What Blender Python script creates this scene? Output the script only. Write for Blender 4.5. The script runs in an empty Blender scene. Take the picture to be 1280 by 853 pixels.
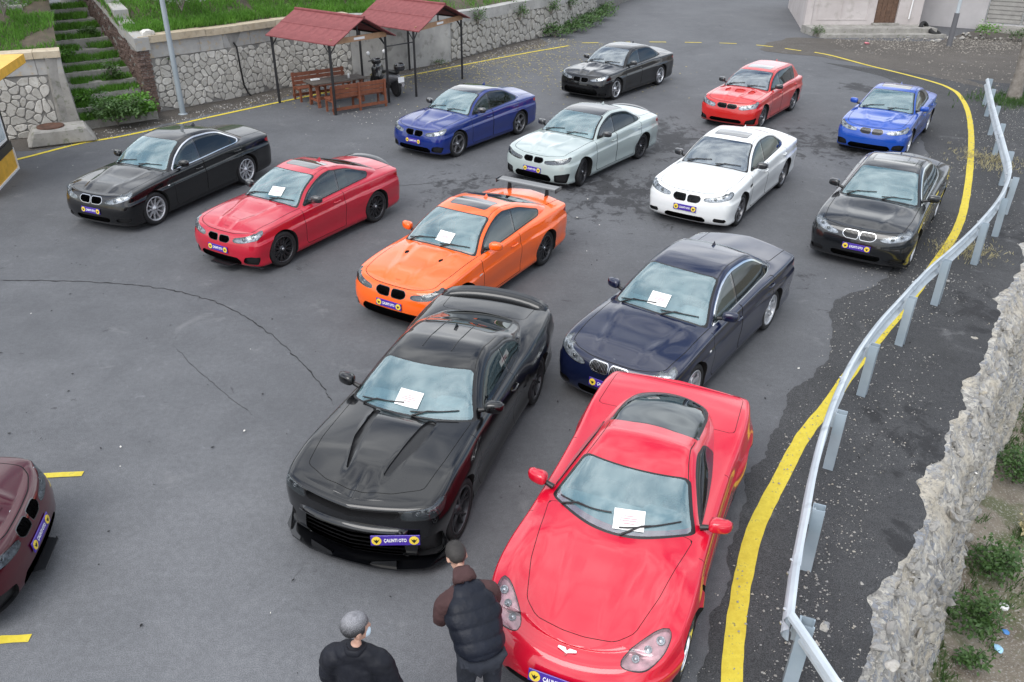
import bpy, bmesh, math, random
import numpy as np
from mathutils import Vector, Matrix
from mathutils import noise as mnoise

SC = bpy.context.scene
COL = SC.collection
R = math.radians
PI = math.pi
random.seed(7)

# ------------------------------------------------------------------ camera
CAM_H, CAM_PITCH, CAM_ROLL, CAM_F = 6.326, 0.5137, 0.0076, 1017.5 / 1280 * 36
cd = bpy.data.cameras.new('camera')
cd.sensor_width = 36.0
cd.lens = CAM_F
cd.clip_start = 0.1
cd.clip_end = 3000
cam = bpy.data.objects.new('camera', cd)
COL.objects.link(cam)
_fw = Vector((0, math.cos(CAM_PITCH), -math.sin(CAM_PITCH)))
_r0 = Vector((1, 0, 0))
_u0 = Vector((0, math.sin(CAM_PITCH), math.cos(CAM_PITCH)))
_rt = _r0 * math.cos(CAM_ROLL) + _u0 * math.sin(CAM_ROLL)
_up = _u0 * math.cos(CAM_ROLL) - _r0 * math.sin(CAM_ROLL)
_m = Matrix((_rt, _up, -_fw)).transposed().to_4x4()
_m.translation = Vector((0, 0, CAM_H))
cam.matrix_world = _m
SC.camera = cam
SC.render.resolution_x, SC.render.resolution_y = 1024, 682

# ------------------------------------------------------------------ sky and sun: bright broken overcast
SUN_EL, SUN_AZ = R(52), R(215)      # azimuth measured clockwise from +y: light from behind the camera, to its left
wd = bpy.data.worlds.new('World')
SC.world = wd
wd.use_nodes = True
nt = wd.node_tree
nt.nodes.clear()
wo = nt.nodes.new('ShaderNodeOutputWorld')
bg = nt.nodes.new('ShaderNodeBackground')
bg.inputs['Strength'].default_value = 0.11
sky = nt.nodes.new('ShaderNodeTexSky')
sky.sky_type = 'NISHITA'
sky.sun_disc = False
sky.sun_elevation = SUN_EL
sky.sun_rotation = SUN_AZ
sky.air_density = 1.0
sky.dust_density = 2.0
tc = nt.nodes.new('ShaderNodeTexCoord')
mp = nt.nodes.new('ShaderNodeMapping')
mp.inputs['Scale'].default_value = (1.0, 1.0, 2.2)
nz = nt.nodes.new('ShaderNodeTexNoise')
nz.inputs['Scale'].default_value = 1.7
nz.inputs['Detail'].default_value = 5
nz.inputs['Roughness'].default_value = 0.58
cr = nt.nodes.new('ShaderNodeValToRGB')
cr.color_ramp.elements[0].position = 0.36
cr.color_ramp.elements[0].color = (0, 0, 0, 1)
cr.color_ramp.elements[1].position = 0.56
cr.color_ramp.elements[1].color = (1, 1, 1, 1)
nz2 = nt.nodes.new('ShaderNodeTexNoise')
nz2.inputs['Scale'].default_value = 2.6
nz2.inputs['Detail'].default_value = 3
cr2 = nt.nodes.new('ShaderNodeValToRGB')
cr2.color_ramp.elements[0].position = 0.32
cr2.color_ramp.elements[0].color = (4.2, 4.6, 5.4, 1)
cr2.color_ramp.elements[1].position = 0.66
cr2.color_ramp.elements[1].color = (13.0, 13.3, 13.6, 1)
mx = nt.nodes.new('ShaderNodeMix')
mx.data_type = 'RGBA'
L = nt.links.new
L(tc.outputs['Generated'], mp.inputs['Vector'])
L(mp.outputs['Vector'], nz.inputs['Vector'])
L(mp.outputs['Vector'], nz2.inputs['Vector'])
L(nz.outputs['Fac'], cr.inputs['Fac'])
L(nz2.outputs['Fac'], cr2.inputs['Fac'])
L(cr.outputs['Color'], mx.inputs['Factor'])
L(sky.outputs['Color'], mx.inputs['A'])
L(cr2.outputs['Color'], mx.inputs['B'])
L(mx.outputs['Result'], bg.inputs['Color'])
L(bg.outputs['Background'], wo.inputs['Surface'])

sl = bpy.data.lights.new('sun', 'SUN')
sl.energy = 1.35
sl.angle = R(42)
sl.color = (1.0, 0.985, 0.955)
sun = bpy.data.objects.new('sun', sl)
COL.objects.link(sun)
_sd = Vector((math.sin(SUN_AZ) * math.cos(SUN_EL), math.cos(SUN_AZ) * math.cos(SUN_EL), math.sin(SUN_EL)))
sun.rotation_euler = _sd.to_track_quat('Z', 'Y').to_euler()
sun.location = (-20, -20, 40)

SC.view_settings.view_transform = 'Standard'
SC.view_settings.look = 'None'
SC.view_settings.gamma = 1.0
SC.view_settings.exposure = 0.7
SC.cycles.max_bounces = 8
SC.cycles.transparent_max_bounces = 12
SC.cycles.caustics_reflective = False
SC.cycles.caustics_refractive = False

# ------------------------------------------------------------------ materials
class NT:
    def __init__(s, name):
        s.m = bpy.data.materials.new(name)
        s.m.use_nodes = True
        s.t = s.m.node_tree
        s.t.nodes.clear()
        s.out = s.n('ShaderNodeOutputMaterial')
    def n(s, typ, **kw):
        n = s.t.nodes.new(typ)
        for k, v in kw.items():
            if k in n.inputs.keys():
                n.inputs[k].default_value = v
            else:
                setattr(n, k, v)
        return n
    def l(s, a, b):
        s.t.links.new(a, b)
    def coord(s, kind='Object', scale=None):
        c = s.n('ShaderNodeTexCoord')
        o = c.outputs[kind]
        if scale:
            m = s.n('ShaderNodeMapping')
            m.inputs['Scale'].default_value = scale
            s.l(o, m.inputs['Vector'])
            o = m.outputs['Vector']
        return o
    def noise(s, vec, scale, detail=4, rough=.55, dist=0.0):
        n = s.n('ShaderNodeTexNoise')
        n.inputs['Scale'].default_value = scale
        n.inputs['Detail'].default_value = detail
        n.inputs['Roughness'].default_value = rough
        n.inputs['Distortion'].default_value = dist
        s.l(vec, n.inputs['Vector'])
        return n.outputs['Fac']
    def ramp(s, fac, stops):
        n = s.n('ShaderNodeValToRGB')
        e = n.color_ramp.elements
        while len(e) < len(stops):
            e.new(0.5)
        for i, (p, c) in enumerate(stops):
            e[i].position = p
            e[i].color = (c, c, c, 1) if isinstance(c, (int, float)) else (*c, 1)
        s.l(fac, n.inputs['Fac'])
        return n.outputs['Color']
    def mix(s, fac, a, b, mode='MIX'):
        n = s.n('ShaderNodeMix', data_type='RGBA', blend_type=mode)
        for sock, v in (('Factor', fac), ('A', a), ('B', b)):
            if hasattr(v, 'is_output'):
                s.l(v, n.inputs[sock])
            elif sock == 'Factor':
                n.inputs[sock].default_value = v
            else:
                n.inputs[sock].default_value = (*v, 1)
        return n.outputs['Result']
    def math(s, op, a, b=None):
        n = s.n('ShaderNodeMath', operation=op)
        for i, v in enumerate((a, b)):
            if v is None:
                continue
            if hasattr(v, 'is_output'):
                s.l(v, n.inputs[i])
            else:
                n.inputs[i].default_value = v
        return n.outputs[0]
    def bump(s, h, strength=.3, dist=.01, normal=None):
        n = s.n('ShaderNodeBump')
        n.inputs['Strength'].default_value = strength
        n.inputs['Distance'].default_value = dist
        s.l(h, n.inputs['Height'])
        if normal is not None:
            s.l(normal, n.inputs['Normal'])
        return n.outputs['Normal']
    def bsdf(s, **kw):
        n = s.n('ShaderNodeBsdfPrincipled')
        for k, v in kw.items():
            k = {'color': 'Base Color', 'rough': 'Roughness', 'metal': 'Metallic', 'normal': 'Normal', 'coat': 'Coat Weight',
                 'coat_rough': 'Coat Roughness', 'spec': 'Specular IOR Level', 'sheen': 'Sheen Weight', 'emit': 'Emission Color', 'emits': 'Emission Strength'}[k]
            if hasattr(v, 'is_output'):
                s.l(v, n.inputs[k])
            elif isinstance(v, tuple):
                n.inputs[k].default_value = (*v, 1)
            else:
                n.inputs[k].default_value = v
        s.l(n.outputs['BSDF'], s.out.inputs['Surface'])
        return n

_mats = {}
def simple(name, color, rough=.5, metal=0, spec=.5, var=.0, vscale=6, bump=0, bscale=80, coat=0):
    if name in _mats:
        return _mats[name]
    n = NT(name)
    kw = dict(rough=rough, metal=metal, spec=spec)
    v = n.coord('Object')
    if var:
        f = n.noise(v, vscale, 5)
        c = n.mix(n.ramp(f, [(.3, 0.0), (.7, 1.0)]), tuple(x * (1 - var) for x in color), tuple(min(1, x * (1 + var)) for x in color))
        kw['color'] = c
    else:
        kw['color'] = color
    if bump:
        kw['normal'] = n.bump(n.noise(v, bscale, 4), bump, .01)
    if coat:
        kw['coat'] = coat
    n.bsdf(**kw)
    _mats[name] = n.m
    return n.m

def paint(name, color, metal=.25, rough=.3, coat=1.0, crough=.02, spec=.5, dust_amt=.03, ior=1.6):
    n = NT(name)
    v = n.coord('Object')
    dust = n.noise(v, 2.3, 6, .62)
    fine = n.noise(v, 45, 3)
    d = n.math('MULTIPLY', n.ramp(dust, [(.42, 0.0), (.78, 1.0)]), dust_amt)
    col = n.mix(d, color, (.33, .32, .30))
    r = n.math('ADD', n.math('MULTIPLY', fine, .05), crough)
    wob = n.bump(n.noise(v, 2.1, 1), .03, .015)
    bs = n.bsdf(color=col, metal=metal, rough=rough, coat=coat, coat_rough=r, spec=spec, normal=wob)
    bs.inputs['Coat IOR'].default_value = ior
    return n.m

def glassmat(name, tint=(.45, .62, .62), refl=.16, haze=.10, hazecol=(.42, .56, .58)):
    n = NT(name)
    tr = n.n('ShaderNodeBsdfTransparent')
    tr.inputs['Color'].default_value = (*tint, 1)
    df = n.n('ShaderNodeBsdfDiffuse')
    df.inputs['Color'].default_value = (*hazecol, 1)
    m1 = n.n('ShaderNodeMixShader')
    v = n.coord('Object')
    m1.inputs['Fac'].default_value = haze
    n.l(tr.outputs[0], m1.inputs[1])
    n.l(df.outputs[0], m1.inputs[2])
    gl = n.n('ShaderNodeBsdfGlossy')
    gl.inputs['Roughness'].default_value = .015
    gl.inputs['Color'].default_value = (.92, .98, 1, 1)
    fr = n.n('ShaderNodeFresnel')
    fr.inputs['IOR'].default_value = 1.52
    f2 = n.math('ADD', fr.outputs[0], refl)
    f2 = n.math('MINIMUM', f2, .9)
    m2 = n.n('ShaderNodeMixShader')
    n.l(f2, m2.inputs['Fac'])
    n.l(m1.outputs[0], m2.inputs[1])
    n.l(gl.outputs[0], m2.inputs[2])
    n.l(m2.outputs[0], n.out.inputs['Surface'])
    return n.m

# ------------------------------------------------------------------ scene-graph helpers
def tagp(o, label=None, cat=None, group=None, kind=None):
    if label: o['label'] = label
    if cat: o['category'] = cat
    if group: o['group'] = group
    if kind: o['kind'] = kind
    return o

def empty(name, loc=(0, 0, 0), rz=0.0, label=None, cat=None, group=None, parent=None):
    o = bpy.data.objects.new(name, None)
    COL.objects.link(o)
    o.location = loc
    o.rotation_euler = (0, 0, rz)
    o.empty_display_size = .2
    if parent: o.parent = parent
    return tagp(o, label, cat, group)

def link(name, me, mat=None, parent=None, loc=None, rot=None, smooth=None):
    if mat is not None and len(me.materials) == 0:
        for m in (mat if isinstance(mat, (list, tuple)) else [mat]):
            me.materials.append(m)
    o = bpy.data.objects.new(name, me)
    COL.objects.link(o)
    if parent: o.parent = parent
    if loc is not None: o.location = loc
    if rot is not None: o.rotation_euler = rot
    return o

class MB:
    """collects polygons for one mesh object"""
    def __init__(s):
        s.v, s.f, s.mi, s.sm = [], [], [], []
    def add(s, vs, fs, mi=0, smooth=False, M=None):
        b = len(s.v)
        if M is not None:
            vs = [M @ Vector(p) for p in vs]
        s.v += [tuple(p) for p in vs]
        for f in fs:
            s.f.append([b + i for i in f])
            s.mi.append(mi)
            s.sm.append(smooth)
        return s
    def box(s, c, d, M=None, mi=0, bev=0.0, rz=0.0, taper=(1, 1)):
        x, y, z = d[0] / 2, d[1] / 2, d[2] / 2
        T = Matrix.Translation(c) @ Matrix.Rotation(rz, 4, 'Z')
        if M is not None:
            T = M @ T
        if bev <= 0:
            tx, ty = taper
            vs = [(-x, -y, -z), (x, -y, -z), (x, y, -z), (-x, y, -z), (-x*tx, -y*ty, z), (x*tx, -y*ty, z), (x*tx, y*ty, z), (-x*tx, y*ty, z)]
            fs = [(0, 3, 2, 1), (4, 5, 6, 7), (0, 1, 5, 4), (1, 2, 6, 5), (2, 3, 7, 6), (3, 0, 4, 7)]
            return s.add(vs, fs, mi, False, T)
        b = min(bev, x * .98, y * .98, z * .98)
        vs, idx = [], {}
        for sx in (-1, 1):
            for sy in (-1, 1):
                for sz in (-1, 1):
                    for ax in range(3):
                        p = [sx * (x - b), sy * (y - b), sz * (z - b)]
                        p[ax] = (sx * x, sy * y, sz * z)[ax]
                        idx[(sx, sy, sz, ax)] = len(vs)
                        vs.append(tuple(p))
        fs = []
        for ax in range(3):
            for sg in (-1, 1):
                q = []
                for a, c2 in ((-1, -1), (1, -1), (1, 1), (-1, 1)):
                    k = [0, 0, 0]
                    k[ax] = sg
                    k[(ax + 1) % 3] = a
                    k[(ax + 2) % 3] = c2
                    q.append(idx[(*k, ax)])
                fs.append(q if sg > 0 else q[::-1])
        for ax in range(3):
            a1, a2 = (ax + 1) % 3, (ax + 2) % 3
            for s1 in (-1, 1):
                for s2 in (-1, 1):
                    k0, k1 = [0] * 3, [0] * 3
                    k0[ax], k1[ax] = -1, 1
                    k0[a1] = k1[a1] = s1
                    k0[a2] = k1[a2] = s2
                    q = [idx[(*k0, a1)], idx[(*k1, a1)], idx[(*k1, a2)], idx[(*k0, a2)]]
                    fs.append(q if s1 * s2 < 0 else q[::-1])
        for sx in (-1, 1):
            for sy in (-1, 1):
                for sz in (-1, 1):
                    q = [idx[(sx, sy, sz, a)] for a in range(3)]
                    fs.append(q if sx * sy * sz > 0 else q[::-1])
        return s.add(vs, fs, mi, False, T)
    def tube(s, pts, r, n=8, mi=0, cap=True, M=None, smooth=True):
        pts = [Vector(p) for p in pts]
        rs = r if isinstance(r, (list, tuple)) else [r] * len(pts)
        vs, fs = [], []
        prev = None
        for i, p in enumerate(pts):
            d = (pts[min(i + 1, len(pts) - 1)] - pts[max(i - 1, 0)])
            d = d.normalized() if d.length > 1e-9 else Vector((0, 0, 1))
            if prev is None:
                a = Vector((0, 0, 1)) if abs(d.z) < .9 else Vector((1, 0, 0))
                u = d.cross(a).normalized()
            else:
                u = (prev - d * prev.dot(d)).normalized()
            prev = u
            w = d.cross(u)
            for k in range(n):
                t = 2 * PI * k / n
                vs.append(p + (u * math.cos(t) + w * math.sin(t)) * rs[i])
        for i in range(len(pts) - 1):
            for k in range(n):
                a, b = i * n + k, i * n + (k + 1) % n
                fs.append((a, b, b + n, a + n))
        s.add(vs, fs, mi, smooth, M)
        if cap:
            s.add(vs[:n], [tuple(range(n))[::-1]], mi, False, M)
            s.add(vs[-n:], [tuple(range(n))], mi, False, M)
        return s
    def lathe(s, prof, n=24, axis='Z', mi=0, M=None, smooth=True, c=(0, 0, 0)):
        """prof: list of (radius, height) revolved about the axis"""
        vs, fs = [], []
        for (r, h) in prof:
            for k in range(n):
                t = 2 * PI * k / n
                a, b = r * math.cos(t), r * math.sin(t)
                p = {'Z': (a, b, h), 'Y': (b, h, a), 'X': (h, a, b)}[axis]
                vs.append((p[0] + c[0], p[1] + c[1], p[2] + c[2]))
        for i in range(len(prof) - 1):
            for k in range(n):
                a, b = i * n + k, i * n + (k + 1) % n
                fs.append((a, b, b + n, a + n))
        return s.add(vs, fs, mi, smooth, M)
    def prism(s, poly, z0, z1, M=None, mi=0, smooth=False):
        n = len(poly)
        vs = [(p[0], p[1], z0) for p in poly] + [(p[0], p[1], z1) for p in poly]
        fs = [tuple(range(n))[::-1], tuple(range(n, 2 * n))] + [(i, (i + 1) % n, (i + 1) % n + n, i + n) for i in range(n)]
        return s.add(vs, fs, mi, smooth, M)
    def mesh(s, name):
        me = bpy.data.meshes.new(name)
        me.from_pydata(s.v, [], s.f)
        me.polygons.foreach_set('material_index', s.mi)
        me.polygons.foreach_set('use_smooth', s.sm)
        me.update()
        return me
    def build(s, name, mat, parent=None, loc=None, rot=None):
        return link(name, s.mesh(name), mat, parent, loc, rot)

def fix_normals(me):
    bm = bmesh.new()
    bm.from_mesh(me)
    bmesh.ops.recalc_face_normals(bm, faces=bm.faces)
    bm.to_mesh(me)
    bm.free()
    return me

def copy_tree(o, parent=None):
    c = o.copy()
    COL.objects.link(c)
    if parent is not None:
        c.parent = parent
    for ch in [k for k in bpy.data.objects if k.parent == o]:
        copy_tree(ch, c)
    return c
# ================================================================== CAR BUILDER
def pchip(pts):
    xs = np.array([p[0] for p in pts], float)
    ys = np.array([p[1] for p in pts], float)
    o = np.argsort(xs)
    xs, ys = xs[o], ys[o]
    h = np.diff(xs)
    d = np.diff(ys) / h
    m = np.zeros(len(xs))
    m[0], m[-1] = d[0], d[-1]
    for i in range(1, len(xs) - 1):
        if d[i - 1] * d[i] > 0:
            w1, w2 = 2 * h[i] + h[i - 1], h[i] + 2 * h[i - 1]
            m[i] = (w1 + w2) / (w1 / d[i - 1] + w2 / d[i])
    def f(x):
        x = np.asarray(x, float)
        i = np.clip(np.searchsorted(xs, x) - 1, 0, len(xs) - 2)
        t = (x - xs[i]) / h[i]
        tc_ = np.clip(t, 0, 1)
        y = ((1 + 2 * tc_) * (1 - tc_) ** 2 * ys[i] + tc_ * (1 - tc_) ** 2 * h[i] * m[i] + tc_ ** 2 * (3 - 2 * tc_) * ys[i + 1] + tc_ ** 2 * (tc_ - 1) * h[i] * m[i + 1])
        y = y + np.where(t < 0, t * h[i] * m[0], 0) + np.where(t > 1, (t - 1) * h[i] * m[-1], 0)
        return y
    return f

def smooth(a, b, x):
    t = np.clip((np.asarray(x) - a) / (b - a), 0, 1)
    return t * t * (3 - 2 * t)

def smax(a, b, k):
    h = np.maximum(k - np.abs(a - b), 0) / k
    return np.maximum(a, b) + h * h * k * .25

def catmull(pts, n=8, closed=False):
    P = [np.array(p, float) for p in pts]
    N = len(P)
    out = []
    for i in range(N if closed else N - 1):
        p0 = P[(i - 1) % N] if closed or i > 0 else 2 * P[0] - P[1]
        p1, p2 = P[i], P[(i + 1) % N]
        p3 = P[(i + 2) % N] if closed or i + 2 < N else 2 * P[-1] - P[-2]
        for k in range(n):
            t = k / n
            out.append(.5 * ((2 * p1) + (-p0 + p2) * t + (2 * p0 - 5 * p1 + 4 * p2 - p3) * t * t + (-p0 + 3 * p1 - 3 * p2 + p3) * t ** 3))
    if not closed:
        out.append(P[-1])
    return np.array(out)

def sdf(u, v, poly):
    poly = np.asarray(poly, float)
    d = np.full(u.shape, 1e9)
    inside = np.zeros(u.shape, bool)
    n = len(poly)
    for i in range(n):
        a, b = poly[i], poly[(i + 1) % n]
        ex, ey = b - a
        L2 = ex * ex + ey * ey
        if L2 < 1e-12:
            continue
        t = np.clip(((u - a[0]) * ex + (v - a[1]) * ey) / L2, 0, 1)
        d = np.minimum(d, (u - a[0] - t * ex) ** 2 + (v - a[1] - t * ey) ** 2)
        c = ((a[1] > v) != (b[1] > v))
        if abs(ey) > 1e-12:
            inside ^= c & (u < ex * (v - a[1]) / ey + a[0])
    d = np.sqrt(d)
    return np.where(inside, -d, d)

def rounded(poly, r, n=4):
    """polygon with its corners rounded off"""
    out = []
    P = [np.array(p, float) for p in poly]
    for i in range(len(P)):
        a, b, c = P[i - 1], P[i], P[(i + 1) % len(P)]
        la, lc = np.linalg.norm(a - b), np.linalg.norm(c - b)
        ra, rc = min(r, la * .45), min(r, lc * .45)
        p, q = b + (a - b) / la * ra, b + (c - b) / lc * rc
        for k in range(n + 1):
            t = k / n
            out.append((1 - t) ** 2 * p + 2 * t * (1 - t) * b + t * t * q)
    return np.array(out)

class Sheet:
    """polygon sheet of half a car (y >= 0) that can be cut exactly along iso-lines of a field"""
    def __init__(s, P, F, A):
        s.P = np.asarray(P, float)
        s.A = np.asarray(A, float)
        c0 = s.P.mean(0)
        s.F, s.T = [], []
        N = np.zeros_like(s.P)
        for f in F:
            q = []
            for i in f:
                if not q or np.linalg.norm(s.P[i] - s.P[q[-1]]) > 1e-6:
                    q.append(i)
            if len(q) > 1 and np.linalg.norm(s.P[q[0]] - s.P[q[-1]]) < 1e-6:
                q.pop()
            if len(q) < 3:
                continue
            p = s.P[q]
            nn = np.zeros(3)
            for k in range(len(q)):
                nn += np.cross(p[k], p[(k + 1) % len(q)])
            c = p.mean(0)
            out = c - np.array([np.clip(c[0], -1.7, 1.7), 0, .45])
            if nn @ out < 0:
                q = q[::-1]
                nn = -nn
            s.F.append(tuple(q))
            s.T.append('paint')
            for i in q:
                N[i] += nn
        # weld normals of coincident points
        key = {}
        for i, p in enumerate(s.P):
            key.setdefault((round(p[0], 5), round(p[1], 5), round(p[2], 5)), []).append(i)
        for g in key.values():
            if len(g) > 1:
                t = N[g].sum(0)
                N[g] = t
        N[np.abs(s.P[:, 1]) < 1e-5, 1] = 0
        l = np.linalg.norm(N, axis=1)
        l[l < 1e-12] = 1
        s.N = N / l[:, None]
    def g(s, k):
        return {'x': s.P[:, 0], 'y': s.P[:, 1], 'z': s.P[:, 2], 's': s.A[:, 0], 'g': s.A[:, 1]}[k]
    def cut(s, f, new, only=('paint',), vmask=None):
        f = np.asarray(f, float).copy()
        f[np.abs(f) < 1e-5] = 1e-5
        if vmask is not None:
            vm = vmask
        neg = f < 0
        cache = {}
        P2, N2, A2 = [], [], []
        n0 = len(s.P)
        NF, NTg = [], []
        negl = neg.tolist()
        vml = vm.tolist() if vmask is not None else None
        def cross(i, j):
            k = (i, j) if i < j else (j, i)
            if k in cache:
                return cache[k]
            t = f[k[0]] / (f[k[0]] - f[k[1]])
            P2.append(s.P[k[0]] * (1 - t) + s.P[k[1]] * t)
            nn = s.N[k[0]] * (1 - t) + s.N[k[1]] * t
            N2.append(nn / max(np.linalg.norm(nn), 1e-9))
            A2.append(s.A[k[0]] * (1 - t) + s.A[k[1]] * t)
            cache[k] = n0 + len(P2) - 1
            return cache[k]
        for fc, tg in zip(s.F, s.T):
            if tg not in only or (vml is not None and not all(vml[i] for i in fc)):
                NF.append(fc); NTg.append(tg)
                continue
            c = sum(negl[i] for i in fc)
            if c == 0:
                NF.append(fc); NTg.append(tg)
            elif c == len(fc):
                NF.append(fc); NTg.append(new)
            else:
                a, b = [], []
                n = len(fc)
                for q in range(n):
                    i, j = fc[q], fc[(q + 1) % n]
                    (a if negl[i] else b).append(i)
                    if negl[i] != negl[j]:
                        k = cross(i, j)
                        a.append(k); b.append(k)
                if len(a) > 2: NF.append(tuple(a)); NTg.append(new)
                if len(b) > 2: NF.append(tuple(b)); NTg.append(tg)
        if P2:
            s.P = np.vstack([s.P, P2]); s.N = np.vstack([s.N, N2]); s.A = np.vstack([s.A, A2])
        s.F, s.T = NF, NTg
    def drop(s, tag):
        k = [i for i, t in enumerate(s.T) if t != tag]
        s.F = [s.F[i] for i in k]
        s.T = [s.T[i] for i in k]
    def recess(s, tag, off, wall=None, keep=True):
        """push a region in and close the step with walls"""
        wall = wall or tag
        fs = [i for i, t in enumerate(s.T) if t == tag]
        if not fs:
            return
        edges = {}
        for i in fs:
            f = s.F[i]
            for q in range(len(f)):
                e = (f[q], f[(q + 1) % len(f)])
                edges[e] = 1
        bnd = [e for e in edges if (e[1], e[0]) not in edges]
        used = sorted({v for i in fs for v in s.F[i]})
        mp_ = {}
        n0 = len(s.P)
        off = np.asarray(off, float)
        P2 = s.P[used] + (s.N[used] * off[0] if off.shape == (1,) else off)
        for k, v in enumerate(used):
            mp_[v] = n0 + k
        s.P = np.vstack([s.P, P2]); s.N = np.vstack([s.N, s.N[used]]); s.A = np.vstack([s.A, s.A[used]])
        nw = []
        for (a, b) in bnd:
            if abs(s.P[a][1]) < 1e-5 and abs(s.P[b][1]) < 1e-5:
                continue
            if s.A[a][1] < -9 or (s.A[a][2] < .5 and s.A[b][2] < .5):
                continue
            q = [a, b, mp_[b], mp_[a]]
            p = s.P[q]
            nn = np.cross(p[1] - p[0], p[3] - p[0])
            l = np.linalg.norm(nn)
            if l < 1e-10:
                continue
            nn /= l
            b0 = len(s.P)
            s.P = np.vstack([s.P, p]); s.N = np.vstack([s.N, [nn] * 4]); s.A = np.vstack([s.A, s.A[q]])
            nw.append(tuple(b0 + k for k in range(4)))
        if keep:
            for i in fs:
                s.F[i] = tuple(mp_[v] for v in s.F[i])
        else:
            s.drop(tag)
        s.F += nw
        s.T += [wall] * len(nw)

def sheet_mesh(name, parts, mats, side=0):
    """parts: list of (sheet, tag, slot). side 0 = both halves joined, 1 = left half, -1 = right half"""
    V, N, F, MI = [], [], [], []
    for sg in ((1, -1) if side == 0 else (side,)):
        for (sh, tag, slot) in parts:
            mp_ = {}
            for f, t in zip(sh.F, sh.T):
                if t != tag:
                    continue
                g = []
                for i in f:
                    if i not in mp_:
                        mp_[i] = len(V)
                        p, n = sh.P[i], sh.N[i]
                        V.append((p[0], p[1] * sg, p[2]))
                        N.append((n[0], n[1] * sg, n[2]))
                    g.append(mp_[i])
                F.append(g if sg > 0 else g[::-1])
                MI.append(slot)
    if not F:
        return None
    me = bpy.data.meshes.new(name)
    me.from_pydata(V, [], F)
    me.polygons.foreach_set('material_index', MI)
    me.polygons.foreach_set('use_smooth', [True] * len(F))
    me.update()
    me.normals_split_custom_set_from_vertices(N)
    for m in mats:
        me.materials.append(m)
    return me

def superell(mb, c, d, e=(.5, .5), nu=14, nv=9, M=None, mi=0):
    def sp(w, m): return math.copysign(abs(w) ** m, w)
    vs, fs = [], []
    for j in range(nv + 1):
        b = -PI / 2 + PI * j / nv
        for i in range(nu):
            a = 2 * PI * i / nu
            vs.append((c[0] + d[0] / 2 * sp(math.cos(b), e[0]) * sp(math.cos(a), e[1]), c[1] + d[1] / 2 * sp(math.cos(b), e[0]) * sp(math.sin(a), e[1]), c[2] + d[2] / 2 * sp(math.sin(b), e[0])))
    for j in range(nv):
        for i in range(nu):
            a, b = j * nu + i, j * nu + (i + 1) % nu
            fs.append((a, b, b + nu, a + nu))
    mb.add(vs, fs, mi, True, M)
    return mb

# ---- shared car materials
M_BLK = simple('black_trim', (.012, .012, .013), .38, 0, .5)
M_GLOSSBLK = simple('gloss_black', (.005, .005, .006), .12, 0, .5, coat=1)
M_GLOSSBLK.node_tree.nodes['Principled BSDF'].inputs['Coat IOR'].default_value = 1.8
M_HATCH = glassmat('black_hatch_glass', (.015, .016, .018), .06, 0)
M_WELL = simple('arch_liner', (.012, .012, .012), .9)
M_TYRE = simple('tyre_rubber', (.022, .022, .023), .72, 0, .3, var=.25, vscale=20)
M_CHROME = simple('chrome', (.82, .83, .85), .14, 1)
M_KCHROME = simple('grille_chrome', (.55, .56, .58), .22, 1)
M_SATIN = simple('satin_aluminium', (.62, .63, .65), .3, 1)
M_SILVERRIM = simple('silver_rim_paint', (.55, .56, .58), .3, .6)
M_DARKRIM = simple('dark_rim_paint', (.06, .06, .065), .32, .6)
M_GREYRIM = simple('grey_rim_paint', (.2, .2, .21), .3, .7)
M_DISC = simple('brake_disc', (.25, .25, .26), .4, .9)
M_CARBON = simple('carbon_weave', (.02, .021, .024), .3, .1, coat=1)
M_LAMP = simple('lamp_reflector', (.34, .36, .39), .3, .5, var=.75, vscale=22)
M_LAMPDK = simple('dark_lamp_interior', (.07, .07, .08), .3, .5)
M_WHITE = simple('white_plastic', (.8, .8, .8), .4)
M_RED = simple('red_lens', (.35, .012, .015), .15, 0, coat=1)
M_AMBER = simple('amber_lens', (.6, .17, .01), .2, 0, coat=1)
M_INT = simple('cabin_leather', (.13, .13, .135), .6, var=.2)
M_INTGREY = simple('cabin_grey_leather', (.22, .21, .2), .6, var=.2)
M_INTRED = simple('cabin_red_leather', (.3, .02, .02), .55, var=.2)
M_DASH = simple('cabin_dash', (.10, .11, .12), .75, var=.2)
M_WS = glassmat('windscreen_glass', (.66, .90, .93), .13, .17, (.40, .72, .80))
M_WSDK = glassmat('greyblue_windscreen_glass', (.42, .50, .60), .19, .10, (.26, .36, .50))
M_SW = glassmat('side_glass', (.42, .55, .54), .06, .03)
M_SWDK = glassmat('tinted_side_glass', (.10, .11, .12), .04, .0)
M_LENS = glassmat('lamp_cover_glass', (.95, .96, .97), .03, .02)
M_PLATE = simple('plate_purple', (.055, .022, .30), .35, coat=.5)
M_YEL = simple('plate_yellow', (.78, .58, .06), .4)
M_INK = simple('plate_black', (.012, .012, .012), .5)
M_PAPER = simple('paper', (.85, .84, .82), .8)
M_PRINT = simple('red_print', (.62, .30, .33), .8)
M_BLUE = simple('badge_blue', (.05, .2, .55), .3)

_txtc = {}
def text_mesh(body, size, depth=.001):
    k = (body, size, depth)
    if k in _txtc:
        return _txtc[k]
    c = bpy.data.curves.new('lettering', 'FONT')
    c.body = body
    c.size = size
    c.extrude = depth
    c.offset = size * .028
    c.align_x = 'CENTER'
    c.align_y = 'CENTER'
    c.resolution_u = 3
    o = bpy.data.objects.new('lettering', c)
    COL.objects.link(o)
    dg = bpy.context.evaluated_depsgraph_get()
    me = bpy.data.meshes.new_from_object(o.evaluated_get(dg))
    bpy.data.objects.remove(o)
    me.materials.clear()
    _txtc[k] = me
    return me

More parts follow.
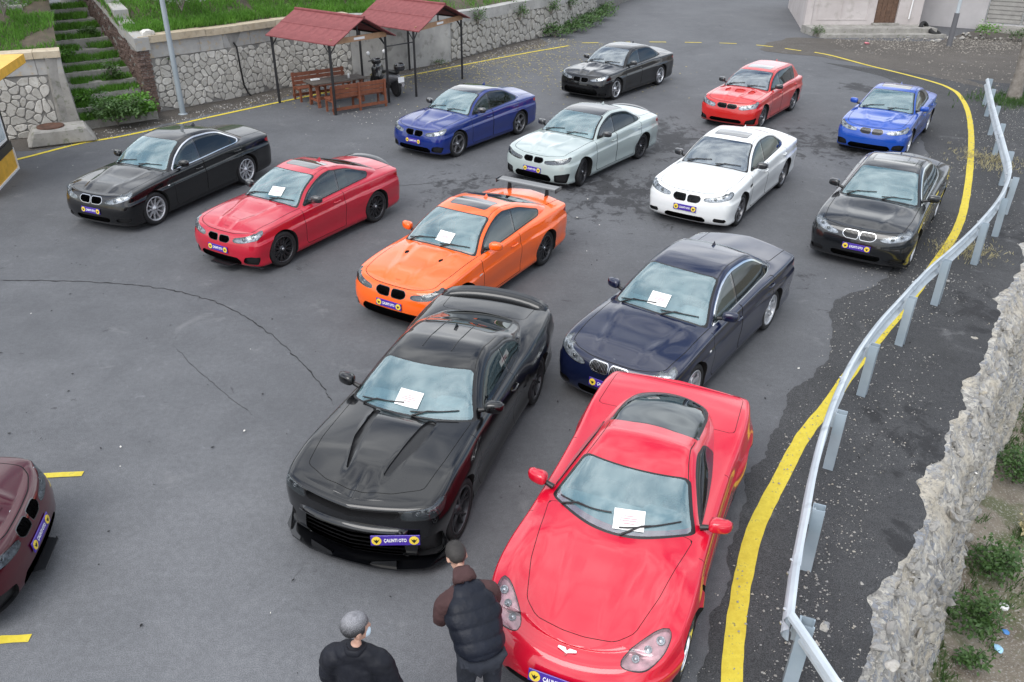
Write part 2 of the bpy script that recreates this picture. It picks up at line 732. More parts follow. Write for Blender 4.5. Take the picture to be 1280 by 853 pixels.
_wheelc = {}
def wheel_meshes(rad, wid, rr, style, rimmat):
    k = (rad, wid, rr, style, rimmat.name)
    if k in _wheelc:
        return _wheelc[k]
    hw = wid / 2
    t = MB()
    prof = [(rr - .004, -hw * .82), (rr + .012, -hw * .93), (rad - .055, -hw), (rad - .022, -hw * .97), (rad - .006, -hw * .86)]
    for g in (-.5, 0, .5):
        prof += [(rad, hw * (g - .17)), (rad - .001, hw * (g - .05)), (rad - .008, hw * (g - .04)), (rad - .008, hw * (g + .04)), (rad - .001, hw * (g + .05)), (rad, hw * (g + .17))]
    prof += [(rad - .006, hw * .86), (rad - .022, hw * .97), (rad - .055, hw), (rr + .012, hw * .93), (rr - .004, hw * .82)]
    t.lathe(prof, 40, 'Y')
    tyre = fix_normals(t.mesh('tyre'))
    tyre.materials.append(M_TYRE)
    r = MB()
    r.lathe([(rr, hw * .8), (rr + .008, hw * .9), (rr + .004, hw * .96), (rr - .012, hw * .96), (rr - .018, hw * .8), (rr - .03, hw * .3), (rr - .035, -hw * .8)], 40, 'Y', 0)
    r.lathe([(.001, -.02), (rr - .04, -.02)], 30, 'Y', 2, smooth=False)
    r.lathe([(.09, .0), (.165, .0), (.165, .012), (.09, .012), (.09, 0)], 28, 'Y', 1, smooth=False)
    yo = hw * .88
    r.lathe([(.001, yo - .008), (.03, yo - .006), (.034, yo - .015), (.07, yo - .022), (.075, 0)], 20, 'Y', 0)
    n, kind = style
    def bar(a0, a1, w0, w1, r0=.045, r1=rr - .008, th=.022):
        ps = []
        for (rr_, a, w, y) in ((r0, a0, w0, yo - .02), ((r0 + r1) / 2, (a0 + a1) / 2, (w0 + w1) / 2 * .9, yo - .028), (r1, a1, w1, yo - .008)):
            c = Vector((math.sin(a) * rr_, 0, math.cos(a) * rr_))
            tq = Vector((math.cos(a), 0, -math.sin(a)))
            ps.append([c - tq * w / 2 + Vector((0, y - th, 0)), c - tq * w * .36 + Vector((0, y, 0)), c + tq * w * .36 + Vector((0, y, 0)), c + tq * w / 2 + Vector((0, y - th, 0))])
        vs = [p for q in ps for p in q]
        fs = []
        for i in range(2):
            for j in range(4):
                a, b = i * 4 + j, i * 4 + (j + 1) % 4
                fs.append((a, b, b + 4, a + 4))
        r.add(vs, fs, 0, False)
    for i in range(n):
        a = 2 * PI * i / n
        if kind == 'single':
            bar(a, a, .05, .035)
        elif kind == 'wide':
            bar(a, a, .085, .06)
        elif kind == 'twin':
            bar(a - .05, a - .13, .03, .022); bar(a + .05, a + .13, .03, .022)
        elif kind == 'vee':
            bar(a - .02, a - .22, .035, .026); bar(a + .02, a + .22, .035, .026)
        elif kind == 'thin':
            bar(a - .03, a - .09, .02, .014); bar(a + .03, a + .09, .02, .014)
    rim = fix_normals(r.mesh('rim'))
    for m in (rimmat, M_DISC, M_WELL):
        rim.materials.append(m)
    _wheelc[k] = (tyre, rim)
    return _wheelc[k]

SIDE = pchip([(0, .05), (.05, .022), (.13, .012), (.2, .022), (.34, .016), (.5, .002), (.63, .0), (.69, .0), (.715, .012), (.74, .022), (.82, .026), (.90, .032), (.955, .042), (.985, .060), (1, .095)])
NOSE = pchip([(0, .10), (.05, .05), (.14, .015), (.28, 0), (.48, .0), (.6, .012), (.72, .03), (.82, .052), (.9, .08), (.955, .11), (.985, .145), (1, .20)])
TAIL = pchip([(0, .12), (.06, .06), (.18, .015), (.35, .0), (.55, .0), (.6, .03), (.7, .045), (.82, .05), (.9, .052), (.955, .056), (.985, .068), (1, .105)])

class Car:
    pass

def shape_car(sp):
    c = Car()
    wb, W = sp['wb'], sp['W'] / 2
    fx, rx = wb / 2, -wb / 2
    xn, xt = fx + sp['ohf'], rx - sp['ohr']
    c.fx, c.rx, c.xn, c.xt, c.W = fx, rx, xn, xt, W
    fc = sp.get('fcorner', [(0, 0), (.007, .28), (.028, .52), (.070, .735), (.145, .89), (.29, .972), (.62, 1.0)])
    rc = sp.get('rcorner', [(0, 0), (.005, .3), (.018, .55), (.050, .77), (.115, .91), (.24, .978), (.55, 1.0)])
    wf = sp.get('wfront', 1.0)
    pts = [(xn - a, b * W * wf) for a, b in fc]
    pts += [(fx * .45, W * .992), (0, W * .985), (rx * .45, W * .99), (rx - .02, W)]
    pts += [(xt + a, b * W) for a, b in rc][::-1]
    cv = catmull(pts, 14)
    seg = np.linalg.norm(np.diff(cv, axis=0), axis=1)
    arc = np.concatenate([[0], np.cumsum(seg)])
    NU = sp.get('nu', 150)
    sa = np.linspace(0, arc[-1], NU + 1)
    ox = np.interp(sa, arc, cv[:, 0])
    oy = np.interp(sa, arc, cv[:, 1])
    oy[0] = 0; oy[-1] = 0
    tx, ty = np.gradient(ox), np.gradient(oy)
    l = np.hypot(tx, ty)
    nx, ny = ty / l, -tx / l
    nx[0], ny[0], nx[-1], ny[-1] = 1, 0, -1, 0
    zs_f = pchip(sp['shoulder']); zc_f = pchip(sp['deck']); zb_f = pchip(sp.get('sill', [(xt, .26), (xt + .3, .2), (rx, .17), (fx, .15), (xn - .3, .15), (xn, .16)]))
    c.zs, c.zc = zs_f, zc_f
    tl = np.array([0, .03, .07, .12, .18, .25, .33, .41, .49, .56, .62, .67, .70, .74, .79, .84, .885, .92, .95, .972, .988, 1.0])
    side_p = sp.get('side_prof', SIDE); nose_p = sp.get('nose_prof', NOSE); tail_p = sp.get('tail_prof', TAIL)
    kf, kr = smooth(.25, .9, nx), smooth(.25, .9, -nx)
    ins1 = side_p(1.0) * (1 - kf - kr) + nose_p(1.0) * kf * sp.get('noseslope', 1) + tail_p(1.0) * kr
    xe_ = ox - nx * ins1
    rows = []
    G = []
    S_ = []
    fl = sp.get('flare', (.02, .025))
    flx = fl[0] * np.exp(-((ox - fx) / .48) ** 4) + fl[1] * np.exp(-((ox - rx) / .50) ** 4)
    for t in tl:
        ins = side_p(t) * (1 - kf - kr) + nose_p(t) * kf * sp.get('noseslope', 1) + tail_p(t) * kr
        bumpz = np.exp(-((t - .55) / .33) ** 2)
        o = -ins + flx * bumpz * (1 - kf - kr)
        X, Y = ox + nx * o, np.maximum(oy + ny * o, 0)
        zs, zb = zs_f(xe_), zb_f(ox)
        Z = zb + (zs - zb) * t
        rows.append(np.stack([X, Y, Z], 1)); G.append(Z - zs); S_.append(sa.copy())
    E = rows[-1]
    c.ye = lambda x, X=E[:, 0][::-1].copy(), Y=E[:, 1][::-1].copy(): np.interp(x, X, Y)
    dm = sp.get('deckmod')
    xcw = sp['top'][1][0]
    def D(x, y):
        x = np.asarray(x, float); y = np.abs(np.asarray(y, float))
        ye = np.maximum(c.ye(x), 1e-3)
        w = np.clip(1 - y / ye, 0, 1)
        z = zs_f(x) + (zc_f(x) - zs_f(x)) * (1 - (1 - w) ** 2.3)
        if dm is not None:
            z = z + dm(x, y, w) * np.where(x > 0, smooth(xcw - .12, xcw + .18, x), 1)
        return z
    c.D = D
    for w in 1 - np.linspace(1, 0, sp.get('nw', 20))[1:] ** 1.15:
        X = E[:, 0]; Y = E[:, 1] * (1 - w)
        Z = D(X, Y)
        rows.append(np.stack([X, Y, Z], 1)); G.append(E[:, 1] * w + 1e-4); S_.append(sa.copy())
    P = np.concatenate(rows)
    A = np.stack([np.concatenate(S_), np.concatenate(G), np.concatenate([np.full(NU + 1, float(i)) for i in range(len(rows))])], 1)
    F = []
    n = NU + 1
    for j in range(len(rows) - 1):
        for i in range(NU):
            F.append((j * n + i, j * n + i + 1, (j + 1) * n + i + 1, (j + 1) * n + i))
    c.L = Sheet(P, F, A)
    # ---- greenhouse
    Tc = pchip(sp['top'])
    xm = sp.get('xmid', 0.0)
    bow = sp.get('bow', .24)
    bowr = sp.get('bowr', .22)
    crown = sp.get('crown', .075)
    def T(x, y):
        k = bow * smooth(xm - .1, xm + .5, x) - bowr * smooth(xm - .2, xm - .9, x)
        return Tc(x + k * y * y) - crown * y * y
    ysf = pchip(sp['cabin'])
    tum = sp.get('tumble', .41)
    def Sf(x, z):
        b = zs_f(x)
        dz = z - b
        return ysf(x) - tum * dz - .16 * dz * np.abs(dz)
    eps = .01
    kk = sp.get('railr', .085)
    def parts(x, y, z):
        t0 = T(x, y)
        sl_ = (T(x + eps, y) - T(x - eps, y)) / (2 * eps)
        a = (z - t0) / np.sqrt(1 + sl_ ** 2)
        b = (y - Sf(x, z)) * .9
        return a, b
    def FG(x, y, z):
        a, b = parts(x, y, z)
        return smax(a, b, kk)
    c.T, c.S, c.FG, c.parts = T, Sf, FG, parts
    xs_ = [p[0] for p in sp['top']]
    xa, xb = max(xs_), min(xs_)
    NX, NP_ = 100, 30
    xx = np.linspace(xa, xb, NX)
    z0 = sp.get('axis', .62)
    ph = np.linspace(0, R(100), NP_)
    XX, PH = np.meshgrid(xx, ph, indexing='ij')
    lo = np.zeros_like(XX); hi = np.full_like(XX, 1.4)
    dy, dz = np.sin(PH), np.cos(PH)
    for _ in range(30):
        mid = (lo + hi) / 2
        v = FG(XX, mid * dy, z0 + mid * dz)
        ins = v < 0
        lo = np.where(ins, mid, lo); hi = np.where(ins, hi, mid)
    P = np.stack([XX, lo * dy, z0 + lo * dz], -1).reshape(-1, 3)
    F = []
    for i in range(NX - 1):
        for j in range(NP_ - 1):
            F.append((i * NP_ + j, (i + 1) * NP_ + j, (i + 1) * NP_ + j + 1, i * NP_ + j + 1))
    A = np.zeros((len(P), 3)); A[:, 2] = 5
    c.G = Sheet(P, F, A)
    Gs, Ls = c.G, c.L
    # trim each where it runs inside the other
    Gs.cut(Gs.P[:, 2] - (D(Gs.P[:, 0], Gs.P[:, 1]) - .03), 'dead')
    Gs.drop('dead')
    v = FG(Ls.P[:, 0], Ls.P[:, 1], Ls.P[:, 2]) + .05
    Ls.cut(v, 'dead', vmask=(Ls.A[:, 2] > 20) & (Ls.P[:, 0] < xa) & (Ls.P[:, 0] > xb))
    Ls.drop('dead')
    # solve for a point on the windscreen at lateral y and height above the cowl
    def ws(y, h):
        lo_, hi_ = xm + .1, xa
        zt = None
        a, b = lo_, hi_
        base = None
        for _ in range(40):
            m = (a + b) / 2
            if float(T(m, y)) - float(D(m, y)) > h: a = m
            else: b = m
        x = (a + b) / 2
        z = float(T(x, y))
        e = .01
        n_ = Vector((-(float(T(x + e, y)) - float(T(x - e, y))) / (2 * e), -(float(T(x, y + e)) - float(T(x, y - e))) / (2 * e), 1)).normalized()
        return Vector((x, y, z)), n_
    c.ws = ws
    return c
def line_field(x, z, p, q):
    """signed distance to the infinite line p->q (negative on its left)"""
    d = np.array(q, float) - np.array(p, float)
    d /= np.linalg.norm(d)
    return -(d[0] * (z - p[1]) - d[1] * (x - p[0]))

def plate_parts(parent, M, w=.50, h=.115, ring=M_YEL):
    """purple show plate: white lettering between two yellow roundels"""
    b = MB().box((0, 0, 0), (w, h, .012), bev=.003)
    pl = link('show_plate', fix_normals(b.mesh('show_plate')), M_PLATE, parent)
    pl.matrix_local = M
    me = text_mesh('ÇALINTI OTO', h * .47)
    t = link('lettering', me.copy(), M_WHITE, pl, (0, 0, .0075))
    vx = [v.co.x for v in me.vertices]
    s = (w - 2 * h - .03) / (max(vx) - min(vx))
    t.scale = (s, min(1.35, s * 1.5), 1)
    for sg in (-1, 1):
        e = MB()
        c = (sg * (w / 2 - h * .5), 0)
        Mx = Matrix.Translation((c[0], c[1], .0065))
        e.lathe([(.0005, 0), (h * .42, 0), (h * .42, .0025), (h * .33, .0025), (.0005, .0025)], 20, 'Z', 0, Mx, False)
        e.lathe([(h * .33, .0022), (h * .31, .0036), (.0005, .0036)], 20, 'Z', 1, Mx, False)
        # wings of the emblem
        e.prism([(-.27 * h, .17 * h), (-.09 * h, .03 * h), (0, .16 * h), (.09 * h, .03 * h), (.27 * h, .17 * h), (.15 * h, -.08 * h), (0, -.26 * h), (-.15 * h, -.08 * h)], .0036, .0052, Mx, 2)
        me2 = fix_normals(e.mesh('roundel'))
        for m in (ring, ring, M_INK):
            me2.materials.append(m)
        link('roundel', me2, None, pl)
    return pl

def frame_from(p, n, up=Vector((0, 0, 1))):
    """matrix whose z is n, whose x is horizontal (to the car's left) """
    n = Vector(n).normalized()
    x = up.cross(n).normalized()
    y = n.cross(x)
    M = Matrix((x, y, n)).transposed().to_4x4()
    M.translation = p
    return M

def roundel(parent, p, n, r=.041):
    M = frame_from(p, n)
    b = MB()
    b.lathe([(r, -.004), (r, .003), (r * .93, .005), (r * .64, .005)], 20, 'Z', 0)
    b.lathe([(r * .64, .0045), (.0005, .0052)], 20, 'Z', 1, smooth=False)
    for q in (0, 1):
        vs = [(0, 0, .0062)] + [(r * .6 * math.cos(t), r * .6 * math.sin(t), .0058) for t in [PI / 2 * (2 * q + 0) + k * PI / 8 for k in range(5)]]
        b.add(vs, [(0, 1, 2, 3, 4, 5)], 2)
    me = b.mesh('badge')
    for m in (M_SATIN, M_WHITE, M_BLUE):
        me.materials.append(m)
    o = link('badge', me, None, parent)
    o.matrix_local = M
    return o

def build_car(sp, body_mat, label, cat='car', name='parked_car'):
    c = shape_car(sp)
    L_, G_ = c.L, c.G
    W = c.W
    fx, rx, xn, xt = c.fx, c.rx, c.xn, c.xt
    rw = sp.get('rw', .335)
    zc_ = rw
    ra = rw + sp.get('archgap', .035)
    g = L_.g
    slot = {}
    # --- wheel arches
    for xc in (fx, rx):
        f = np.hypot(g('x') - xc, (g('z') - zc_ - .012)) - ra
        L_.cut(f, 'arch', vmask=(L_.P[:, 1] > .35) & (L_.A[:, 2] < 22))
    L_.recess('arch', (0, -.30, 0), wall='well')
    for i, t in enumerate(L_.T):
        if t == 'arch': L_.T[i] = 'well'
    # --- features on the lower body
    def field(proj, poly, rnd=0.02):
        if rnd: poly = rounded(poly, rnd)
        a, b = proj
        return sdf(L_.g(a), L_.g(b), poly)
    order = []
    for ft in sp['feats']:
        tag, proj, poly = ft['tag'], ft['proj'], ft['poly']
        where = ft.get('where', 'front')
        m = {'front': L_.P[:, 0] > .3, 'rear': L_.P[:, 0] < -.3, 'any': L_.P[:, 0] > -99, 'side': (L_.P[:, 1] > W * .7) & (L_.A[:, 2] < 21), 'top': L_.A[:, 2] > 14}[where]
        if 'rows' in ft:
            m = m & (L_.A[:, 2] >= ft['rows'][0]) & (L_.A[:, 2] <= ft['rows'][1])
        frame = ft.get('frame', 0)
        f = field(proj, poly, ft.get('round', .02))
        if frame:
            L_.cut(f - frame, tag + '_frame', vmask=m, only=('paint', 'lip', 'dark'))
            f = field(proj, poly, ft.get('round', .02))
            m = np.ones(len(L_.P), bool)
            L_.cut(f, tag, vmask=m, only=(tag + '_frame',))
        else:
            L_.cut(f, tag, vmask=m, only=ft.get('only', ('paint', 'lip', 'dark')))
    # --- seams
    def seam(poly, proj='xz', w=sp.get('seam_w', .0055), vm=None, rnd=.03):
        p = rounded(poly, rnd) if rnd else np.array(poly)
        for sh in (L_,):
            f = sdf(sh.g(proj[0]), sh.g(proj[1]), p)
            m = vm(sh) if vm else None
            sh.cut(f - w, 'sm', vmask=m)
            f = sdf(sh.g(proj[0]), sh.g(proj[1]), p)
            sh.cut(f + w, 'paint', only=('sm',))
            for i, t in enumerate(sh.T):
                if t == 'sm': sh.T[i] = 'seam'
    side = lambda s_: (s_.P[:, 1] > W * .6) & (s_.A[:, 2] < 22)
    for d in sp['doors']:
        seam(d, 'xz', vm=side)
    hx0 = sp.get('hood_line')
    if hx0:
        pl_ = [(a, b) for a, b in hx0 if b > 0]
        pl_ = pl_ + [(a, -b) for a, b in pl_[::-1]]
        seam(pl_, 'xy', vm=lambda s_: (s_.A[:, 2] > 15) & (s_.P[:, 0] > .2), rnd=sp.get('hood_round', .05))
    if sp.get('trunk_line'):
        pl_ = [(a, b) for a, b in sp['trunk_line'] if b > 0]
        pl_ = pl_ + [(a, -b) for a, b in pl_[::-1]]
        seam(pl_, 'xy', vm=lambda s_: (s_.A[:, 2] > 17) & (s_.P[:, 0] < -.8), rnd=.06)
    # fuel/bumper joints
    L_.recess('seam', np.array([-.006]))
    # --- recess the features
    for ft in sp['feats']:
        if ft.get('bars'):
            ax, lo, hi, step, hw_ = ft['bars']
            v0 = lo
            while v0 < hi:
                L_.cut(L_.g(ax) - v0 - hw_, 'tmpb', only=(ft['tag'],))
                L_.cut(L_.g(ax) - v0 + hw_, 'tmpc', only=('tmpb',))
                for i, t in enumerate(L_.T):
                    if t == 'tmpc': L_.T[i] = ft['tag'] + '_done'
                    if t == 'tmpb': L_.T[i] = ft['tag'] + '_bar'
                v0 += step
            for i, t in enumerate(L_.T):
                if t == ft['tag'] + '_done': L_.T[i] = ft['tag']
            L_.recess(ft['tag'] + '_bar', np.array(ft.get('bardepth', [-.012, 0, 0])), wall=ft['tag'] + '_bar')
        if ft.get('cover'):
            for i in range(len(L_.F)):
                if L_.T[i] == ft['tag']:
                    L_.F.append(L_.F[i]); L_.T.append(ft['tag'] + '_cover')
        if ft.get('depth'):
            dv = ft['depth']
            L_.recess(ft['tag'], np.array(dv if isinstance(dv, (list, tuple)) else [-dv]), wall=ft.get('wall', ft['tag']))
    # --- greenhouse glass
    def gf():
        x, y, z = G_.g('x'), G_.g('y'), G_.g('z')
        a, b = c.parts(x, y, z)
        return x, y, z, a, b
    xm = sp.get('xmid', 0.0)
    bow = sp.get('bow', .24)
    # windscreen
    def wsf():
        x, y, z, a, b = gf()
        xp = x + bow * y * y
        f = smax(b + sp.get('apillar', .05), sp['ws_top'] - xp, .06)
        return smax(f, c.D(x, y) + .012 - z, .03)
    fm = lambda: G_.P[:, 0] > xm
    G_.cut(wsf() - .022, 'ws_frame', vmask=fm())
    G_.cut(wsf(), 'windscreen', only=('ws_frame',))
    bowr = sp.get('bowr', .22)
    def rwf():
        x, y, z, a, b = gf()
        xp = x - bowr * y * y
        f = smax(b + sp.get('cpillar', .11), xp - sp['rw_top'], .08)
        f = smax(f, c.D(x, y) + .015 - z, .03)
        if sp.get('rw_bot') is not None:
            f = smax(f, sp['rw_bot'] - xp, .08)
        return f
    if sp.get('rear_glass', True):
        rm = lambda: G_.P[:, 0] < xm - .3
        G_.cut(rwf() - .02, 'rw_frame', vmask=rm())
        G_.cut(rwf(), 'rear_window', only=('rw_frame',))
    # side glass
    beltup = sp.get('beltup', .02)
    def dlo():
        x, y, z, a, b = gf()
        f = smax(a + sp.get('railtop', .066), c.zs(x) + beltup - z, .04)
        for (p, q) in sp['dlo_lines']:
            f = smax(f, line_field(x, z, p, q), .05)
        return f
    sm_ = lambda: (G_.P[:, 1] > .3)
    tw = sp.get('trimw', .018)
    G_.cut(dlo() - tw, 'dlo_trim', vmask=sm_())
    G_.cut(dlo(), 'win0', only=('dlo_trim',))
    for k, (p, q, hw) in enumerate(sp['pillars']):
        x, z = G_.g('x'), G_.g('z')
        f = line_field(x, z, p, q)
        G_.cut(f - hw, 'pil', only=('win%d' % k,))
        x, z = G_.g('x'), G_.g('z')
        f = line_field(x, z, p, q)
        G_.cut(f + hw, 'win%d' % (k + 1), only=('pil',))
    for i, t in enumerate(G_.T):
        if t == 'pil': G_.T[i] = 'pillar'
    G_.recess('pillar', np.array([-.006]), wall='pillar')
    # sunroof / roof panel
    if sp.get('sunroof'):
        a0, a1, yy = sp['sunroof']
        pl_ = rounded([(a0, -yy), (a1, -yy), (a1, yy), (a0, yy)], .05)
        f = sdf(G_.P[:, 0], G_.P[:, 1], pl_)
        G_.cut(f - .012, 'sr_frame', vmask=G_.P[:, 2] > 1)
        G_.cut(sdf(G_.P[:, 0], G_.P[:, 1], pl_), 'sunroof', only=('sr_frame',))
    if sp.get('darkroof'):
        def rf():
            x, y, z, a, b = gf()
            f = smax(b + .055, sp['rw_top'] + .02 - (x - bowr * y * y), .05)
            return smax(f, (x + bow * y * y) - sp['ws_top'] + .02, .05)
        G_.cut(rf(), 'roof_dark', vmask=G_.P[:, 2] > .9)
    if sp.get('roofseams', True):
        for off in (.0,):
            x, y, z, a, b = gf()
            f = np.abs(b + .045)
            G_.cut(b + .045 + .003, 'rin', vmask=(G_.P[:, 0] < sp['ws_top'] - .05) & (G_.P[:, 0] > sp['rw_top'] + .1))
            x, y, z, a, b = gf()
            G_.cut(b + .045 - .003, 'rsm', vmask=(G_.P[:, 0] < sp['ws_top'] - .05) & (G_.P[:, 0] > sp['rw_top'] + .1))
            for i, t in enumerate(G_.T):
                if t == 'rin': G_.T[i] = 'paint'
                if t == 'rsm': G_.T[i] = 'seam'
    # glass sits slightly in
    # ------------------------------------------------ objects
    root = empty(name, label=label, cat=cat)
    black = [(L_, 'seam', 1), (L_, 'well', 1), (G_, 'seam', 1)]
    me = sheet_mesh('body', [(L_, 'paint', 0), (G_, 'paint', 0)] + black, [body_mat, M_WELL])
    body = link('body', me, None, root)
    def part(nm, src, mat, sides=(0,), parent=root, lab=None):
        r = []
        for sd in sides:
            m_ = sheet_mesh(nm, [(a, b, k) for k, (a, b) in enumerate(src)] if isinstance(mat, list) else [(a, b, 0) for a, b in src], mat if isinstance(mat, list) else [mat], sd)
            if m_ is not None:
                o = link(nm, m_, None, parent)
                if lab: o['label'] = lab
                r.append(o)
        return r
    ws_mat = sp.get('ws_mat', M_WS)
    ws_ = part('windscreen', [(G_, 'windscreen')], ws_mat)[0]
    part('windscreen_seal', [(G_, 'ws_frame')], M_BLK, parent=ws_)
    o = part('rear_window', [(G_, 'rear_window')], sp.get('rw_mat', M_SWDK))
    if o: part('rear_window_seal', [(G_, 'rw_frame')], M_BLK, parent=o[0])
    for k in range(len(sp['pillars']) + 1):
        part('side_window', [(G_, 'win%d' % k)], sp.get('sw_mats', [M_SW] * 4)[k], (1, -1))
    part('window_trim', [(G_, 'dlo_trim')], sp.get('trim_mat', M_BLK), (1, -1))
    part('door_pillar', [(G_, 'pillar')], M_GLOSSBLK, (1, -1))
    o = part('sunroof', [(G_, 'sunroof')], M_GLOSSBLK if not sp.get('sr_mat') else sp['sr_mat'])
    if o: part('sunroof_seal', [(G_, 'sr_frame')], M_BLK, parent=o[0])
    part('roof_panel', [(G_, 'roof_dark')], sp.get('darkroof') or M_GLOSSBLK)
    done = set()
    for ft in sp['feats']:
        tag = ft['tag']
        if tag in done or ft.get('noobj'): continue
        done.add(tag)
        sides = ft.get('sides', (1, -1))
        os_ = part(ft['name'], [(L_, tag)], ft['mat'], sides)
        if ft.get('frame'):
            for o_, sd in zip(os_, sides):
                part('surround', [(L_, tag + '_frame')], ft['fmat'], (sd,), parent=o_)
        if ft.get('cover'):
            for o_, sd in zip(os_, sides):
                part('lamp_cover', [(L_, tag + '_cover')], M_LENS, (sd,), parent=o_)
                ls = ft.get('lens', [])
                for (su, gv, r_) in ls:
                    b = MB()
                    dd = np.hypot(L_.A[:, 0] - su, L_.A[:, 1] - gv) + np.where(L_.P[:, 0] > .3, 0, 9)
                    i = int(np.argmin(dd))
                    n = Vector(L_.N[i]); p = Vector(L_.P[i]) - n * ft.get('lensin', .012)
                    n = (n + Vector((1.2, .0, .1))).normalized() if not ft.get('up') else n
                    n.y *= sd; p.y *= sd
                    Mx = frame_from(p, n)
                    b.lathe([(r_, -.03), (r_, .002), (r_ * .86, .006), (r_ * .8, -.004)], 18, 'Z', 0, Mx)
                    b.lathe([(r_ * .8, -.004), (r_ * .6, .006), (r_ * .3, .011), (.0005, .012)], 18, 'Z', 1, Mx)
                    me = b.mesh('projector')
                    me.materials.append(ft.get('ringmat', M_LAMP)); me.materials.append(M_GLOSSBLK)
                    link('projector', me, None, o_)
        if ft.get('bars'):
            for o_, sd in zip(os_, sides):
                part('grille_bar', [(L_, tag + '_bar')], ft.get('barmat', M_BLK), (sd,), parent=o_)
    part('front_lip', [(L_, 'lip')], sp.get('lip_mat', M_BLK))
    # --- wheels
    rr = sp.get('rr', .235)
    tyre, rim = wheel_meshes(rw, sp.get('tw', .245), rr, sp.get('rim', (10, 'single')), sp.get('rimmat', M_SILVERRIM))
    for (x, sd, st) in ((fx, 1, sp.get('steer', 0)), (fx, -1, sp.get('steer', 0)), (rx, 1, 0), (rx, -1, 0)):
        w = empty('wheel', (x, sd * (W - sp.get('wheelin', .145)), zc_), (0 if sd > 0 else PI) + st, parent=root)
        link('tyre', tyre, None, w)
        rm_ = link('rim', rim, None, w)
        rm_.rotation_euler = (0, random.random() * 6.28, 0)
        cb = MB().lathe([(.0005, .0), (.026, .0), (.028, -.01)], 14, 'Y')
        link('hub_cap', fix_normals(cb.mesh('hub_cap')), M_SATIN if sp.get('hubsilver', True) else M_BLK, w, (0, sp.get('tw', .245) * .44 + .001, 0))
    # --- underbody
    ub = MB().box((0, 0, .25), (xn - xt - .5, W * 1.25, .12))
    ub.box(((fx + rx) / 2, 0, .24), (fx - rx - .85, W * 1.8, .10))
    ub.build('underbody', M_WELL, root)
    # --- mirrors
    ma = sp.get('mirror', {})
    mx_ = ma.get('x', fx - .78)
    mz = float(c.zs(mx_)) + ma.get('dz', .12)
    mmat = ma.get('mat', body_mat)
    mo_ = ma.get('out', -.03)
    W = W + mo_
    for sd in (1, -1):
        b = MB()
        superell(b, (mx_, sd * (W + .045), mz), (.155, .22, .14), (.62, .7), 16, 10)
        for k, v in enumerate(b.v):
            dx = v[0] - mx_
            if dx < -.025:
                b.v[k] = (mx_ - .025 + dx * .05, v[1], v[2])
            else:
                b.v[k] = (v[0] + abs(v[1]) * 0 - (abs(v[1]) - W - .045) * .28, v[1], v[2])
        o = b.build('wing_mirror', mmat, root)
        b = MB()
        b.tube([(mx_ + .02, sd * (W - .14), mz - .075), (mx_ + .01, sd * (W - .06), mz - .055), (mx_, sd * (W + .01), mz - .03)], [.032, .026, .024], 8)
        b.build('mirror_arm', ma.get('armmat', M_BLK), o)
        b = MB().box((mx_ - .034, sd * (W + .048), mz), (.006, .15, .09), bev=.003)
        b.build('mirror_glass', M_CHROME, o)
    W = W - mo_
    # --- door handles
    for hx in sp.get('handles', []):
        zz = float(c.zs(hx)) - .125
        for sd in (1, -1):
            yy = W - .008 + sp.get('handle_out', 0)
            b = MB()
            b.tube([(hx + .09, sd * (yy - .02), zz), (hx + .07, sd * (yy + .016), zz + .002), (hx - .07, sd * (yy + .016), zz + .006), (hx - .09, sd * (yy - .02), zz + .006)], [.011, .014, .014, .011], 8)
            b.build('door_handle', sp.get('handle_mat', body_mat), root)
    # --- wipers
    for (y0, y1, h1) in sp.get('wipers', [(.05, .58, .10), (-.62, -.06, .13)]):
        pts = []
        for k in range(9):
            t = k / 8
            p, n = c.ws(y0 + (y1 - y0) * t, .035 + (h1 - .035) * t * .55)
            pts.append(p + n * .016)
        b = MB().tube(pts, .008, 6)
        p0, n0 = c.ws(y0 + (y1 - y0) * .05, .005)
        b.tube([p0 + n0 * .01, pts[3] + Vector((0, 0, .012)), pts[5]], [.012, .009, .006], 6)
        b.build('wiper', M_BLK, root)
    # --- shark-fin antenna
    if sp.get('fin', True):
        xf_ = sp['rw_top'] + .12
        zf = float(c.T(xf_, 0))
        b = MB().add([(xf_ + .07, 0, zf), (xf_ - .07, .022, zf - .008), (xf_ - .07, -.022, zf - .008), (xf_ - .06, 0, zf + .055), (xf_ - .02, 0, zf + .04)], [(0, 1, 3, 4), (0, 4, 3, 2), (1, 2, 3)], 0, False)
        b.build('antenna_fin', sp.get('fin_mat', body_mat), root)
    # --- cabin
    im = sp.get('int_mat', M_INT)
    zsf = float(c.zs(0))
    cab = MB().box((-.25, 0, .34), (2.3, W * 1.6, .1))
    dashx = sp['dash_x']
    d = MB().box((dashx, 0, zsf - .13), (.56, W * 1.58, .22), bev=.05)
    superell(d, (dashx - .2, W * .40, zsf - .02), (.22, .42, .12), (.8, .6))
    d.build('dashboard', sp.get('dash_mat', M_DASH), root)
    cab.build('cabin_floor', M_WELL, root)
    sx = dashx - .86 + sp.get('seat_dx', 0)
    sz_ = sp.get('seat_dz', 0)
    rec = sp.get('recline', -20)
    for sd in (1, -1):
        b = MB()
        yc = sd * W * .42
        superell(b, (sx + .02, yc, .52 + sz_), (.56, .50, .22), (.5, .45))
        Mx = Matrix.Translation((sx - .28, yc, .50 + sz_)) @ Matrix.Rotation(R(rec), 4, 'Y')
        superell(b, (0, 0, .30), (.17, .50, .66), (.5, .55), M=Mx)
        superell(b, (-.015, 0, .70), (.11, .27, .20), (.6, .6), M=Mx)
        b.build('front_seat', im, root)
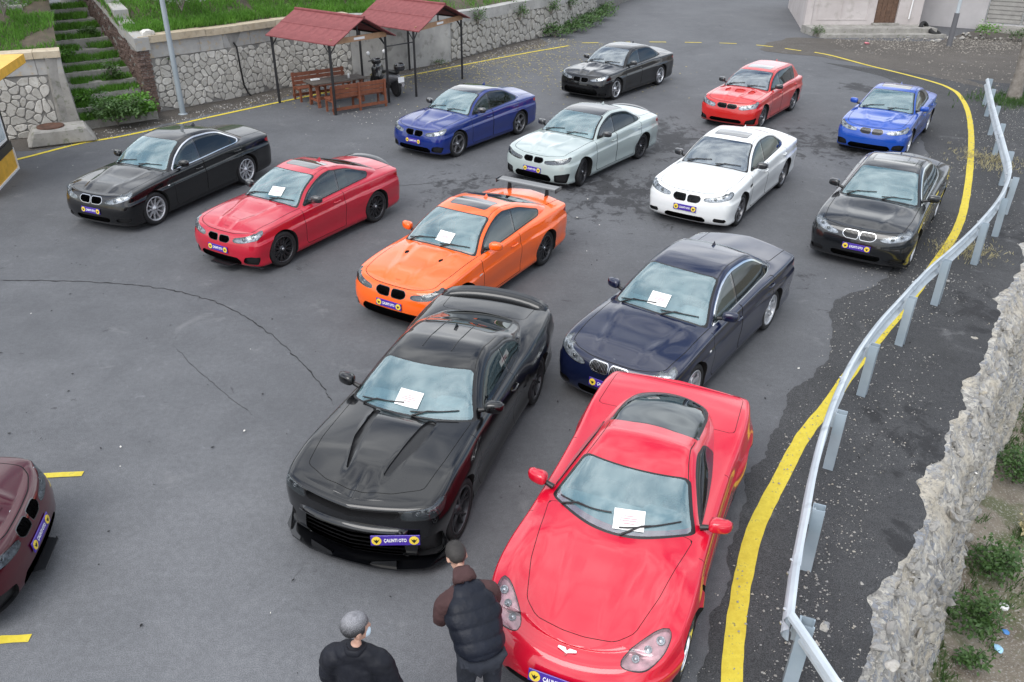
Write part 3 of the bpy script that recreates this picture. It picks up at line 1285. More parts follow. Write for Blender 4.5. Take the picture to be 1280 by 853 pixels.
    if sp.get('rear_seat', True):
        b = MB()
        superell(b, (sx - .92, 0, .52), (.5, W * 1.42, .22), (.4, .3))
        Mx = Matrix.Translation((sx - 1.16, 0, .5)) @ Matrix.Rotation(R(-24), 4, 'Y')
        superell(b, (0, 0, .27), (.18, W * 1.42, .56), (.4, .3), M=Mx)
        b.build('rear_seat', im, root)
    b = MB()
    Mx = Matrix.Translation((dashx - .44, W * .42, zsf - .06)) @ Matrix.Rotation(R(-65), 4, 'Y')
    ring = [(math.cos(t) * .18, math.sin(t) * .18, 0) for t in [2 * PI * k / 24 for k in range(25)]]
    b.tube(ring, .014, 6, cap=False, M=Mx)
    b.box((0, 0, 0), (.34, .04, .02), M=Mx); b.box((0, .0, -.005), (.11, .14, .04), M=Mx, bev=.01)
    b.build('steering_wheel', M_BLK, root)
    # rear-view mirror behind the windscreen
    p, n = c.ws(0, .36)
    b = MB()
    superell(b, (0, 0, 0), (.03, .22, .065), (.5, .5))
    b.tube([(0, 0, 0), (.05, 0, .05)], .01, 6)
    b.build('rear_view_mirror', M_BLK, root, p - n * .09)
    if sp.get('badge', True):
        bx = sp.get('badge_x', xn - .17)
        e = .02
        n = Vector((-(float(c.D(bx + e, 0)) - float(c.D(bx - e, 0))) / (2 * e), 0, 1))
        roundel(root, Vector((bx, 0, float(c.D(bx, 0)) + .002)), n, sp.get('badge_r', .041))
    return root, c

def place(root, px, py, deg, steer=None):
    root.location = (px, py, 0)
    root.rotation_euler = (0, 0, R(deg))

def paper(root, c, y, h, label, rot=0.0, size=(.297, .21)):
    """printed sheet lying on the windscreen: a thing of its own"""
    p, n = c.ws(y, h)
    M = frame_from(p + n * .007, n) @ Matrix.Rotation(rot, 4, 'Z')
    w, d = size
    b = MB()
    N_ = 6
    vs, fs = [], []
    for lv in (0, -.0012):
        for i in range(N_ + 1):
            x = -w / 2 + w * i / N_
            k = .004 * math.cos(i * 1.1)
            vs += [(x, -d / 2, k + lv), (x, d / 2, k * .6 + lv)]
    n2 = 2 * (N_ + 1)
    for i in range(N_):
        a = 2 * i
        fs.append((a, a + 2, a + 3, a + 1))
        fs.append((n2 + a, n2 + a + 1, n2 + a + 3, n2 + a + 2))
    b.add(vs, fs, 0)
    for k, (yy, ww) in enumerate(((.035, .3), (.01, .55), (-.012, .62), (-.04, .35))):
        b.box((0, yy, .0062), (w * ww, .009, .0012), mi=1)
    me = b.mesh('paper_sheet')
    me.materials.append(M_PAPER); me.materials.append(M_PRINT)
    o = link('paper_sheet', me)
    R_ = Matrix.Translation(root.location) @ Matrix.Rotation(root.rotation_euler[2], 4, 'Z')
    o.matrix_world = R_ @ M
    return tagp(o, label, 'paper', 'printed sheets on the windscreens')
# ================================================================== THE CARS
def ftr(tag, name, proj, poly, mat, **k):
    return dict(tag=tag, name=name, proj=proj, poly=poly, mat=mat, **k)

def bmw_base(wb, ohf, ohr, W, H, kind='sedan', **o):
    fx, rx = wb / 2, -wb / 2
    xn, xt = fx + ohf, rx - ohr
    zn = o.get('znose', .71) + .028
    zcow = o.get('zcowl', .985)
    xw0 = o.get('xw0', fx - .50)          # windscreen base on the centre line
    xw1 = o.get('xw1', xw0 - .78)         # its top
    xp = xw1 - .42
    xr1 = o.get('xr1', rx + .48)
    xr0 = o.get('xr0', rx - .30)
    zdk = o.get('zdeck', 1.06)
    zs0 = o.get('zs', .93)
    sp = dict(wb=wb, ohf=ohf, ohr=ohr, W=W)
    sp['shoulder'] = [(xn + .02, zn - .06), (xn - .16, zn + .012), (fx + .35, zn + .085), (fx, zs0 - .062), (xw0, zs0 - .03), (0, zs0), (rx + .3, zs0 + .045), (xr0, zs0 + .05), (xt + .15, zs0 + .03), (xt, zs0 + .01)]
    sp['deck'] = [(xn + .02, zn - .06), (xn - .16, zn + .0), (fx + .35, zn + .12), (fx, zcow - .09), (xw0 + .05, zcow - .005), (xw0 - .2, zcow), (0, zs0 + .03), (rx, zdk - .03), (xr0, zdk), (xt + .2, zdk - .01), (xt, zdk - .015)]
    sp['top'] = [(xw0 + .35, zcow - .21), (xw0, zcow - .01), ((xw0 + xw1) / 2 + .02, (zcow + H) / 2 + .015), (xw1, H - .055), (xw1 - .25, H - .012), (xp, H), (xr1 + .35, H - .010), (xr1, H - .052), ((xr1 + xr0) / 2, (H + zdk) / 2 - .005), (xr0, zdk + .0), (xr0 - .25, zdk - .12)]
    yb = W / 2 - .135
    sp['cabin'] = [(xw0 + .3, yb - .05), (xw0 - .2, yb - .01), (0, yb), (rx + .3, yb - .01), (xr0, yb - .075), (xr0 - .3, yb - .13)]
    sp['ws_top'] = xw1 + .03
    sp['sr'] = (xw1 - .62, xw1 - .20, .37)
    sp['rw_top'] = xr1 - .03
    sp['xmid'] = (xw1 + xr1) / 2
    sp['dash_x'] = xw0 - .30
    bz = zs0
    xa = xw0 - .28
    sp['dlo_lines'] = [((xa, bz), (xa - .001 + .0, bz + .3))][:0]
    xc = o.get('xc', rx - .02)
    # rear edge of the side glass, leaning forward as it rises from the kink
    sp['dlo_lines'] = [((xc - .02, bz + .4), (xc - .02, bz)), ((xc + .07, bz + .06), (xc - .14, bz + .24))] if kind != 'hatch' else [((xc - .10, bz + .4), (xc, bz))]
    sp['dlo_lines'][1:] = [(b, a) for a, b in sp['dlo_lines'][1:]]
    xb = o.get('xb', -.12)
    if kind == 'coupe':
        xb = o.get('xb', -.42)
        sp['pillars'] = [((xb, bz), (xb - .10, bz + .4), .028)]
        dr = [(fx - .62, .24), (fx - .60, bz + .05), (xb - .04, bz + .05), (xb - .06, .62), (xb - .02, .24)]
        sp['doors'] = [dr]
        sp['handles'] = [xb + .18]
        sp['sw_mats'] = [M_SW, M_SW]
    else:
        sp['pillars'] = [((xb, bz), (xb - .07, bz + .4), .038), ((xc + .30, bz), (xc + .22, bz + .4), .012)]
        sp['doors'] = [[(fx - .60, .24), (fx - .58, bz + .05), (xb - .01, bz + .05), (xb + .0, .24)], [(xb - .014, .24), (xb - .024, bz + .05), (xc + .12, bz + .05), (xc + .14, .82), (xc + .42, .40), (xc + .44, .24)]]
        sp['handles'] = [xb + .17, xc + .24]
        sp['sw_mats'] = [M_SW, M_SWDK, M_SWDK]
    hw = W / 2
    sp['hood_line'] = [(xn - .125, hw * .10), (xn - .135, hw * .36), (xn - .20, hw * .62), (xn - .30, hw * .765), (fx + .1, hw * .815), (xw0 - .25, hw * .825)]
    sp['trunk_line'] = [(xr0 + .05, 0), (xr0 + .05, hw * .70), (xt + .10, hw * .72), (xt + .07, 0)]
    sp['mirror'] = dict(x=xw0 - .45)
    return sp, xn, xt, fx, rx

def face(kid=(.022, .235, -.165, -.02), hl=None, chrome=True, barmat=None, lens=((.60, -.095, .034), (.78, -.060, .032)), hlmat=None, low=None, lip=None, fog=None, kdepth=-.045):
    k0, k1, g0, g1 = kid
    f = []
    w = k1 - k0
    kp = [(k0, g0 + .02), (k0 + .02, g0), (k1 - w * .28, g0), (k1 - .012, g0 + .035), (k1, g1 - .045), (k1 - .035, g1), (k0 + .02, g1), (k0, g1 - .02)]
    f.append(ftr('kidney', 'kidney_grille', 'sg', kp, M_BLK, frame=.012 if chrome else .009, fmat=M_KCHROME if chrome else M_GLOSSBLK, depth=[kdepth, 0, 0], round=.02,
                 bars=('s', k0 + .02, k1, .0225, .0045), barmat=barmat or M_GLOSSBLK))
    h = hl or [(.36, -.165), (.385, -.085), (.52, -.05), (.75, -.02), (.98, .02), (1.06, .02), (1.02, -.06), (.90, -.13), (.70, -.165), (.50, -.18)]
    f.append(ftr('hl', 'headlight', 'sg', h, hlmat or M_LAMP, frame=.007, fmat=M_GLOSSBLK, depth=.035, round=.05, cover=True, lens=lens))
    for p in (low or []):
        f.append(p)
    return f

LOW_E60 = lambda: [ftr('low', 'lower_intake', 'sz', [(-.4, .235), (.40, .235), (.46, .30), (.42, .345), (-.4, .345)], M_BLK, depth=[-.05, 0, 0], sides=(0,), bars=('z', .26, .34, .028, .004)),
                   ftr('side_in', 'side_intake', 'sz', [(.60, .25), (.88, .25), (.93, .33), (.66, .35), (.58, .31)], M_BLK, depth=[-.04, -.015, 0]),
                   ftr('lipf', 'chin', 'sz', [(-.5, .1), (1.25, .1), (1.25, .185), (-.5, .185)], M_BLK, noobj=False, sides=(0,), round=0)]

def rear_lamps(xt):
    return [ftr('tl', 'tail_light', 'xz', [(xt - .2, .74), (xt + .22, .80), (xt + .36, .86), (xt + .34, .90), (xt + .1, .91), (xt - .2, .90)], M_RED, where='rear', depth=.004, round=.02),
            ]

def car_e60(paintm, label, rim, rimmat, **o):
    sp, xn, xt, fx, rx = bmw_base(2.89, .83, 1.12, 1.846, 1.468, znose=.725, zs=.945, zdeck=1.085, zcowl=1.0)
    hl = [(.37, -.150), (.39, -.10), (.50, -.075), (.66, -.030), (.84, .028), (1.06, .060), (1.16, .055), (1.08, -.005), (.94, -.075), (.75, -.125), (.54, -.160)]
    sp['feats'] = face(hl=hl, low=LOW_E60(), barmat=o.pop('barmat', M_GLOSSBLK), kid=(.02, .295, -.178, -.045)) + rear_lamps(xt) + [
        ftr('ind', 'side_indicator', 'xz', [(fx - .50, .70), (fx - .42, .70), (fx - .42, .722), (fx - .50, .722)], M_WHITE, where='side', depth=-.004, round=.008)]
    sp['trim_mat'] = M_CHROME
    sp['trimw'] = .022
    sp['rr'], sp['rw'] = .25, .342
    sp['rim'], sp['rimmat'] = rim, rimmat
    sp.update(o)
    sp['deckmod'] = lambda x, y, w: .012 * np.exp(-((y - (.30 + .22 * smooth(xn - .1, fx - .6, x))) / .05) ** 2) * smooth(xn - .08, xn - .4, x) * smooth(.3, .9, x)
    r, c = build_car(sp, paintm, label)
    p = Matrix.Translation((xn + .006, 0, .455)) @ Matrix.Rotation(R(90), 4, 'Z') @ Matrix.Rotation(R(84), 4, 'X')
    plate_parts(r, p)
    return r, c

def low_m(w=.46, z0=.19, z1=.37, side=((.56, .24), (.86, .22), (.93, .36), (.74, .39), (.60, .36)), z2=None):
    return [ftr('low', 'lower_intake', 'sz', [(-.4, z0), (w, z0), (w + .05, (z0 + z1) / 2), (w - .03, z1), (-.4, z1)], M_BLK, depth=[-.05, 0, 0], sides=(0,), bars=('z', z0 + .03, z1 - .01, .03, .004)),
            ftr('side_in', 'side_intake', 'sz', list(side), M_BLK, depth=[-.05, -.02, 0]),
            ftr('lipf', 'chin', 'sz', [(-.5, .1), (1.25, .1), (1.25, .178), (-.5, .178)], M_BLK, sides=(0,), round=0)]

def hood_crease(xn, fx, amp=.014, y0=.20, y1=.46, w=.05):
    return lambda x, y, wq: amp * np.exp(-((y - (y0 + (y1 - y0) * smooth(xn - .1, fx - .6, x))) / w) ** 2) * smooth(xn - .08, xn - .4, x) * smooth(.3, .8, x)

def show_plate(r, xn, z=.455, dx=.008, y=0, yaw=0, tilt=84, w=.50, h=.115, ring=M_YEL):
    M = Matrix.Translation((xn + dx, y, z)) @ Matrix.Rotation(R(90 + yaw), 4, 'Z') @ Matrix.Rotation(R(tilt), 4, 'X')
    return plate_parts(r, M, w, h, ring)

def splitter(r, c, mat, z=.135, th=.018, out=.05, back=.55):
    """flat lip following the bumper's plan outline"""
    ys = np.linspace(-.96, .96, 25) * c.W
    X = c.xn - np.linspace(0, 1.2, 200)
    W_ = np.array([float(c.ye(x)) + .14 for x in X])
    pts = []
    for y in ys:
        i = int(np.argmin(np.abs(W_ - abs(y)))) if abs(y) > W_[1] else 0
        pts.append((X[i] + out - (.0 if abs(y) < W_[1] else 0), y))
    pts = [(max(px_, c.fx + .30), y) for px_, y in pts]
    poly = pts + [(c.xn - back, .7 * c.W), (c.xn - back, -.7 * c.W)]
    b = MB().prism(poly, z, z + th)
    return link('front_splitter', fix_normals(b.mesh('front_splitter')), mat, r)

def lip_spoiler(r, c, mat, h=.05, x=None, w=.62, d=.16):
    """low spoiler on the boot edge"""
    x = x if x is not None else c.xt + .16
    vs, fs = [], []
    n = 13
    for i in range(n):
        t = -1 + 2 * i / (n - 1)
        y = t * w
        zz = float(c.D(x, y)); xx = x + .10 * t * t
        hh = h * (1 - .55 * t ** 4)
        vs += [(xx + d * .5, y, zz - .012), (xx - .02, y, zz + hh * .45), (xx - d * .5, y, zz + hh), (xx - d * .55, y, zz + hh - .02), (xx - d * .35, y, zz - .03)]
    for i in range(n - 1):
        for j in range(5):
            a, b = i * 5 + j, i * 5 + (j + 1) % 5
            fs.append((a, b, b + 5, a + 5))
    fs += [tuple(range(5)), tuple(range(5 * n - 5, 5 * n))[::-1]]
    b = MB().add(vs, fs, 0, True)
    return link('boot_spoiler', fix_normals(b.mesh('boot_spoiler')), mat, r)

LENS2 = ((.55, -.115, .040), (.76, -.085, .036))
HL_SLIM = [(.37, -.135), (.40, -.085), (.54, -.070), (.76, -.035), (.98, .012), (1.08, .020), (1.06, -.03), (.93, -.095), (.72, -.135), (.5, -.152)]

def car_c92(paintm, label):     # orange coupe with bonnet vents and a rear wing
    sp, xn, xt, fx, rx = bmw_base(2.76, .80, 1.05, 1.82, 1.42, kind='coupe', znose=.70, zs=.925, zdeck=1.06, zcowl=.985, xr0=-1.38 - .42, xr1=-1.38 + .62, xc=-1.38 + .02)
    sp['feats'] = face(hl=HL_SLIM, chrome=False, kid=(.022, .295, -.175, -.048), hlmat=M_LAMPDK, low=low_m(.56, .19, .37, ((.70, .24), (.90, .24), (.95, .36), (.74, .37)))) + rear_lamps(xt) + [
        ftr('gill', 'fender_vent', 'xz', [(fx - .44, .66), (fx - .60, .675), (fx - .60, .70), (fx - .44, .69)], M_SATIN, where='side', depth=.004, round=.01),
        ftr('vent', 'bonnet_vent', 'xy', [(fx - .08, .30), (fx - .12, .37), (fx - .25, .39), (fx - .20, .31)], M_BLK, where='top', depth=[0, 0, -.02], round=.02)]
    sp['sunroof'] = sp['sr']
    sp['flare'] = (.03, .045)
    sp['rim'], sp['rimmat'], sp['rr'], sp['rw'] = (10, 'twin'), M_DARKRIM, .245, .335
    hc = hood_crease(xn, fx, .016)
    sp['deckmod'] = lambda x, y, w: hc(x, y, w) + .022 * smooth(.34, .2, y) * smooth(xn - .3, fx + .1, x) * smooth(fx - .75, fx - .45, x)
    r, c = build_car(sp, paintm, label)
    show_plate(r, xn, .46)
    # wing on two struts
    xw, zw = xt + .20, 1.19
    b = MB()
    vs, fs = [], []
    prof = [(.11, .0), (.08, .012), (0, .015), (-.11, .024), (-.115, .019), (0, .004), (.08, -.002)]
    for y in (-.66, -.35, 0, .35, .66):
        vs += [(xw + a, y, zw + h) for a, h in prof]
    n = len(prof)
    for i in range(4):
        for j in range(n):
            a, q = i * n + j, i * n + (j + 1) % n
            fs.append((a, q, q + n, a + n))
    b.add(vs, fs, 0, False)
    wing = link('rear_wing', fix_normals(b.mesh('rear_wing')), M_CARBON, r)
    for sd in (1, -1):
        e = MB().box((xw - .01, sd * .665, zw - .01), (.25, .012, .09), bev=.005)
        e.build('wing_end_plate', M_CARBON, wing)
        z1 = float(c.D(xw, .42))
        e = MB().add([(xw + .09, sd * .42 - .006, z1 - .02), (xw - .08, sd * .42 - .006, z1 - .02), (xw - .05, sd * .42 - .006, zw + .01), (xw + .04, sd * .42 - .006, zw + .01),
                      (xw + .09, sd * .42 + .006, z1 - .02), (xw - .08, sd * .42 + .006, z1 - .02), (xw - .05, sd * .42 + .006, zw + .01), (xw + .04, sd * .42 + .006, zw + .01)],
                     [(0, 1, 2, 3), (4, 7, 6, 5), (0, 4, 5, 1), (1, 5, 6, 2), (2, 6, 7, 3), (3, 7, 4, 0)])
        link('wing_strut', fix_normals(e.mesh('wing_strut')), M_BLK, wing)
    return r, c

def car_f22(paintm, label):     # red coupe, black lip, boot spoiler
    sp, xn, xt, fx, rx = bmw_base(2.69, .77, .98, 1.785, 1.415, kind='coupe', znose=.71, zs=.925, zdeck=1.06, zcowl=.985, xr0=-1.345 - .38, xr1=-1.345 + .60, xc=-1.345 + .04, xb=-.36)
    sp['feats'] = face(hl=[(.35, -.15), (.37, -.09), (.5, -.07), (.74, -.035), (.97, .015), (1.09, .02), (1.04, -.035), (.90, -.10), (.7, -.135), (.5, -.158)], chrome=False, kid=(.022, .28, -.185, -.07), low=low_m(.48, .19, .34)) + rear_lamps(xt)
    sp['sunroof'] = sp['sr']
    sp['flare'] = (.02, .03)
    sp['rim'], sp['rimmat'], sp['rr'] = (12, 'thin'), M_DARKRIM, .25
    sp['mirror'] = dict(x=fx - .95, mat=M_CARBON)
    sp['deckmod'] = hood_crease(xn, fx, .02, .18, .44)
    r, c = build_car(sp, paintm, label)
    show_plate(r, xn, .45)
    splitter(r, c, M_CARBON)
    lip_spoiler(r, c, M_CARBON)
    return r, c

def car_e90(paintm, label, dark=True, **o):
    sp, xn, xt, fx, rx = bmw_base(2.76, .78, .99, 1.817, 1.42, znose=.71, zs=.93, zdeck=1.065, zcowl=.985)
    sp['feats'] = face(hl=HL_SLIM, chrome=False, kid=(.022, .295, -.175, -.048), low=low_m(.50, .19, .33)) + rear_lamps(xt)
    if dark:
        sp['darkroof'] = M_GLOSSBLK
        sp['mirror'] = dict(x=fx - .95, mat=M_GLOSSBLK)
    else:
        sp['sunroof'] = sp['sr']
    sp['rim'], sp['rimmat'] = (5, 'wide'), M_GREYRIM
    sp['rr'] = .245
    sp['deckmod'] = hood_crease(xn, fx, .02)
    sp.update(o)
    r, c = build_car(sp, paintm, label)
    if dark:
        show_plate(r, xn, .455)
    return r, c

def car_f80(paintm, label):     # pale grey sedan, big side intakes
    sp, xn, xt, fx, rx = bmw_base(2.81, .79, 1.05, 1.90, 1.43, znose=.72, zs=.94, zdeck=1.08, zcowl=.995)
    sp['feats'] = face(hl=[(.31, -.16), (.33, -.11), (.5, -.095), (.76, -.06), (.99, -.015), (1.08, -.01), (1.02, -.075), (.88, -.135), (.62, -.17), (.4, -.18)], chrome=False, kid=(.022, .28, -.175, -.06), hlmat=M_LAMPDK,
                       low=low_m(.48, .19, .36, ((.60, .20), (.92, .20), (1.00, .42), (.94, .44), (.60, .38)))) + rear_lamps(xt)
    sp['darkroof'] = M_CARBON
    sp['flare'] = (.04, .055)
    sp['rim'], sp['rimmat'], sp['rr'] = (10, 'vee'), M_DARKRIM, .255
    sp['mirror'] = dict(x=fx - .95, mat=M_CARBON)
    sp['int_mat'] = M_INTRED
    sp['steer'] = R(14)
    hc = hood_crease(xn, fx, .02, .16, .46)
    sp['deckmod'] = lambda x, y, w: hc(x, y, w) + .015 * smooth(.36, .22, y) * smooth(xn - .3, fx + .1, x) * smooth(fx - .75, fx - .45, x)
    r, c = build_car(sp, paintm, label)
    show_plate(r, xn, .43, h=.12)
    splitter(r, c, M_CARBON, out=.03)
    lip_spoiler(r, c, M_CARBON, h=.03)
    return r, c

HL_F10 = [(.36, -.15), (.38, -.10), (.50, -.08), (.72, -.045), (.96, .010), (1.12, .028), (1.08, -.03), (.94, -.10), (.74, -.14), (.5, -.165)]
def car_f10(paintm, label, m5, **o):
    sp, xn, xt, fx, rx = bmw_base(2.965, .84, 1.10, 1.885, 1.46, znose=.755, zs=.95, zdeck=1.10, zcowl=1.01)
    if m5:
        low = low_m(.42, .20, .32, ((.60, .25), (.86, .235), (.93, .31), (.62, .335)))
        sp['sunroof'] = sp['sr']
    else:
        low = low_m(.62, .20, .42, ((.70, .22), (.95, .22), (1.0, .30), (.72, .32)))
    sp['feats'] = face(hl=HL_F10, chrome=False, kid=(.022, .30, -.215, -.075), low=low) + rear_lamps(xt)
    if m5:
        sp['feats'].append(ftr('gill', 'fender_vent', 'xz', [(fx - .42, .70), (fx - .62, .72), (fx - .60, .765), (fx - .42, .755)], M_BLK, where='side', depth=.01, round=.01))
    sp['ws_mat'] = M_WSDK
    sp['flare'] = (.03, .035)
    sp['rim'], sp['rr'], sp['rw'] = (5, 'vee'), .255, .345
    sp['rimmat'] = M_SATIN if not m5 else M_GREYRIM
    sp['mirror'] = dict(x=fx - .95, mat=M_CARBON)
    hc = hood_crease(xn, fx, .024, .15, .46)
    sp['deckmod'] = hc if m5 else (lambda x, y, w: hc(x, y, w) + .03 * smooth(.40, .30, y) * smooth(.10, .2, y) * smooth(fx + .1, fx - .35, x) * smooth(fx - .62, fx - .5, x))
    sp.update(o)
    r, c = build_car(sp, paintm, label)
    if m5:
        show_plate(r, xn, .46, h=.12)
    return r, c

def car_f20(paintm, label):     # red five-door hatchback
    sp, xn, xt, fx, rx = bmw_base(2.69, .78, .86, 1.775, 1.43, kind='hatch', znose=.74, zs=.95, zdeck=1.02, zcowl=1.01, xr1=-1.345 - .40, xr0=-1.345 - .80, xc=-1.345 - .10)
    sp['feats'] = face(hl=[(.36, -.185), (.37, -.10), (.5, -.08), (.74, -.05), (.97, .0), (1.07, .005), (1.02, -.07), (.88, -.14), (.66, -.17), (.5, -.19)], chrome=False, kid=(.012, .31, -.18, -.06),
                       low=low_m(.46, .22, .33, ((.58, .22), (.92, .22), (.98, .42), (.90, .40), (.62, .33)))) + rear_lamps(xt)
    sp['sunroof'] = sp['sr']
    sp['ws_mat'] = M_WSDK
    sp['flare'] = (.03, .035)
    sp['mirror'] = dict(x=fx - .93, mat=M_CARBON)
    sp['rim'], sp['rimmat'], sp['rr'] = (5, 'twin'), M_GREYRIM, .245
    sp['trunk_line'] = None
    hc = hood_crease(xn, fx, .02, .15, .40)
    sp['deckmod'] = hc
    sp['feats'] += [ftr('scoop', 'bonnet_scoop', 'xy', [(fx - .02, -.02), (fx - .06, .13), (fx - .26, .15), (fx - .30, .0)], simple('red_scoop', (.42, .02, .015), .5), where='top', depth=[0, 0, -.025], round=.03),
                    ftr('scoop2', 'bonnet_scoop', 'xy', [(fx - .02, .27), (fx - .04, .42), (fx - .24, .47), (fx - .28, .32)], simple('red_scoop', (.42, .02, .015), .5), where='top', depth=[0, 0, -.025], round=.03)]
    r, c = build_car(sp, paintm, label)
    return r, c

def car_m4(paintm, label):      # dark red coupe entering the frame at the left
    sp, xn, xt, fx, rx = bmw_base(2.81, .80, 1.05, 1.87, 1.39, kind='coupe', znose=.71, zs=.93, zdeck=1.06, zcowl=.985, xr0=-1.405 - .40, xr1=-1.405 + .62, xc=-1.405 + .02)
    sp['feats'] = face(hl=[(.31, -.16), (.33, -.11), (.5, -.095), (.76, -.06), (.99, -.015), (1.08, -.01), (1.02, -.075), (.88, -.135), (.62, -.17), (.4, -.18)], chrome=False, kid=(.022, .28, -.175, -.055),
                       low=low_m(.48, .19, .34, ((.62, .20), (.92, .20), (1.00, .40), (.94, .42), (.62, .37)))) + rear_lamps(xt)
    sp['flare'] = (.04, .05)
    sp['rim'], sp['rimmat'] = (10, 'twin'), M_DARKRIM
    sp['mirror'] = dict(x=fx - .93, mat=M_CARBON)
    hc = hood_crease(xn, fx, .02, .16, .46)
    sp['deckmod'] = lambda x, y, w: hc(x, y, w) + .02 * smooth(.34, .2, y) * smooth(xn - .3, fx + .1, x) * smooth(fx - .75, fx - .45, x)
    r, c = build_car(sp, paintm, label)
    show_plate(r, xn, .45)
    splitter(r, c, M_CARBON, out=.04)
    return r, c

def car_camaro(paintm, label):
    wb, W = 2.811, 1.87
    fx, rx = wb / 2, -wb / 2
    xn, xt = fx + .83, rx - 1.03
    hw = W / 2
    xw0, xw1 = fx - .56, fx - 1.28
    sp = dict(wb=wb, ohf=.83, ohr=1.03, W=W)
    sp['fcorner'] = [(0, 0), (.030, .25), (.075, .5), (.135, .74), (.215, .90), (.35, .975), (.62, 1.0)]
    sp['shoulder'] = [(xn + .02, .79), (xn - .12, .825), (xn - .4, .875), (fx, .945), (xw0, .955), (0, .965), (rx + .55, .985), (rx, 1.03), (rx - .5, 1.04), (xt, 1.02)]
    sp['deck'] = [(xn + .02, .79), (xn - .12, .835), (xn - .4, .90), (fx, .97), (xw0 + .05, 1.0), (0, 1.0), (rx, 1.05), (rx - .5, 1.075), (xt + .1, 1.06), (xt, 1.05)]
    H = 1.385
    sp['top'] = [(xw0 + .4, .77), (xw0, .99), ((xw0 + xw1) / 2 + .02, 1.19), (xw1, H - .06), (xw1 - .25, H - .015), (xw1 - .5, H), (rx + .85, H - .02), (rx + .55, H - .055), (rx + .1, 1.20), (rx - .38, 1.07), (rx - .7, .97)]
    sp['cabin'] = [(xw0 + .3, hw - .14), (xw0 - .2, hw - .115), (0, hw - .12), (rx + .4, hw - .15), (rx - .1, hw - .27), (rx - .6, hw - .42)]
    sp['tumble'] = .56
    sp['bow'] = .34
    sp['ws_top'], sp['rw_top'], sp['xmid'] = xw1 + .04, rx + .55, -.35
    sp['dash_x'] = xw0 - .32
    sp['nose_prof'] = pchip([(0, .09), (.06, .05), (.14, .02), (.3, .0), (.5, .0), (.62, .0), (.74, .008), (.84, .018), (.92, .03), (.965, .05), (.985, .08), (1, .13)])
    sp['side_prof'] = pchip([(0, .055), (.05, .03), (.13, .02), (.22, .045), (.36, .04), (.5, .02), (.62, .004), (.70, .0), (.77, .004), (.84, .018), (.91, .035), (.955, .055), (.985, .08), (1, .115)])
    sp['flare'] = (.03, .06)
    sp['railtop'] = .085
    xc = rx + .42
    sp['dlo_lines'] = [((xc, 1.3), (xc - .16, .95))]
    sp['pillars'] = [((-.50, .96), (-.60, 1.3), .022)]
    sp['doors'] = [[(fx - .60, .24), (fx - .56, 1.0), (-.52, 1.02), (-.50, .62), (-.46, .24)]]
    sp['handles'] = [-.40]
    sp['sw_mats'] = [M_SWDK, M_SWDK]
    sp['rw_mat'] = M_SWDK
    sp['hood_line'] = [(xn - .22, .02), (xn - .27, hw * .40), (xn - .42, hw * .72), (fx, hw * .775), (xw0 - .22, hw * .80), (xw0 - .22, 0)]
    sp['trunk_line'] = [(rx - .34, 0), (rx - .34, hw * .66), (xt + .13, hw * .70), (xt + .1, 0)]
    sp['mirror'] = dict(x=fx - .98, dz=.13, out=-.03)
    sp['handle_out'] = .0
    sp['rw'], sp['rr'], sp['rim'], sp['rimmat'], sp['tw'] = .355, .27, (5, 'vee'), M_DARKRIM, .27
    sp['archgap'] = .04
    sp['hubsilver'] = False
    sp['seam_w'] = .0038
    sp['badge'] = False
    sp['badge_x'] = 0
    sp['fin'] = True
    def dm(x, y, w):
        edge = .20 + .16 * smooth(fx + .5, xw0, x)
        bul = .045 * smooth(edge + .05, edge - .02, y) * smooth(xn - .25, fx + .25, x) * smooth(.5, .75, x)
        ridge = .012 * np.exp(-(y / .035) ** 2) * smooth(fx + .25, fx + .5, x)
        valley = -.018 * smooth(.26, .10, y) * smooth(fx + .25, fx + .55, x)
        haunch = .035 * np.exp(-((x - rx) / .5) ** 2) * np.exp(-((w - .15) / .18) ** 2)
        duck = .075 * smooth(xt + .24, xt + .06, x) * smooth(.0, .12, w)
        return bul + ridge + valley + haunch + duck
    sp['deckmod'] = dm
    G_ = M_GLOSSBLK
    sp['feats'] = [
        ftr('slit', 'upper_grille', 'sg', [(-.5, -.140), (.52, -.130), (.56, -.09), (.54, -.045), (-.5, -.050)], M_BLK, depth=[-.09, 0, 0], sides=(0,), round=.01),
        ftr('hl', 'headlight', 'sg', [(.56, -.14), (.58, -.045), (.80, -.03), (1.10, -.025), (1.16, -.06), (1.05, -.125), (.85, -.145)], M_LAMPDK, frame=.008, fmat=M_BLK, depth=.05, cover=True, lens=((.72, -.095, .018), (.84, -.09, .018), (.96, -.082, .018)), round=.02),
        ftr('low', 'lower_grille', 'sz', [(-.5, .19), (.50, .19), (.60, .26), (.57, .50), (.48, .575), (-.5, .575)], M_BLK, depth=[-.07, 0, 0], sides=(0,), bars=('z', .235, .53, .058, .007), barmat=simple('grille_grey', (.24, .25, .27), .3, coat=1), bardepth=[-.02, 0, 0], round=.02),
        ftr('side_in', 'side_intake', 'sz', [(.70, .22), (1.02, .22), (1.08, .42), (.98, .50), (.74, .48)], M_BLK, depth=[-.07, -.03, 0], round=.02),
        ftr('ch', 'bonnet_channel', 'xy', [(xw0 - .04, .30), (xw0 - .04, .40), (fx - .1, .385), (fx + .36, .245), (fx + .40, .195), (fx + .16, .225), (fx - .2, .255)], M_BLK, where='top', depth=[0, 0, -.03], round=.02),
        ftr('tl', 'tail_light', 'xz', [(xt - .2, .80), (xt + .22, .82), (xt + .30, .90), (xt + .1, .96), (xt - .2, .95)], M_RED, where='rear', depth=.006),
        ftr('gill', 'quarter_scoop', 'xz', [(rx + .66, .60), (rx + .50, .58), (rx + .46, .74), (rx + .60, .78)], M_BLK, where='side', depth=[0, -.02, 0], round=.03)]
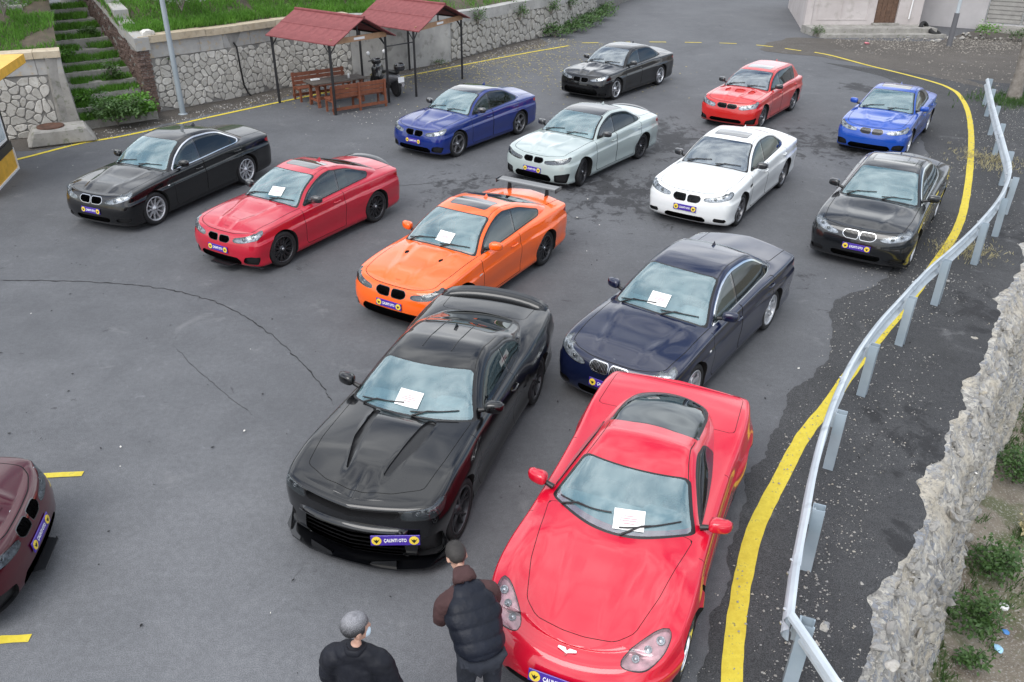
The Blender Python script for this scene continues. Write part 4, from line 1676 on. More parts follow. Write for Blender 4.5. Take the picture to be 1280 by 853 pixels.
    r, c = build_car(sp, paintm, label)
    # angular splitter with raised ends
    b = MB()
    o = [(xn + .05, 0), (xn + .045, .22), (xn - .00, .52), (xn - .10, .78), (xn - .24, .93), (xn - .48, 1.0)]
    o2 = [(p[0], -p[1]) for p in o[::-1]]
    poly = o2 + o[1:] + [(xn - .52, .8), (xn - .52, -.8)]
    b.prism(poly, .105, .125)
    link('front_splitter', fix_normals(b.mesh('front_splitter')), paintm, r)
    for sd in (1, -1):
        b = MB().add([(xn + .02, sd * .22, .125), (xn - .03, sd * .50, .125), (xn - .04, sd * .50, .20), (xn + .01, sd * .24, .15),
                      (xn - .02, sd * .22, .125), (xn - .07, sd * .50, .125), (xn - .07, sd * .50, .19), (xn - .03, sd * .24, .145)],
                     [(0, 1, 2, 3), (7, 6, 5, 4), (3, 2, 6, 7), (1, 5, 6, 2), (0, 3, 7, 4)])
        link('splitter_fin', fix_normals(b.mesh('splitter_fin')), paintm, r)
        b = MB().add([(xn - .16, sd * .84, .125), (xn - .46, sd * .99, .125), (xn - .47, sd * .975, .27), (xn - .30, sd * .90, .19),
                      (xn - .18, sd * .82, .125), (xn - .47, sd * .96, .125), (xn - .48, sd * .95, .26), (xn - .31, sd * .88, .18)],
                     [(0, 1, 2, 3), (7, 6, 5, 4), (3, 2, 6, 7), (1, 5, 6, 2), (0, 3, 7, 4)])
        link('splitter_fin', fix_normals(b.mesh('splitter_fin')), paintm, r)
        # light bar in the bumper below the lamps
        pts = [(xn - .055, sd * .60, .575), (xn - .02, sd * .40, .585), (xn + .012, sd * .15, .60), (xn + .016, 0, .605)]
    b = MB()
    ys = np.linspace(-.62, .62, 15)
    vs, fs = [], []
    for y in ys:
        xx = xn - .17 * (abs(y) / .62) ** 2 * .75
        dz = .02 * (abs(y) / .62)
        vs += [(xx - .04, y, .575 - dz), (xx + .05, y, .575 - dz), (xx + .052, y, .592 - dz), (xx - .05, y, .655 - dz)]
    for i in range(14):
        for j in range(4):
            a, q = i * 4 + j, i * 4 + (j + 1) % 4
            fs.append((a, q, q + 4, a + 4))
    fs += [(0, 1, 2, 3), (59, 58, 57, 56)]
    b.add(vs, fs, 0, True)
    link('bumper_bar', fix_normals(b.mesh('bumper_bar')), paintm, r)
    for yy in (-.19, .19):
        b = MB()
        pts = []
        for k in range(9):
            x = -.15 - .85 * k / 8
            pts.append((x, yy + .0, float(c.T(x, yy)) + .001))
        b.tube(pts, .006, 6)
        b.build('roof_ridge', M_BLK, r)
    show_plate(r, xn - .02, .51, dx=.0, y=.52, yaw=20, tilt=84, w=.50, h=.12)
    lip_spoiler(r, c, paintm, h=.09, x=xt + .17, w=.80, d=.2)
    return r, c

def car_corvette(paintm, label):
    wb, W = 2.685, 1.86
    fx, rx = wb / 2, -wb / 2
    xn, xt = fx + .89, rx - .82
    hw = W / 2
    sp = dict(wb=wb, ohf=.89, ohr=.82, W=W)
    xw0, xw1 = fx - .50, fx - 1.30
    sp['fcorner'] = [(0, 0), (.012, .20), (.05, .42), (.125, .64), (.26, .82), (.48, .93), (.85, 1.0)]
    sp['rcorner'] = [(0, 0), (.006, .3), (.02, .6), (.045, .82), (.10, .935), (.30, .985), (.7, 1.0)]
    sp['shoulder'] = [(xn + .02, .50), (xn - .15, .56), (xn - .45, .69), (fx + .1, .80), (fx - .2, .835), (xw0, .845), (0, .86), (rx + .5, .90), (rx, .945), (rx - .4, .955), (xt, .93)]
    sp['deck'] = [(xn + .02, .50), (xn - .15, .585), (xn - .45, .69), (fx + .1, .775), (fx - .2, .83), (xw0 + .02, .885), (0, .93), (rx + .4, .95), (rx, .955), (rx - .4, .965), (xt, .955)]
    H = 1.24
    sp['top'] = [(xw0 + .4, .70), (xw0, .875), ((xw0 + xw1) / 2 + .03, 1.06), (xw1, H - .055), (xw1 - .2, H - .02), (xw1 - .45, H), (-.55, H - .025), (-.85, H - .08), (-1.2, 1.105), (-1.65, .995), (-1.98, .88)]
    sp['cabin'] = [(xw0 + .3, hw - .17), (xw0 - .2, hw - .15), (0, hw - .17), (-.4, hw - .20), (-.8, hw - .26), (-1.2, hw - .34), (-1.6, hw - .46), (-1.95, hw - .60)]
    sp['tumble'] = .62
    sp['bow'] = .42
    sp['bowr'] = .45
    sp['crown'] = .16
    sp['apillar'] = .05
    sp['ws_top'], sp['rw_top'], sp['xmid'] = xw1 + .07, -.72, -.35
    sp['dash_x'] = xw0 - .35
    sp['cpillar'] = .055
    sp['railtop'] = .06
    sp['axis'] = .55
    sp['nose_prof'] = pchip([(0, .10), (.06, .05), (.16, .02), (.3, .0), (.45, .0), (.6, .012), (.74, .04), (.84, .07), (.92, .10), (.965, .14), (.985, .18), (1, .26)])
    sp['flare'] = (.05, .075)
    sp['dlo_lines'] = [((-.62, 1.2), (-.88, .85))]
    sp['pillars'] = []
    sp['doors'] = [[(fx - .66, .24), (fx - .60, .88), (-.56, .92), (-.50, .6), (-.44, .24)]]
    sp['handles'] = []
    sp['sw_mats'] = [M_SWDK]
    sp['rw_mat'] = M_HATCH
    sp['rear_seat'] = False
    sp['seat_dx'], sp['seat_dz'], sp['recline'] = .12, -.13, -14
    sp['hood_line'] = [(xn - .36, .10), (xn - .40, .36), (xn - .52, .50), (fx, .61), (xw0 - .3, .735)]
    sp['hood_round'] = .04
    sp['seam_w'] = .0032
    sp['trunk_line'] = [(rx + .1, 0), (rx + .1, .80), (xt + .16, .78), (xt + .12, 0)]
    sp['mirror'] = dict(x=fx - 1.0, dz=.11, out=-.03)
    sp['rw'], sp['rr'], sp['rim'], sp['rimmat'], sp['tw'] = .335, .25, (5, 'wide'), M_CHROME, .27
    sp['badge'] = False
    sp['fin'] = False
    sp['roofseams'] = True
    def dm(x, y, w):
        hump = .045 * np.exp(-((x - fx) / .55) ** 2) * np.exp(-((w - .16) / .15) ** 2)
        cre = -.009 * np.exp(-((y - (.26 + .12 * smooth(xn - .5, xw0, x))) / .045) ** 2) * smooth(xn - .3, xn - .6, x) * smooth(.4, .7, x)
        bul = .016 * smooth(.34, .10, y) * smooth(xn - .4, fx, x) * smooth(.4, .7, x)
        tail = .02 * smooth(xt + .22, xt + .08, x) * smooth(0, .1, w)
        return hump + cre + bul + tail
    sp['deckmod'] = dm
    hl = catmull([(xn - .22, .49), (xn - .27, .66), (xn - .44, .775), (xn - .62, .79), (xn - .60, .70), (xn - .45, .56), (xn - .31, .47)], 5, True)
    sp['feats'] = [
        ftr('hl', 'headlight', 'xy', [tuple(p) for p in hl], simple('reflector_painted_body_reflection', (.50, .26, .29), .3, .4, var=.4, vscale=12), frame=.008, fmat=M_BLK, depth=[0, 0, -.04], cover=True, lens=(), where='any', rows=(10, 99), round=0),  # pink stands for the red body mirrored in the lamp, put into colour
        ftr('low', 'lower_grille', 'sz', [(-.5, .22), (.50, .22), (.55, .27), (.50, .32), (-.5, .32)], M_BLK, depth=[-.06, 0, 0], sides=(0,), round=.02),
        ftr('mk', 'side_marker', 'sz', [(1.02, .42), (1.22, .46), (1.22, .49), (1.02, .455)], M_AMBER, depth=.004, round=.01),
        ftr('tl', 'tail_light', 'sz', [(4.3, .70), (4.31, .70)], M_RED, where='rear')][:3] + [
        ftr('gill', 'fender_vent', 'xz', [(fx - .42, .40), (fx - .55, .38), (fx - .50, .66), (fx - .42, .70)], M_BLK, where='side', depth=[0, -.03, 0], round=.03)]
    r, c = build_car(sp, paintm, label)
    for sd in (1, -1):
        for (x, y, rr_) in ((xn - .53, .725, .038), (xn - .43, .645, .033), (xn - .34, .565, .033)):
            b = MB()
            z = float(c.D(x, y)) - .016
            M = Matrix.Translation((x, sd * y, z)) @ Matrix.Rotation(R(30), 4, 'Y')
            b.lathe([(rr_, -.03), (rr_, .004), (rr_ * .85, .008), (rr_ * .8, 0)], 18, 'Z', 0, M)
            b.lathe([(rr_ * .8, 0), (rr_ * .5, .01), (.0005, .014)], 18, 'Z', 1, M)
            me = b.mesh('projector')
            me.materials.append(M_LAMP); me.materials.append(M_SATIN)
            link('projector', me, None, r)
        # round tail lamps
        for yy in (.52, .72):
            b = MB().lathe([(.065, -.02), (.065, .01), (.05, .018), (.0005, .02)], 20, 'Z', 0, Matrix.Translation((xt + .052 + .05 * (yy - .5), sd * yy, .78)) @ Matrix.Rotation(R(-90), 4, 'Y'))
            b.build('tail_light', M_RED, r)
    # crossed-flag emblem: two swept silver wings over a red and dark tip
    bx = xn - .20
    n = Vector((-(float(c.D(bx + .02, 0)) - float(c.D(bx - .02, 0))) / .04, 0, 1))
    M = frame_from(Vector((bx, 0, float(c.D(bx, 0)) + .004)), n)
    b = MB()
    for sd in (1, -1):
        b.prism([(0, -.03), (sd * .012, -.012), (sd * .085, .012), (sd * .080, .030), (sd * .02, .030), (0, .004)][::sd], 0, .006, M, 0)
    b.prism([(-.012, -.03), (0, -.045), (.012, -.03), (0, -.008)], 0, .008, M, 1)
    me = fix_normals(b.mesh('emblem'))
    me.materials.append(M_CHROME); me.materials.append(M_RED)
    link('emblem', me, None, r)
    show_plate(r, xn, .455, dx=.02, tilt=78, w=.52, h=.12)
    return r, c
# ================================================================== THE PLACE
ED = Vector((.573, .819, 0))        # direction of the retaining wall's edge
EN = Vector((.819, -.573, 0))       # pointing over the drop
def dn(d, n, z=0.0):
    return Vector((ED.x * d + EN.x * n, ED.y * d + EN.y * n, z))
def nz3(x, y, z=0.0):
    return mnoise.noise(Vector((x, y, z)))

# ------------------------------------------------------------------ materials of the ground
def asphalt_mat(name, lo, hi, stains=(), bumpd=.006, speck=.5, near=False):
    n = NT(name)
    v = n.coord('Object')
    big = n.noise(v, .35, 5, .6)
    mid = n.noise(v, 2.2, 6, .65)
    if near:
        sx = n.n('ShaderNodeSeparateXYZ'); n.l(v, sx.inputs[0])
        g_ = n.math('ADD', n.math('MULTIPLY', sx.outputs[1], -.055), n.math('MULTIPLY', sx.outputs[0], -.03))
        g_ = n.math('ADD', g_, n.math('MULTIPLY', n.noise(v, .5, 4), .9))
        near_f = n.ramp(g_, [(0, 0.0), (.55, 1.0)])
    fine = n.noise(v, 90, 3, .6)
    grit = n.noise(v, 260, 2, .5)
    c = n.mix(n.ramp(big, [(.3, 0.0), (.7, 1.0)]), lo, hi)
    c = n.mix(n.math('MULTIPLY', n.ramp(mid, [(.35, 0.0), (.75, 1.0)]), .35), c, tuple(x * 1.35 for x in hi))
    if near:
        c = n.mix(near_f, c, (.225, .230, .243))  # paler towards the camera: cleaner surface plus viewing-angle brightness put into the colour
    c = n.mix(n.math('MULTIPLY', n.ramp(fine, [(.42, 0.0), (.6, 1.0)]), speck), c, tuple(x * .42 for x in lo))
    c = n.mix(n.math('MULTIPLY', n.ramp(grit, [(.60, 0.0), (.70, 1.0)]), speck * .8), c, (.22, .22, .22))
    c = n.mix(n.math('MULTIPLY', n.ramp(n.noise(v, 13, 6, .7), [(.38, 0.0), (.64, 1.0)]), .30), c, tuple(x * .62 for x in lo))
    c = n.mix(n.math('MULTIPLY', n.ramp(n.noise(v, 5.5, 8, .72, 1.2), [(.62, 0.0), (.70, 1.0)]), .30), c, tuple(x * 1.7 for x in hi))
    # worn pale scuffs, small
    sc = n.noise(v, 1.1, 8, .7, .6)
    c = n.mix(n.math('MULTIPLY', n.ramp(sc, [(.60, 0.0), (.72, 1.0)]), .5), c, (.20, .20, .205))
    rough = .78
    if stains:
        tot = None
        for (x, y, r, st) in stains:
            sb = n.n('ShaderNodeVectorMath', operation='SUBTRACT')
            n.l(v, sb.inputs[0]); sb.inputs[1].default_value = (x, y, 0)
            ml = n.n('ShaderNodeVectorMath', operation='MULTIPLY')
            n.l(sb.outputs[0], ml.inputs[0]); ml.inputs[1].default_value = (1, .75, 0)
            ln = n.n('ShaderNodeVectorMath', operation='LENGTH')
            n.l(ml.outputs[0], ln.inputs[0])
            f = n.math('MULTIPLY', n.math('SUBTRACT', 1.0, n.math('DIVIDE', ln.outputs['Value'], r)), st)
            f = n.math('MAXIMUM', f, 0.0)
            tot = f if tot is None else n.math('MAXIMUM', tot, f)
        m = n.coord('Object', (1, .8, 1))
        sn = n.noise(m, 2.6, 9, .72, .5)
        mask = n.ramp(n.math('ADD', n.math('MULTIPLY', tot, .22), sn), [(.64, 0.0), (.72, 1.0)])
        c = n.mix(n.math('MULTIPLY', mask, .75), c, (.018, .018, .02))
    h = n.math('ADD', n.math('MULTIPLY', fine, .6), n.math('MULTIPLY', grit, .4))
    n.bsdf(color=c, rough=rough, spec=.35, normal=n.bump(h, .55, bumpd))
    return n.m

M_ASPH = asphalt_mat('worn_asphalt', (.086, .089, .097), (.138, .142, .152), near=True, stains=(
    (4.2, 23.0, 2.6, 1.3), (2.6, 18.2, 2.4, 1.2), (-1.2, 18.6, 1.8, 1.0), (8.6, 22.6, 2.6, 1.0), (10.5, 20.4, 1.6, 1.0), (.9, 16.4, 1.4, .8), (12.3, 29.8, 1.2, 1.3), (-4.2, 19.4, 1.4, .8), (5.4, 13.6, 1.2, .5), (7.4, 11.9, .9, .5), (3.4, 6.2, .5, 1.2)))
M_ROAD2 = asphalt_mat('dark_verge_asphalt', (.040, .041, .044), (.088, .089, .093), bumpd=.02, speck=.9, stains=((5.2, 8.6, 1.2, 1.0), (8.0, 12.4, 1.4, 1.0), (4.3, 6.6, .8, 1.0), (10.6, 16.0, 1.4, 1.0)))
M_YLINE = None
def yline_mat():
    n = NT('yellow_road_paint')
    v = n.coord('Object')
    wear = n.noise(v, 9, 8, .7)
    w2 = n.noise(v, 60, 3, .6)
    c = n.mix(n.ramp(wear, [(.35, 0.0), (.65, 1.0)]), (.52, .40, .03), (.66, .54, .05))
    c = n.mix(n.ramp(n.math('ADD', n.math('MULTIPLY', wear, .6), n.math('MULTIPLY', w2, .4)), [(.57, 0.0), (.64, .75)]), c, (.12, .11, .08))
    n.bsdf(color=c, rough=.7, normal=n.bump(w2, .4, .006))
    return n.m
M_YLINE = yline_mat()

# ------------------------------------------------------------------ ground sheets
def tag_structure(o):
    o['kind'] = 'structure'
    return o
far = 400
b = MB()
# one sheet to the horizon, ending at the retaining wall
p0, p1 = dn(-far, -.25), dn(far, -.25)
b.add([dn(-far, -.25), dn(3.7, -.25), dn(3.7, -1.35), dn(35, -1.35), dn(35, -.25), dn(far, -.25), dn(far, -far), dn(35, -far), dn(3.7, -far), dn(-far, -far)], [(0, 1, 8, 9), (2, 3, 7, 8), (4, 5, 6, 7)])
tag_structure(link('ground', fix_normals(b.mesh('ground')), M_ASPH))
if bpy.data.objects['ground'].data.polygons[0].normal.z < 0:
    bpy.data.objects['ground'].data.flip_normals()

def ribbon(pts, w, z, name, mat, jag=.0, seed=0, closed=False, parent=None, n=10):
    """flat painted strip along a smooth path"""
    P = catmull([(p[0], p[1]) for p in pts], n)
    vs, fs = [], []
    for i, p in enumerate(P):
        d = P[min(i + 1, len(P) - 1)] - P[max(i - 1, 0)]
        d /= max(np.linalg.norm(d), 1e-9)
        nn = np.array([-d[1], d[0]])
        ww = w[0] + (w[1] - w[0]) * i / (len(P) - 1) if isinstance(w, tuple) else w
        j1 = nz3(p[0] * 5, p[1] * 5, seed) * jag
        j2 = nz3(p[0] * 5, p[1] * 5, seed + 9) * jag
        a, c = p + nn * (ww / 2 + j1), p - nn * (ww / 2 + j2)
        vs += [(a[0], a[1], z), (c[0], c[1], z)]
    for i in range(len(P) - 1):
        k = 2 * i
        fs.append((k, k + 1, k + 3, k + 2))
    b = MB().add(vs, fs)
    return link(name, b.mesh(name), mat, parent)

# darker strip of asphalt and gravel between the worn lot and the drop
LB = [(12.6, 34.5), (14.0, 31.5), (13.7, 29.0), (12.4, 25.8), (11.6, 23.0), (10.3, 19.5), (8.6, 16.6), (7.3, 14.3), (6.55, 13.35), (5.55, 12.6), (5.0, 11.0), (4.45, 10.3), (3.9, 9.6), (3.35, 8.5), (2.95, 7.9), (2.55, 6.9), (2.2, 6.0), (1.75, 5.0), (1.2, 3.4)]
lb = catmull(LB, 22)
vs, fs = [], []
NW = 26
rows = []
dd = [float(ED.x * p[0] + ED.y * p[1]) for p in lb]
for i, p in enumerate(lb):
    d0 = dd[i]
    n0 = EN.x * p[0] + EN.y * p[1]
    jag = .10 * nz3(p[0] * 2.2, p[1] * 2.2, 3) + .05 * nz3(p[0] * 9, p[1] * 9, 4)
    n1 = -.10 - .15 * (1 + nz3(d0 * .9, 0, 7)) - .06 * nz3(d0 * 4.1, 0, 5) - .02 * nz3(d0 * 13, 0, 6) - .38 * max(0, nz3(d0 * .8, 3, 2)) - .10 * max(0, nz3(d0 * 3.1, 3, 8))
    r = []
    for k in range(NW + 1):
        t = min(1, k / (NW - 1))
        n_ = (n0 + jag) * (1 - t) + n1 * t + (.03 if k == NW else 0)
        q = dn(d0, n_)
        z = .004 + (.035 * max(0, nz3(q.x * 1.5, q.y * 1.5, 1)) + .02 * nz3(q.x * 6, q.y * 6, 2) + .02) * smooth(.52, .85, t) - (.05 if k == NW else 0)
        r.append((q.x, q.y, float(z)))
    rows.append(r)
for r in rows: vs += r
for i in range(len(rows) - 1):
    for k in range(NW):
        a = i * (NW + 1) + k
        fs.append((a, a + 1, a + NW + 2, a + NW + 1))
b = MB().add(vs, fs, 0, True)
me = b.mesh('verge')
bm = bmesh.new(); bm.from_mesh(me)
bmesh.ops.subdivide_edges(bm, edges=bm.edges, cuts=1, use_grid_fill=True)
for v in bm.verts:
    if v.co.z > .012:
        v.co.z += .008 * nz3(v.co.x * 17, v.co.y * 17, 5)
bmesh.ops.recalc_face_normals(bm, faces=bm.faces)
bm.to_mesh(me); bm.free()
if sum(p.normal.z for p in me.polygons) < 0: me.flip_normals()
tag_structure(link('verge', me, M_ROAD2))

M_DIRT = asphalt_mat('stony_dirt', (.075, .066, .058), (.13, .115, .10), bumpd=.03, speck=.6)
dirt = [(10.9, 36.9), (12.9, 35.7), (14.6, 33.4), (16.2, 31.2), (17.2, 29.0), (17.6, 26.0), (16.5, 24.2), (22, 26), (32, 34), (33, 44.2), (24, 43.6), (19.4, 39.9), (13.6, 40.5), (12.6, 40.0), (11.4, 38.9)]
def blob_sheet(name, poly, z, mat, jag=.25, step=.5, seed=1):
    P = catmull(poly, 8, True)
    out = []
    for p in P:
        out.append((p[0] + jag * nz3(p[0] * 1.3, p[1] * 1.3, seed) + jag * .4 * nz3(p[0] * 5, p[1] * 5, seed), p[1] + jag * nz3(p[0] * 1.3, p[1] * 1.3, seed + 5), z))
    bm = bmesh.new()
    vv = [bm.verts.new(p) for p in out]
    f = bm.faces.new(vv)
    bmesh.ops.triangulate(bm, faces=[f])
    me = bpy.data.meshes.new(name)
    bm.to_mesh(me); bm.free()
    if sum(p.normal.z for p in me.polygons) < 0: me.flip_normals()
    return tag_structure(link(name, me, mat))
blob_sheet('dirt_ground', dirt, .0062, M_DIRT)
# strip of dirt at the foot of the stone walls
blob_sheet('dirt_strip', [(-14.5, 21.6), (-13.2, 21.3), (-12.1, 21.9), (-11.0, 23.2), (-10.0, 24.6), (-8.9, 26.0), (-7.9, 27.2), (-6.5, 29.6), (-4.2, 31.5), (-2.0, 33.8), (-.2, 35.9), (1.5, 38.2), (.6, 40.5), (-1.2, 38.2), (-3.4, 34.6), (-6.2, 31.8), (-8.8, 29.2), (-11.4, 26.2), (-13, 24.4), (-14.6, 22.9)], .004, M_DIRT, .12)

# ------------------------------------------------------------------ road markings
yr_ = [(12.95, 36.75), (13.45, 35.98), (14.2, 33.94), (15.0, 32.1), (15.50, 30.6), (15.55, 29.6), (15.40, 28.78), (14.77, 26.92), (13.68, 24.41), (12.09, 21.15), (10.45, 18.01), (9.28, 16.01), (7.85, 14.0), (6.85, 12.65), (5.92, 11.47), (4.97, 10.24), (4.45, 9.5), (3.85, 8.73), (3.28, 7.82), (2.77, 6.97), (2.45, 6.24), (2.22, 5.6), (2.02, 4.93), (1.8, 4.0), (1.6, 3.0)]
tag_structure(ribbon(yr_, (.13, .20), .0085, 'yellow_line', M_YLINE, .010, 1))
yl_ = [(-14.5, 19.0), (-13.1, 20.17), (-12.75, 20.59), (-11.87, 22.01), (-10.9, 22.95), (-8.97, 25.36), (-7.64, 26.98), (-4.21, 30.97), (-.09, 35.43), (2.4, 37.9)]
tag_structure(ribbon(yl_, (.13, .13), .0085, 'yellow_line', M_YLINE, .010, 2))
for i, (x, y) in enumerate([(2.83 + .6, 38.7), (4.9, 38.96), (6.55, 39.05), (8.15, 39.0), (9.7, 38.85), (11.2, 38.25), (12.2, 37.35)]):
    a = [R(8), R(3), R(0), R(-3), R(-10), R(-32), R(-44)][i]
    dx, dy = math.cos(a) * .38, math.sin(a) * .38
    tag_structure(ribbon([(x - dx, y - dy), (x, y), (x + dx, y + dy)], .12, .0085, 'yellow_dash', M_YLINE, .02, 3 + i))
tag_structure(ribbon([(-8.2, 7.5), (-6.5, 7.7), (-5.22, 7.83)], .095, .0085, 'bay_line', M_YLINE, .012, 20))
tag_structure(ribbon([(-8.2, 5.05), (-6.0, 5.22), (-4.58, 5.36)], .095, .0085, 'bay_line', M_YLINE, .012, 21))

# long cracks in the asphalt
M_CRACK = simple('crack_fill', (.012, .012, .013), .9)
def crack(pts, w, seed):
    P = catmull(pts, 26)
    Q = [(p[0] + .035 * nz3(p[0] * 7, p[1] * 7, seed) + .02 * nz3(p[0] * 25, p[1] * 25, seed), p[1] + .035 * nz3(p[0] * 7, p[1] * 7, seed + 4) + .02 * nz3(p[0] * 25, p[1] * 25, seed + 3)) for p in P]
    vs, fs = [], []
    for i, p in enumerate(Q):
        ww = w * (.35 + .9 * abs(nz3(p[0] * 6, p[1] * 6, seed + 8))) * (1 if 3 < i < len(Q) - 4 else .3)
        vs += [(p[0], p[1] + ww, .0045), (p[0], p[1] - ww, .0045)]
    for i in range(len(Q) - 1):
        fs.append((2 * i, 2 * i + 1, 2 * i + 3, 2 * i + 2))
    return tag_structure(MB().add(vs, fs).build('crack', M_CRACK))
crack([(-9.4, 13.3), (-7.72, 13.26), (-6.2, 13.0), (-4.9, 12.35), (-3.8, 11.3), (-2.95, 10.2), (-2.45, 9.35)], .022, 3)
crack([(-5.3, 11.0), (-4.4, 10.0), (-3.5, 9.1)], .009, 13)
crack([(-2.9, 18.6), (-1.5, 19.05), (-.2, 19.35), (1.2, 19.2)], .014, 23)

# ------------------------------------------------------------------ stones, bricks and walls
def noise_col(name, c1, c2, scale=3, rough=.85, bumps=.5, bscale=40, bd=.01, c3=None, perobj=0.0):
    n = NT(name)
    v = n.coord('Object')
    if perobj:
        oi = n.n('ShaderNodeObjectInfo')
        vm = n.n('ShaderNodeVectorMath', operation='ADD')
        n.l(v, vm.inputs[0])
        cb = n.n('ShaderNodeCombineXYZ')
        n.l(n.math('MULTIPLY', oi.outputs['Random'], 37.0), cb.inputs[0])
        n.l(cb.outputs[0], vm.inputs[1])
        v = vm.outputs[0]
    f = n.noise(v, scale, 6, .62)
    c = n.mix(n.ramp(f, [(.32, 0.0), (.68, 1.0)]), c1, c2)
    if c3:
        c = n.mix(n.ramp(n.noise(v, scale * 2.7, 5, .6), [(.55, 0.0), (.68, .8)]), c, c3)
    if perobj:
        c = n.mix(n.math('MULTIPLY', oi.outputs['Random'], perobj), c, tuple(x * .45 for x in c1))
    n.bsdf(color=c, rough=rough, normal=n.bump(n.noise(v, bscale, 5, .6), bumps, bd))
    return n.m
M_STONE = noise_col('pale_limestone', (.46, .44, .40), (.66, .64, .60), 5, c3=(.30, .27, .21), perobj=.5)
M_MORTAR = noise_col('grey_mortar', (.17, .165, .155), (.27, .26, .245), 2.2, c3=(.13, .13, .12))
M_RENDER = noise_col('cement_render', (.28, .275, .265), (.44, .43, .41), 1.1, c3=(.20, .195, .18))
M_COPING = noise_col('grey_coping', (.30, .295, .285), (.42, .41, .39), 2.5, c3=(.42, .33, .22), perobj=.2)
M_CAP = noise_col('ochre_coping', (.40, .32, .22), (.52, .45, .34), 3, c3=(.30, .26, .2), perobj=.2)
M_BRICK = noise_col('weathered_brick', (.10, .060, .050), (.22, .145, .12), 8, c3=(.36, .33, .31), perobj=.6)
M_CONC = noise_col('old_concrete', (.22, .21, .195), (.36, .345, .32), 2.4, c3=(.13, .14, .09))
M_RUST = noise_col('rusty_iron', (.055, .028, .018), (.12, .055, .035), 9)
M_SOIL = noise_col('soil', (.045, .036, .026), (.10, .08, .055), 3, c3=(.05, .065, .02))
M_REDDIRT = noise_col('reddish_bank', (.20, .15, .12), (.32, .26, .21), 2)

def voronoi_cells(U, V, su, sv, seed=0, jit=.5):
    rnd = random.Random(seed)
    nu, nv = max(2, round(U / su)), max(2, round(V / sv))
    pts = []
    for j in range(-1, nv + 1):
        for i in range(-1, nu + 1):
            off = .5 if j % 2 else 0
            pts.append(((i + .5 + off * .6 + rnd.uniform(-jit, jit)) * U / nu, (j + .5 + rnd.uniform(-jit, jit)) * V / nv))
    cells = []
    for k, p in enumerate(pts):
        if not (0 < p[0] < U and 0 < p[1] < V): continue
        poly = [(0, 0), (U, 0), (U, V), (0, V)]
        for m, q in enumerate(pts):
            if m == k or abs(q[0] - p[0]) > 3 * su or abs(q[1] - p[1]) > 3 * sv: continue
            mx_, my_ = (p[0] + q[0]) / 2, (p[1] + q[1]) / 2
            nx_, ny_ = q[0] - p[0], q[1] - p[1]
            new = []
            for i in range(len(poly)):
                a, b_ = poly[i], poly[(i + 1) % len(poly)]
                fa = (a[0] - mx_) * nx_ + (a[1] - my_) * ny_
                fb = (b_[0] - mx_) * nx_ + (b_[1] - my_) * ny_
                if fa <= 0: new.append(a)
                if fa * fb < 0:
                    t = fa / (fa - fb)
                    new.append((a[0] + (b_[0] - a[0]) * t, a[1] + (b_[1] - a[1]) * t))
            poly = new
            if len(poly) < 3: break
        if len(poly) >= 3:
            # drop near-coincident corners
            cl = []
            for a in poly:
                if not cl or math.hypot(a[0] - cl[-1][0], a[1] - cl[-1][1]) > .02: cl.append(a)
            if len(cl) > 3 and math.hypot(cl[0][0] - cl[-1][0], cl[0][1] - cl[-1][1]) < .02: cl.pop()
            if len(cl) >= 3: cells.append(cl)
    return cells

def path_map(base):
    """(u, v, out) -> world for a wall standing on a ground polyline; out is towards the right-hand side of travel"""
    P = [Vector((*p, 0)) for p in base]
    L_ = [0]
    for i in range(len(P) - 1): L_.append(L_[-1] + (P[i + 1] - P[i]).length)
    def f(u, v, o):
        i = 0
        while i < len(P) - 2 and u > L_[i + 1]: i += 1
        d = (P[i + 1] - P[i]).normalized()
        nn = Vector((d.y, -d.x, 0))
        p = P[i] + d * (u - L_[i]) + nn * o
        return Vector((p.x, p.y, v))
    return f, L_[-1]

def stone_mb(cell, f, u0, v0, gap=.010, out=.026, rnd=random, base=-.02):
    cx = sum(p[0] for p in cell) / len(cell); cy = sum(p[1] for p in cell) / len(cell)
    # round off the corners once
    c2 = []
    n = len(cell)
    for i in range(n):
        a, b_, c_ = cell[i - 1], cell[i], cell[(i + 1) % n]
        c2.append((b_[0] * .72 + a[0] * .28, b_[1] * .72 + a[1] * .28) if n < 7 else b_)
        if n < 7: c2.append((b_[0] * .72 + c_[0] * .28, b_[1] * .72 + c_[1] * .28))
    def ring(g, o):
        r = []
        for p in c2:
            dx, dy = p[0] - cx, p[1] - cy
            l = math.hypot(dx, dy) or 1
            k = max(.2, (l - g) / l)
            r.append(f(u0 + cx + dx * k, v0 + cy + dy * k, o))
        return r
    oo = out * rnd.uniform(.6, 1.3)
    r0, r1, r2 = ring(gap, base), ring(gap * 1.2, oo * .6), ring(gap * 2.6, oo)
    m = len(c2)
    vs = r0 + r1 + r2
    fs = [(i, (i + 1) % m, (i + 1) % m + m, i + m) for i in range(m)] + [(i + m, (i + 1) % m + m, (i + 1) % m + 2 * m, i + 2 * m) for i in range(m)] + [tuple(range(2 * m, 3 * m))]
    return vs, fs

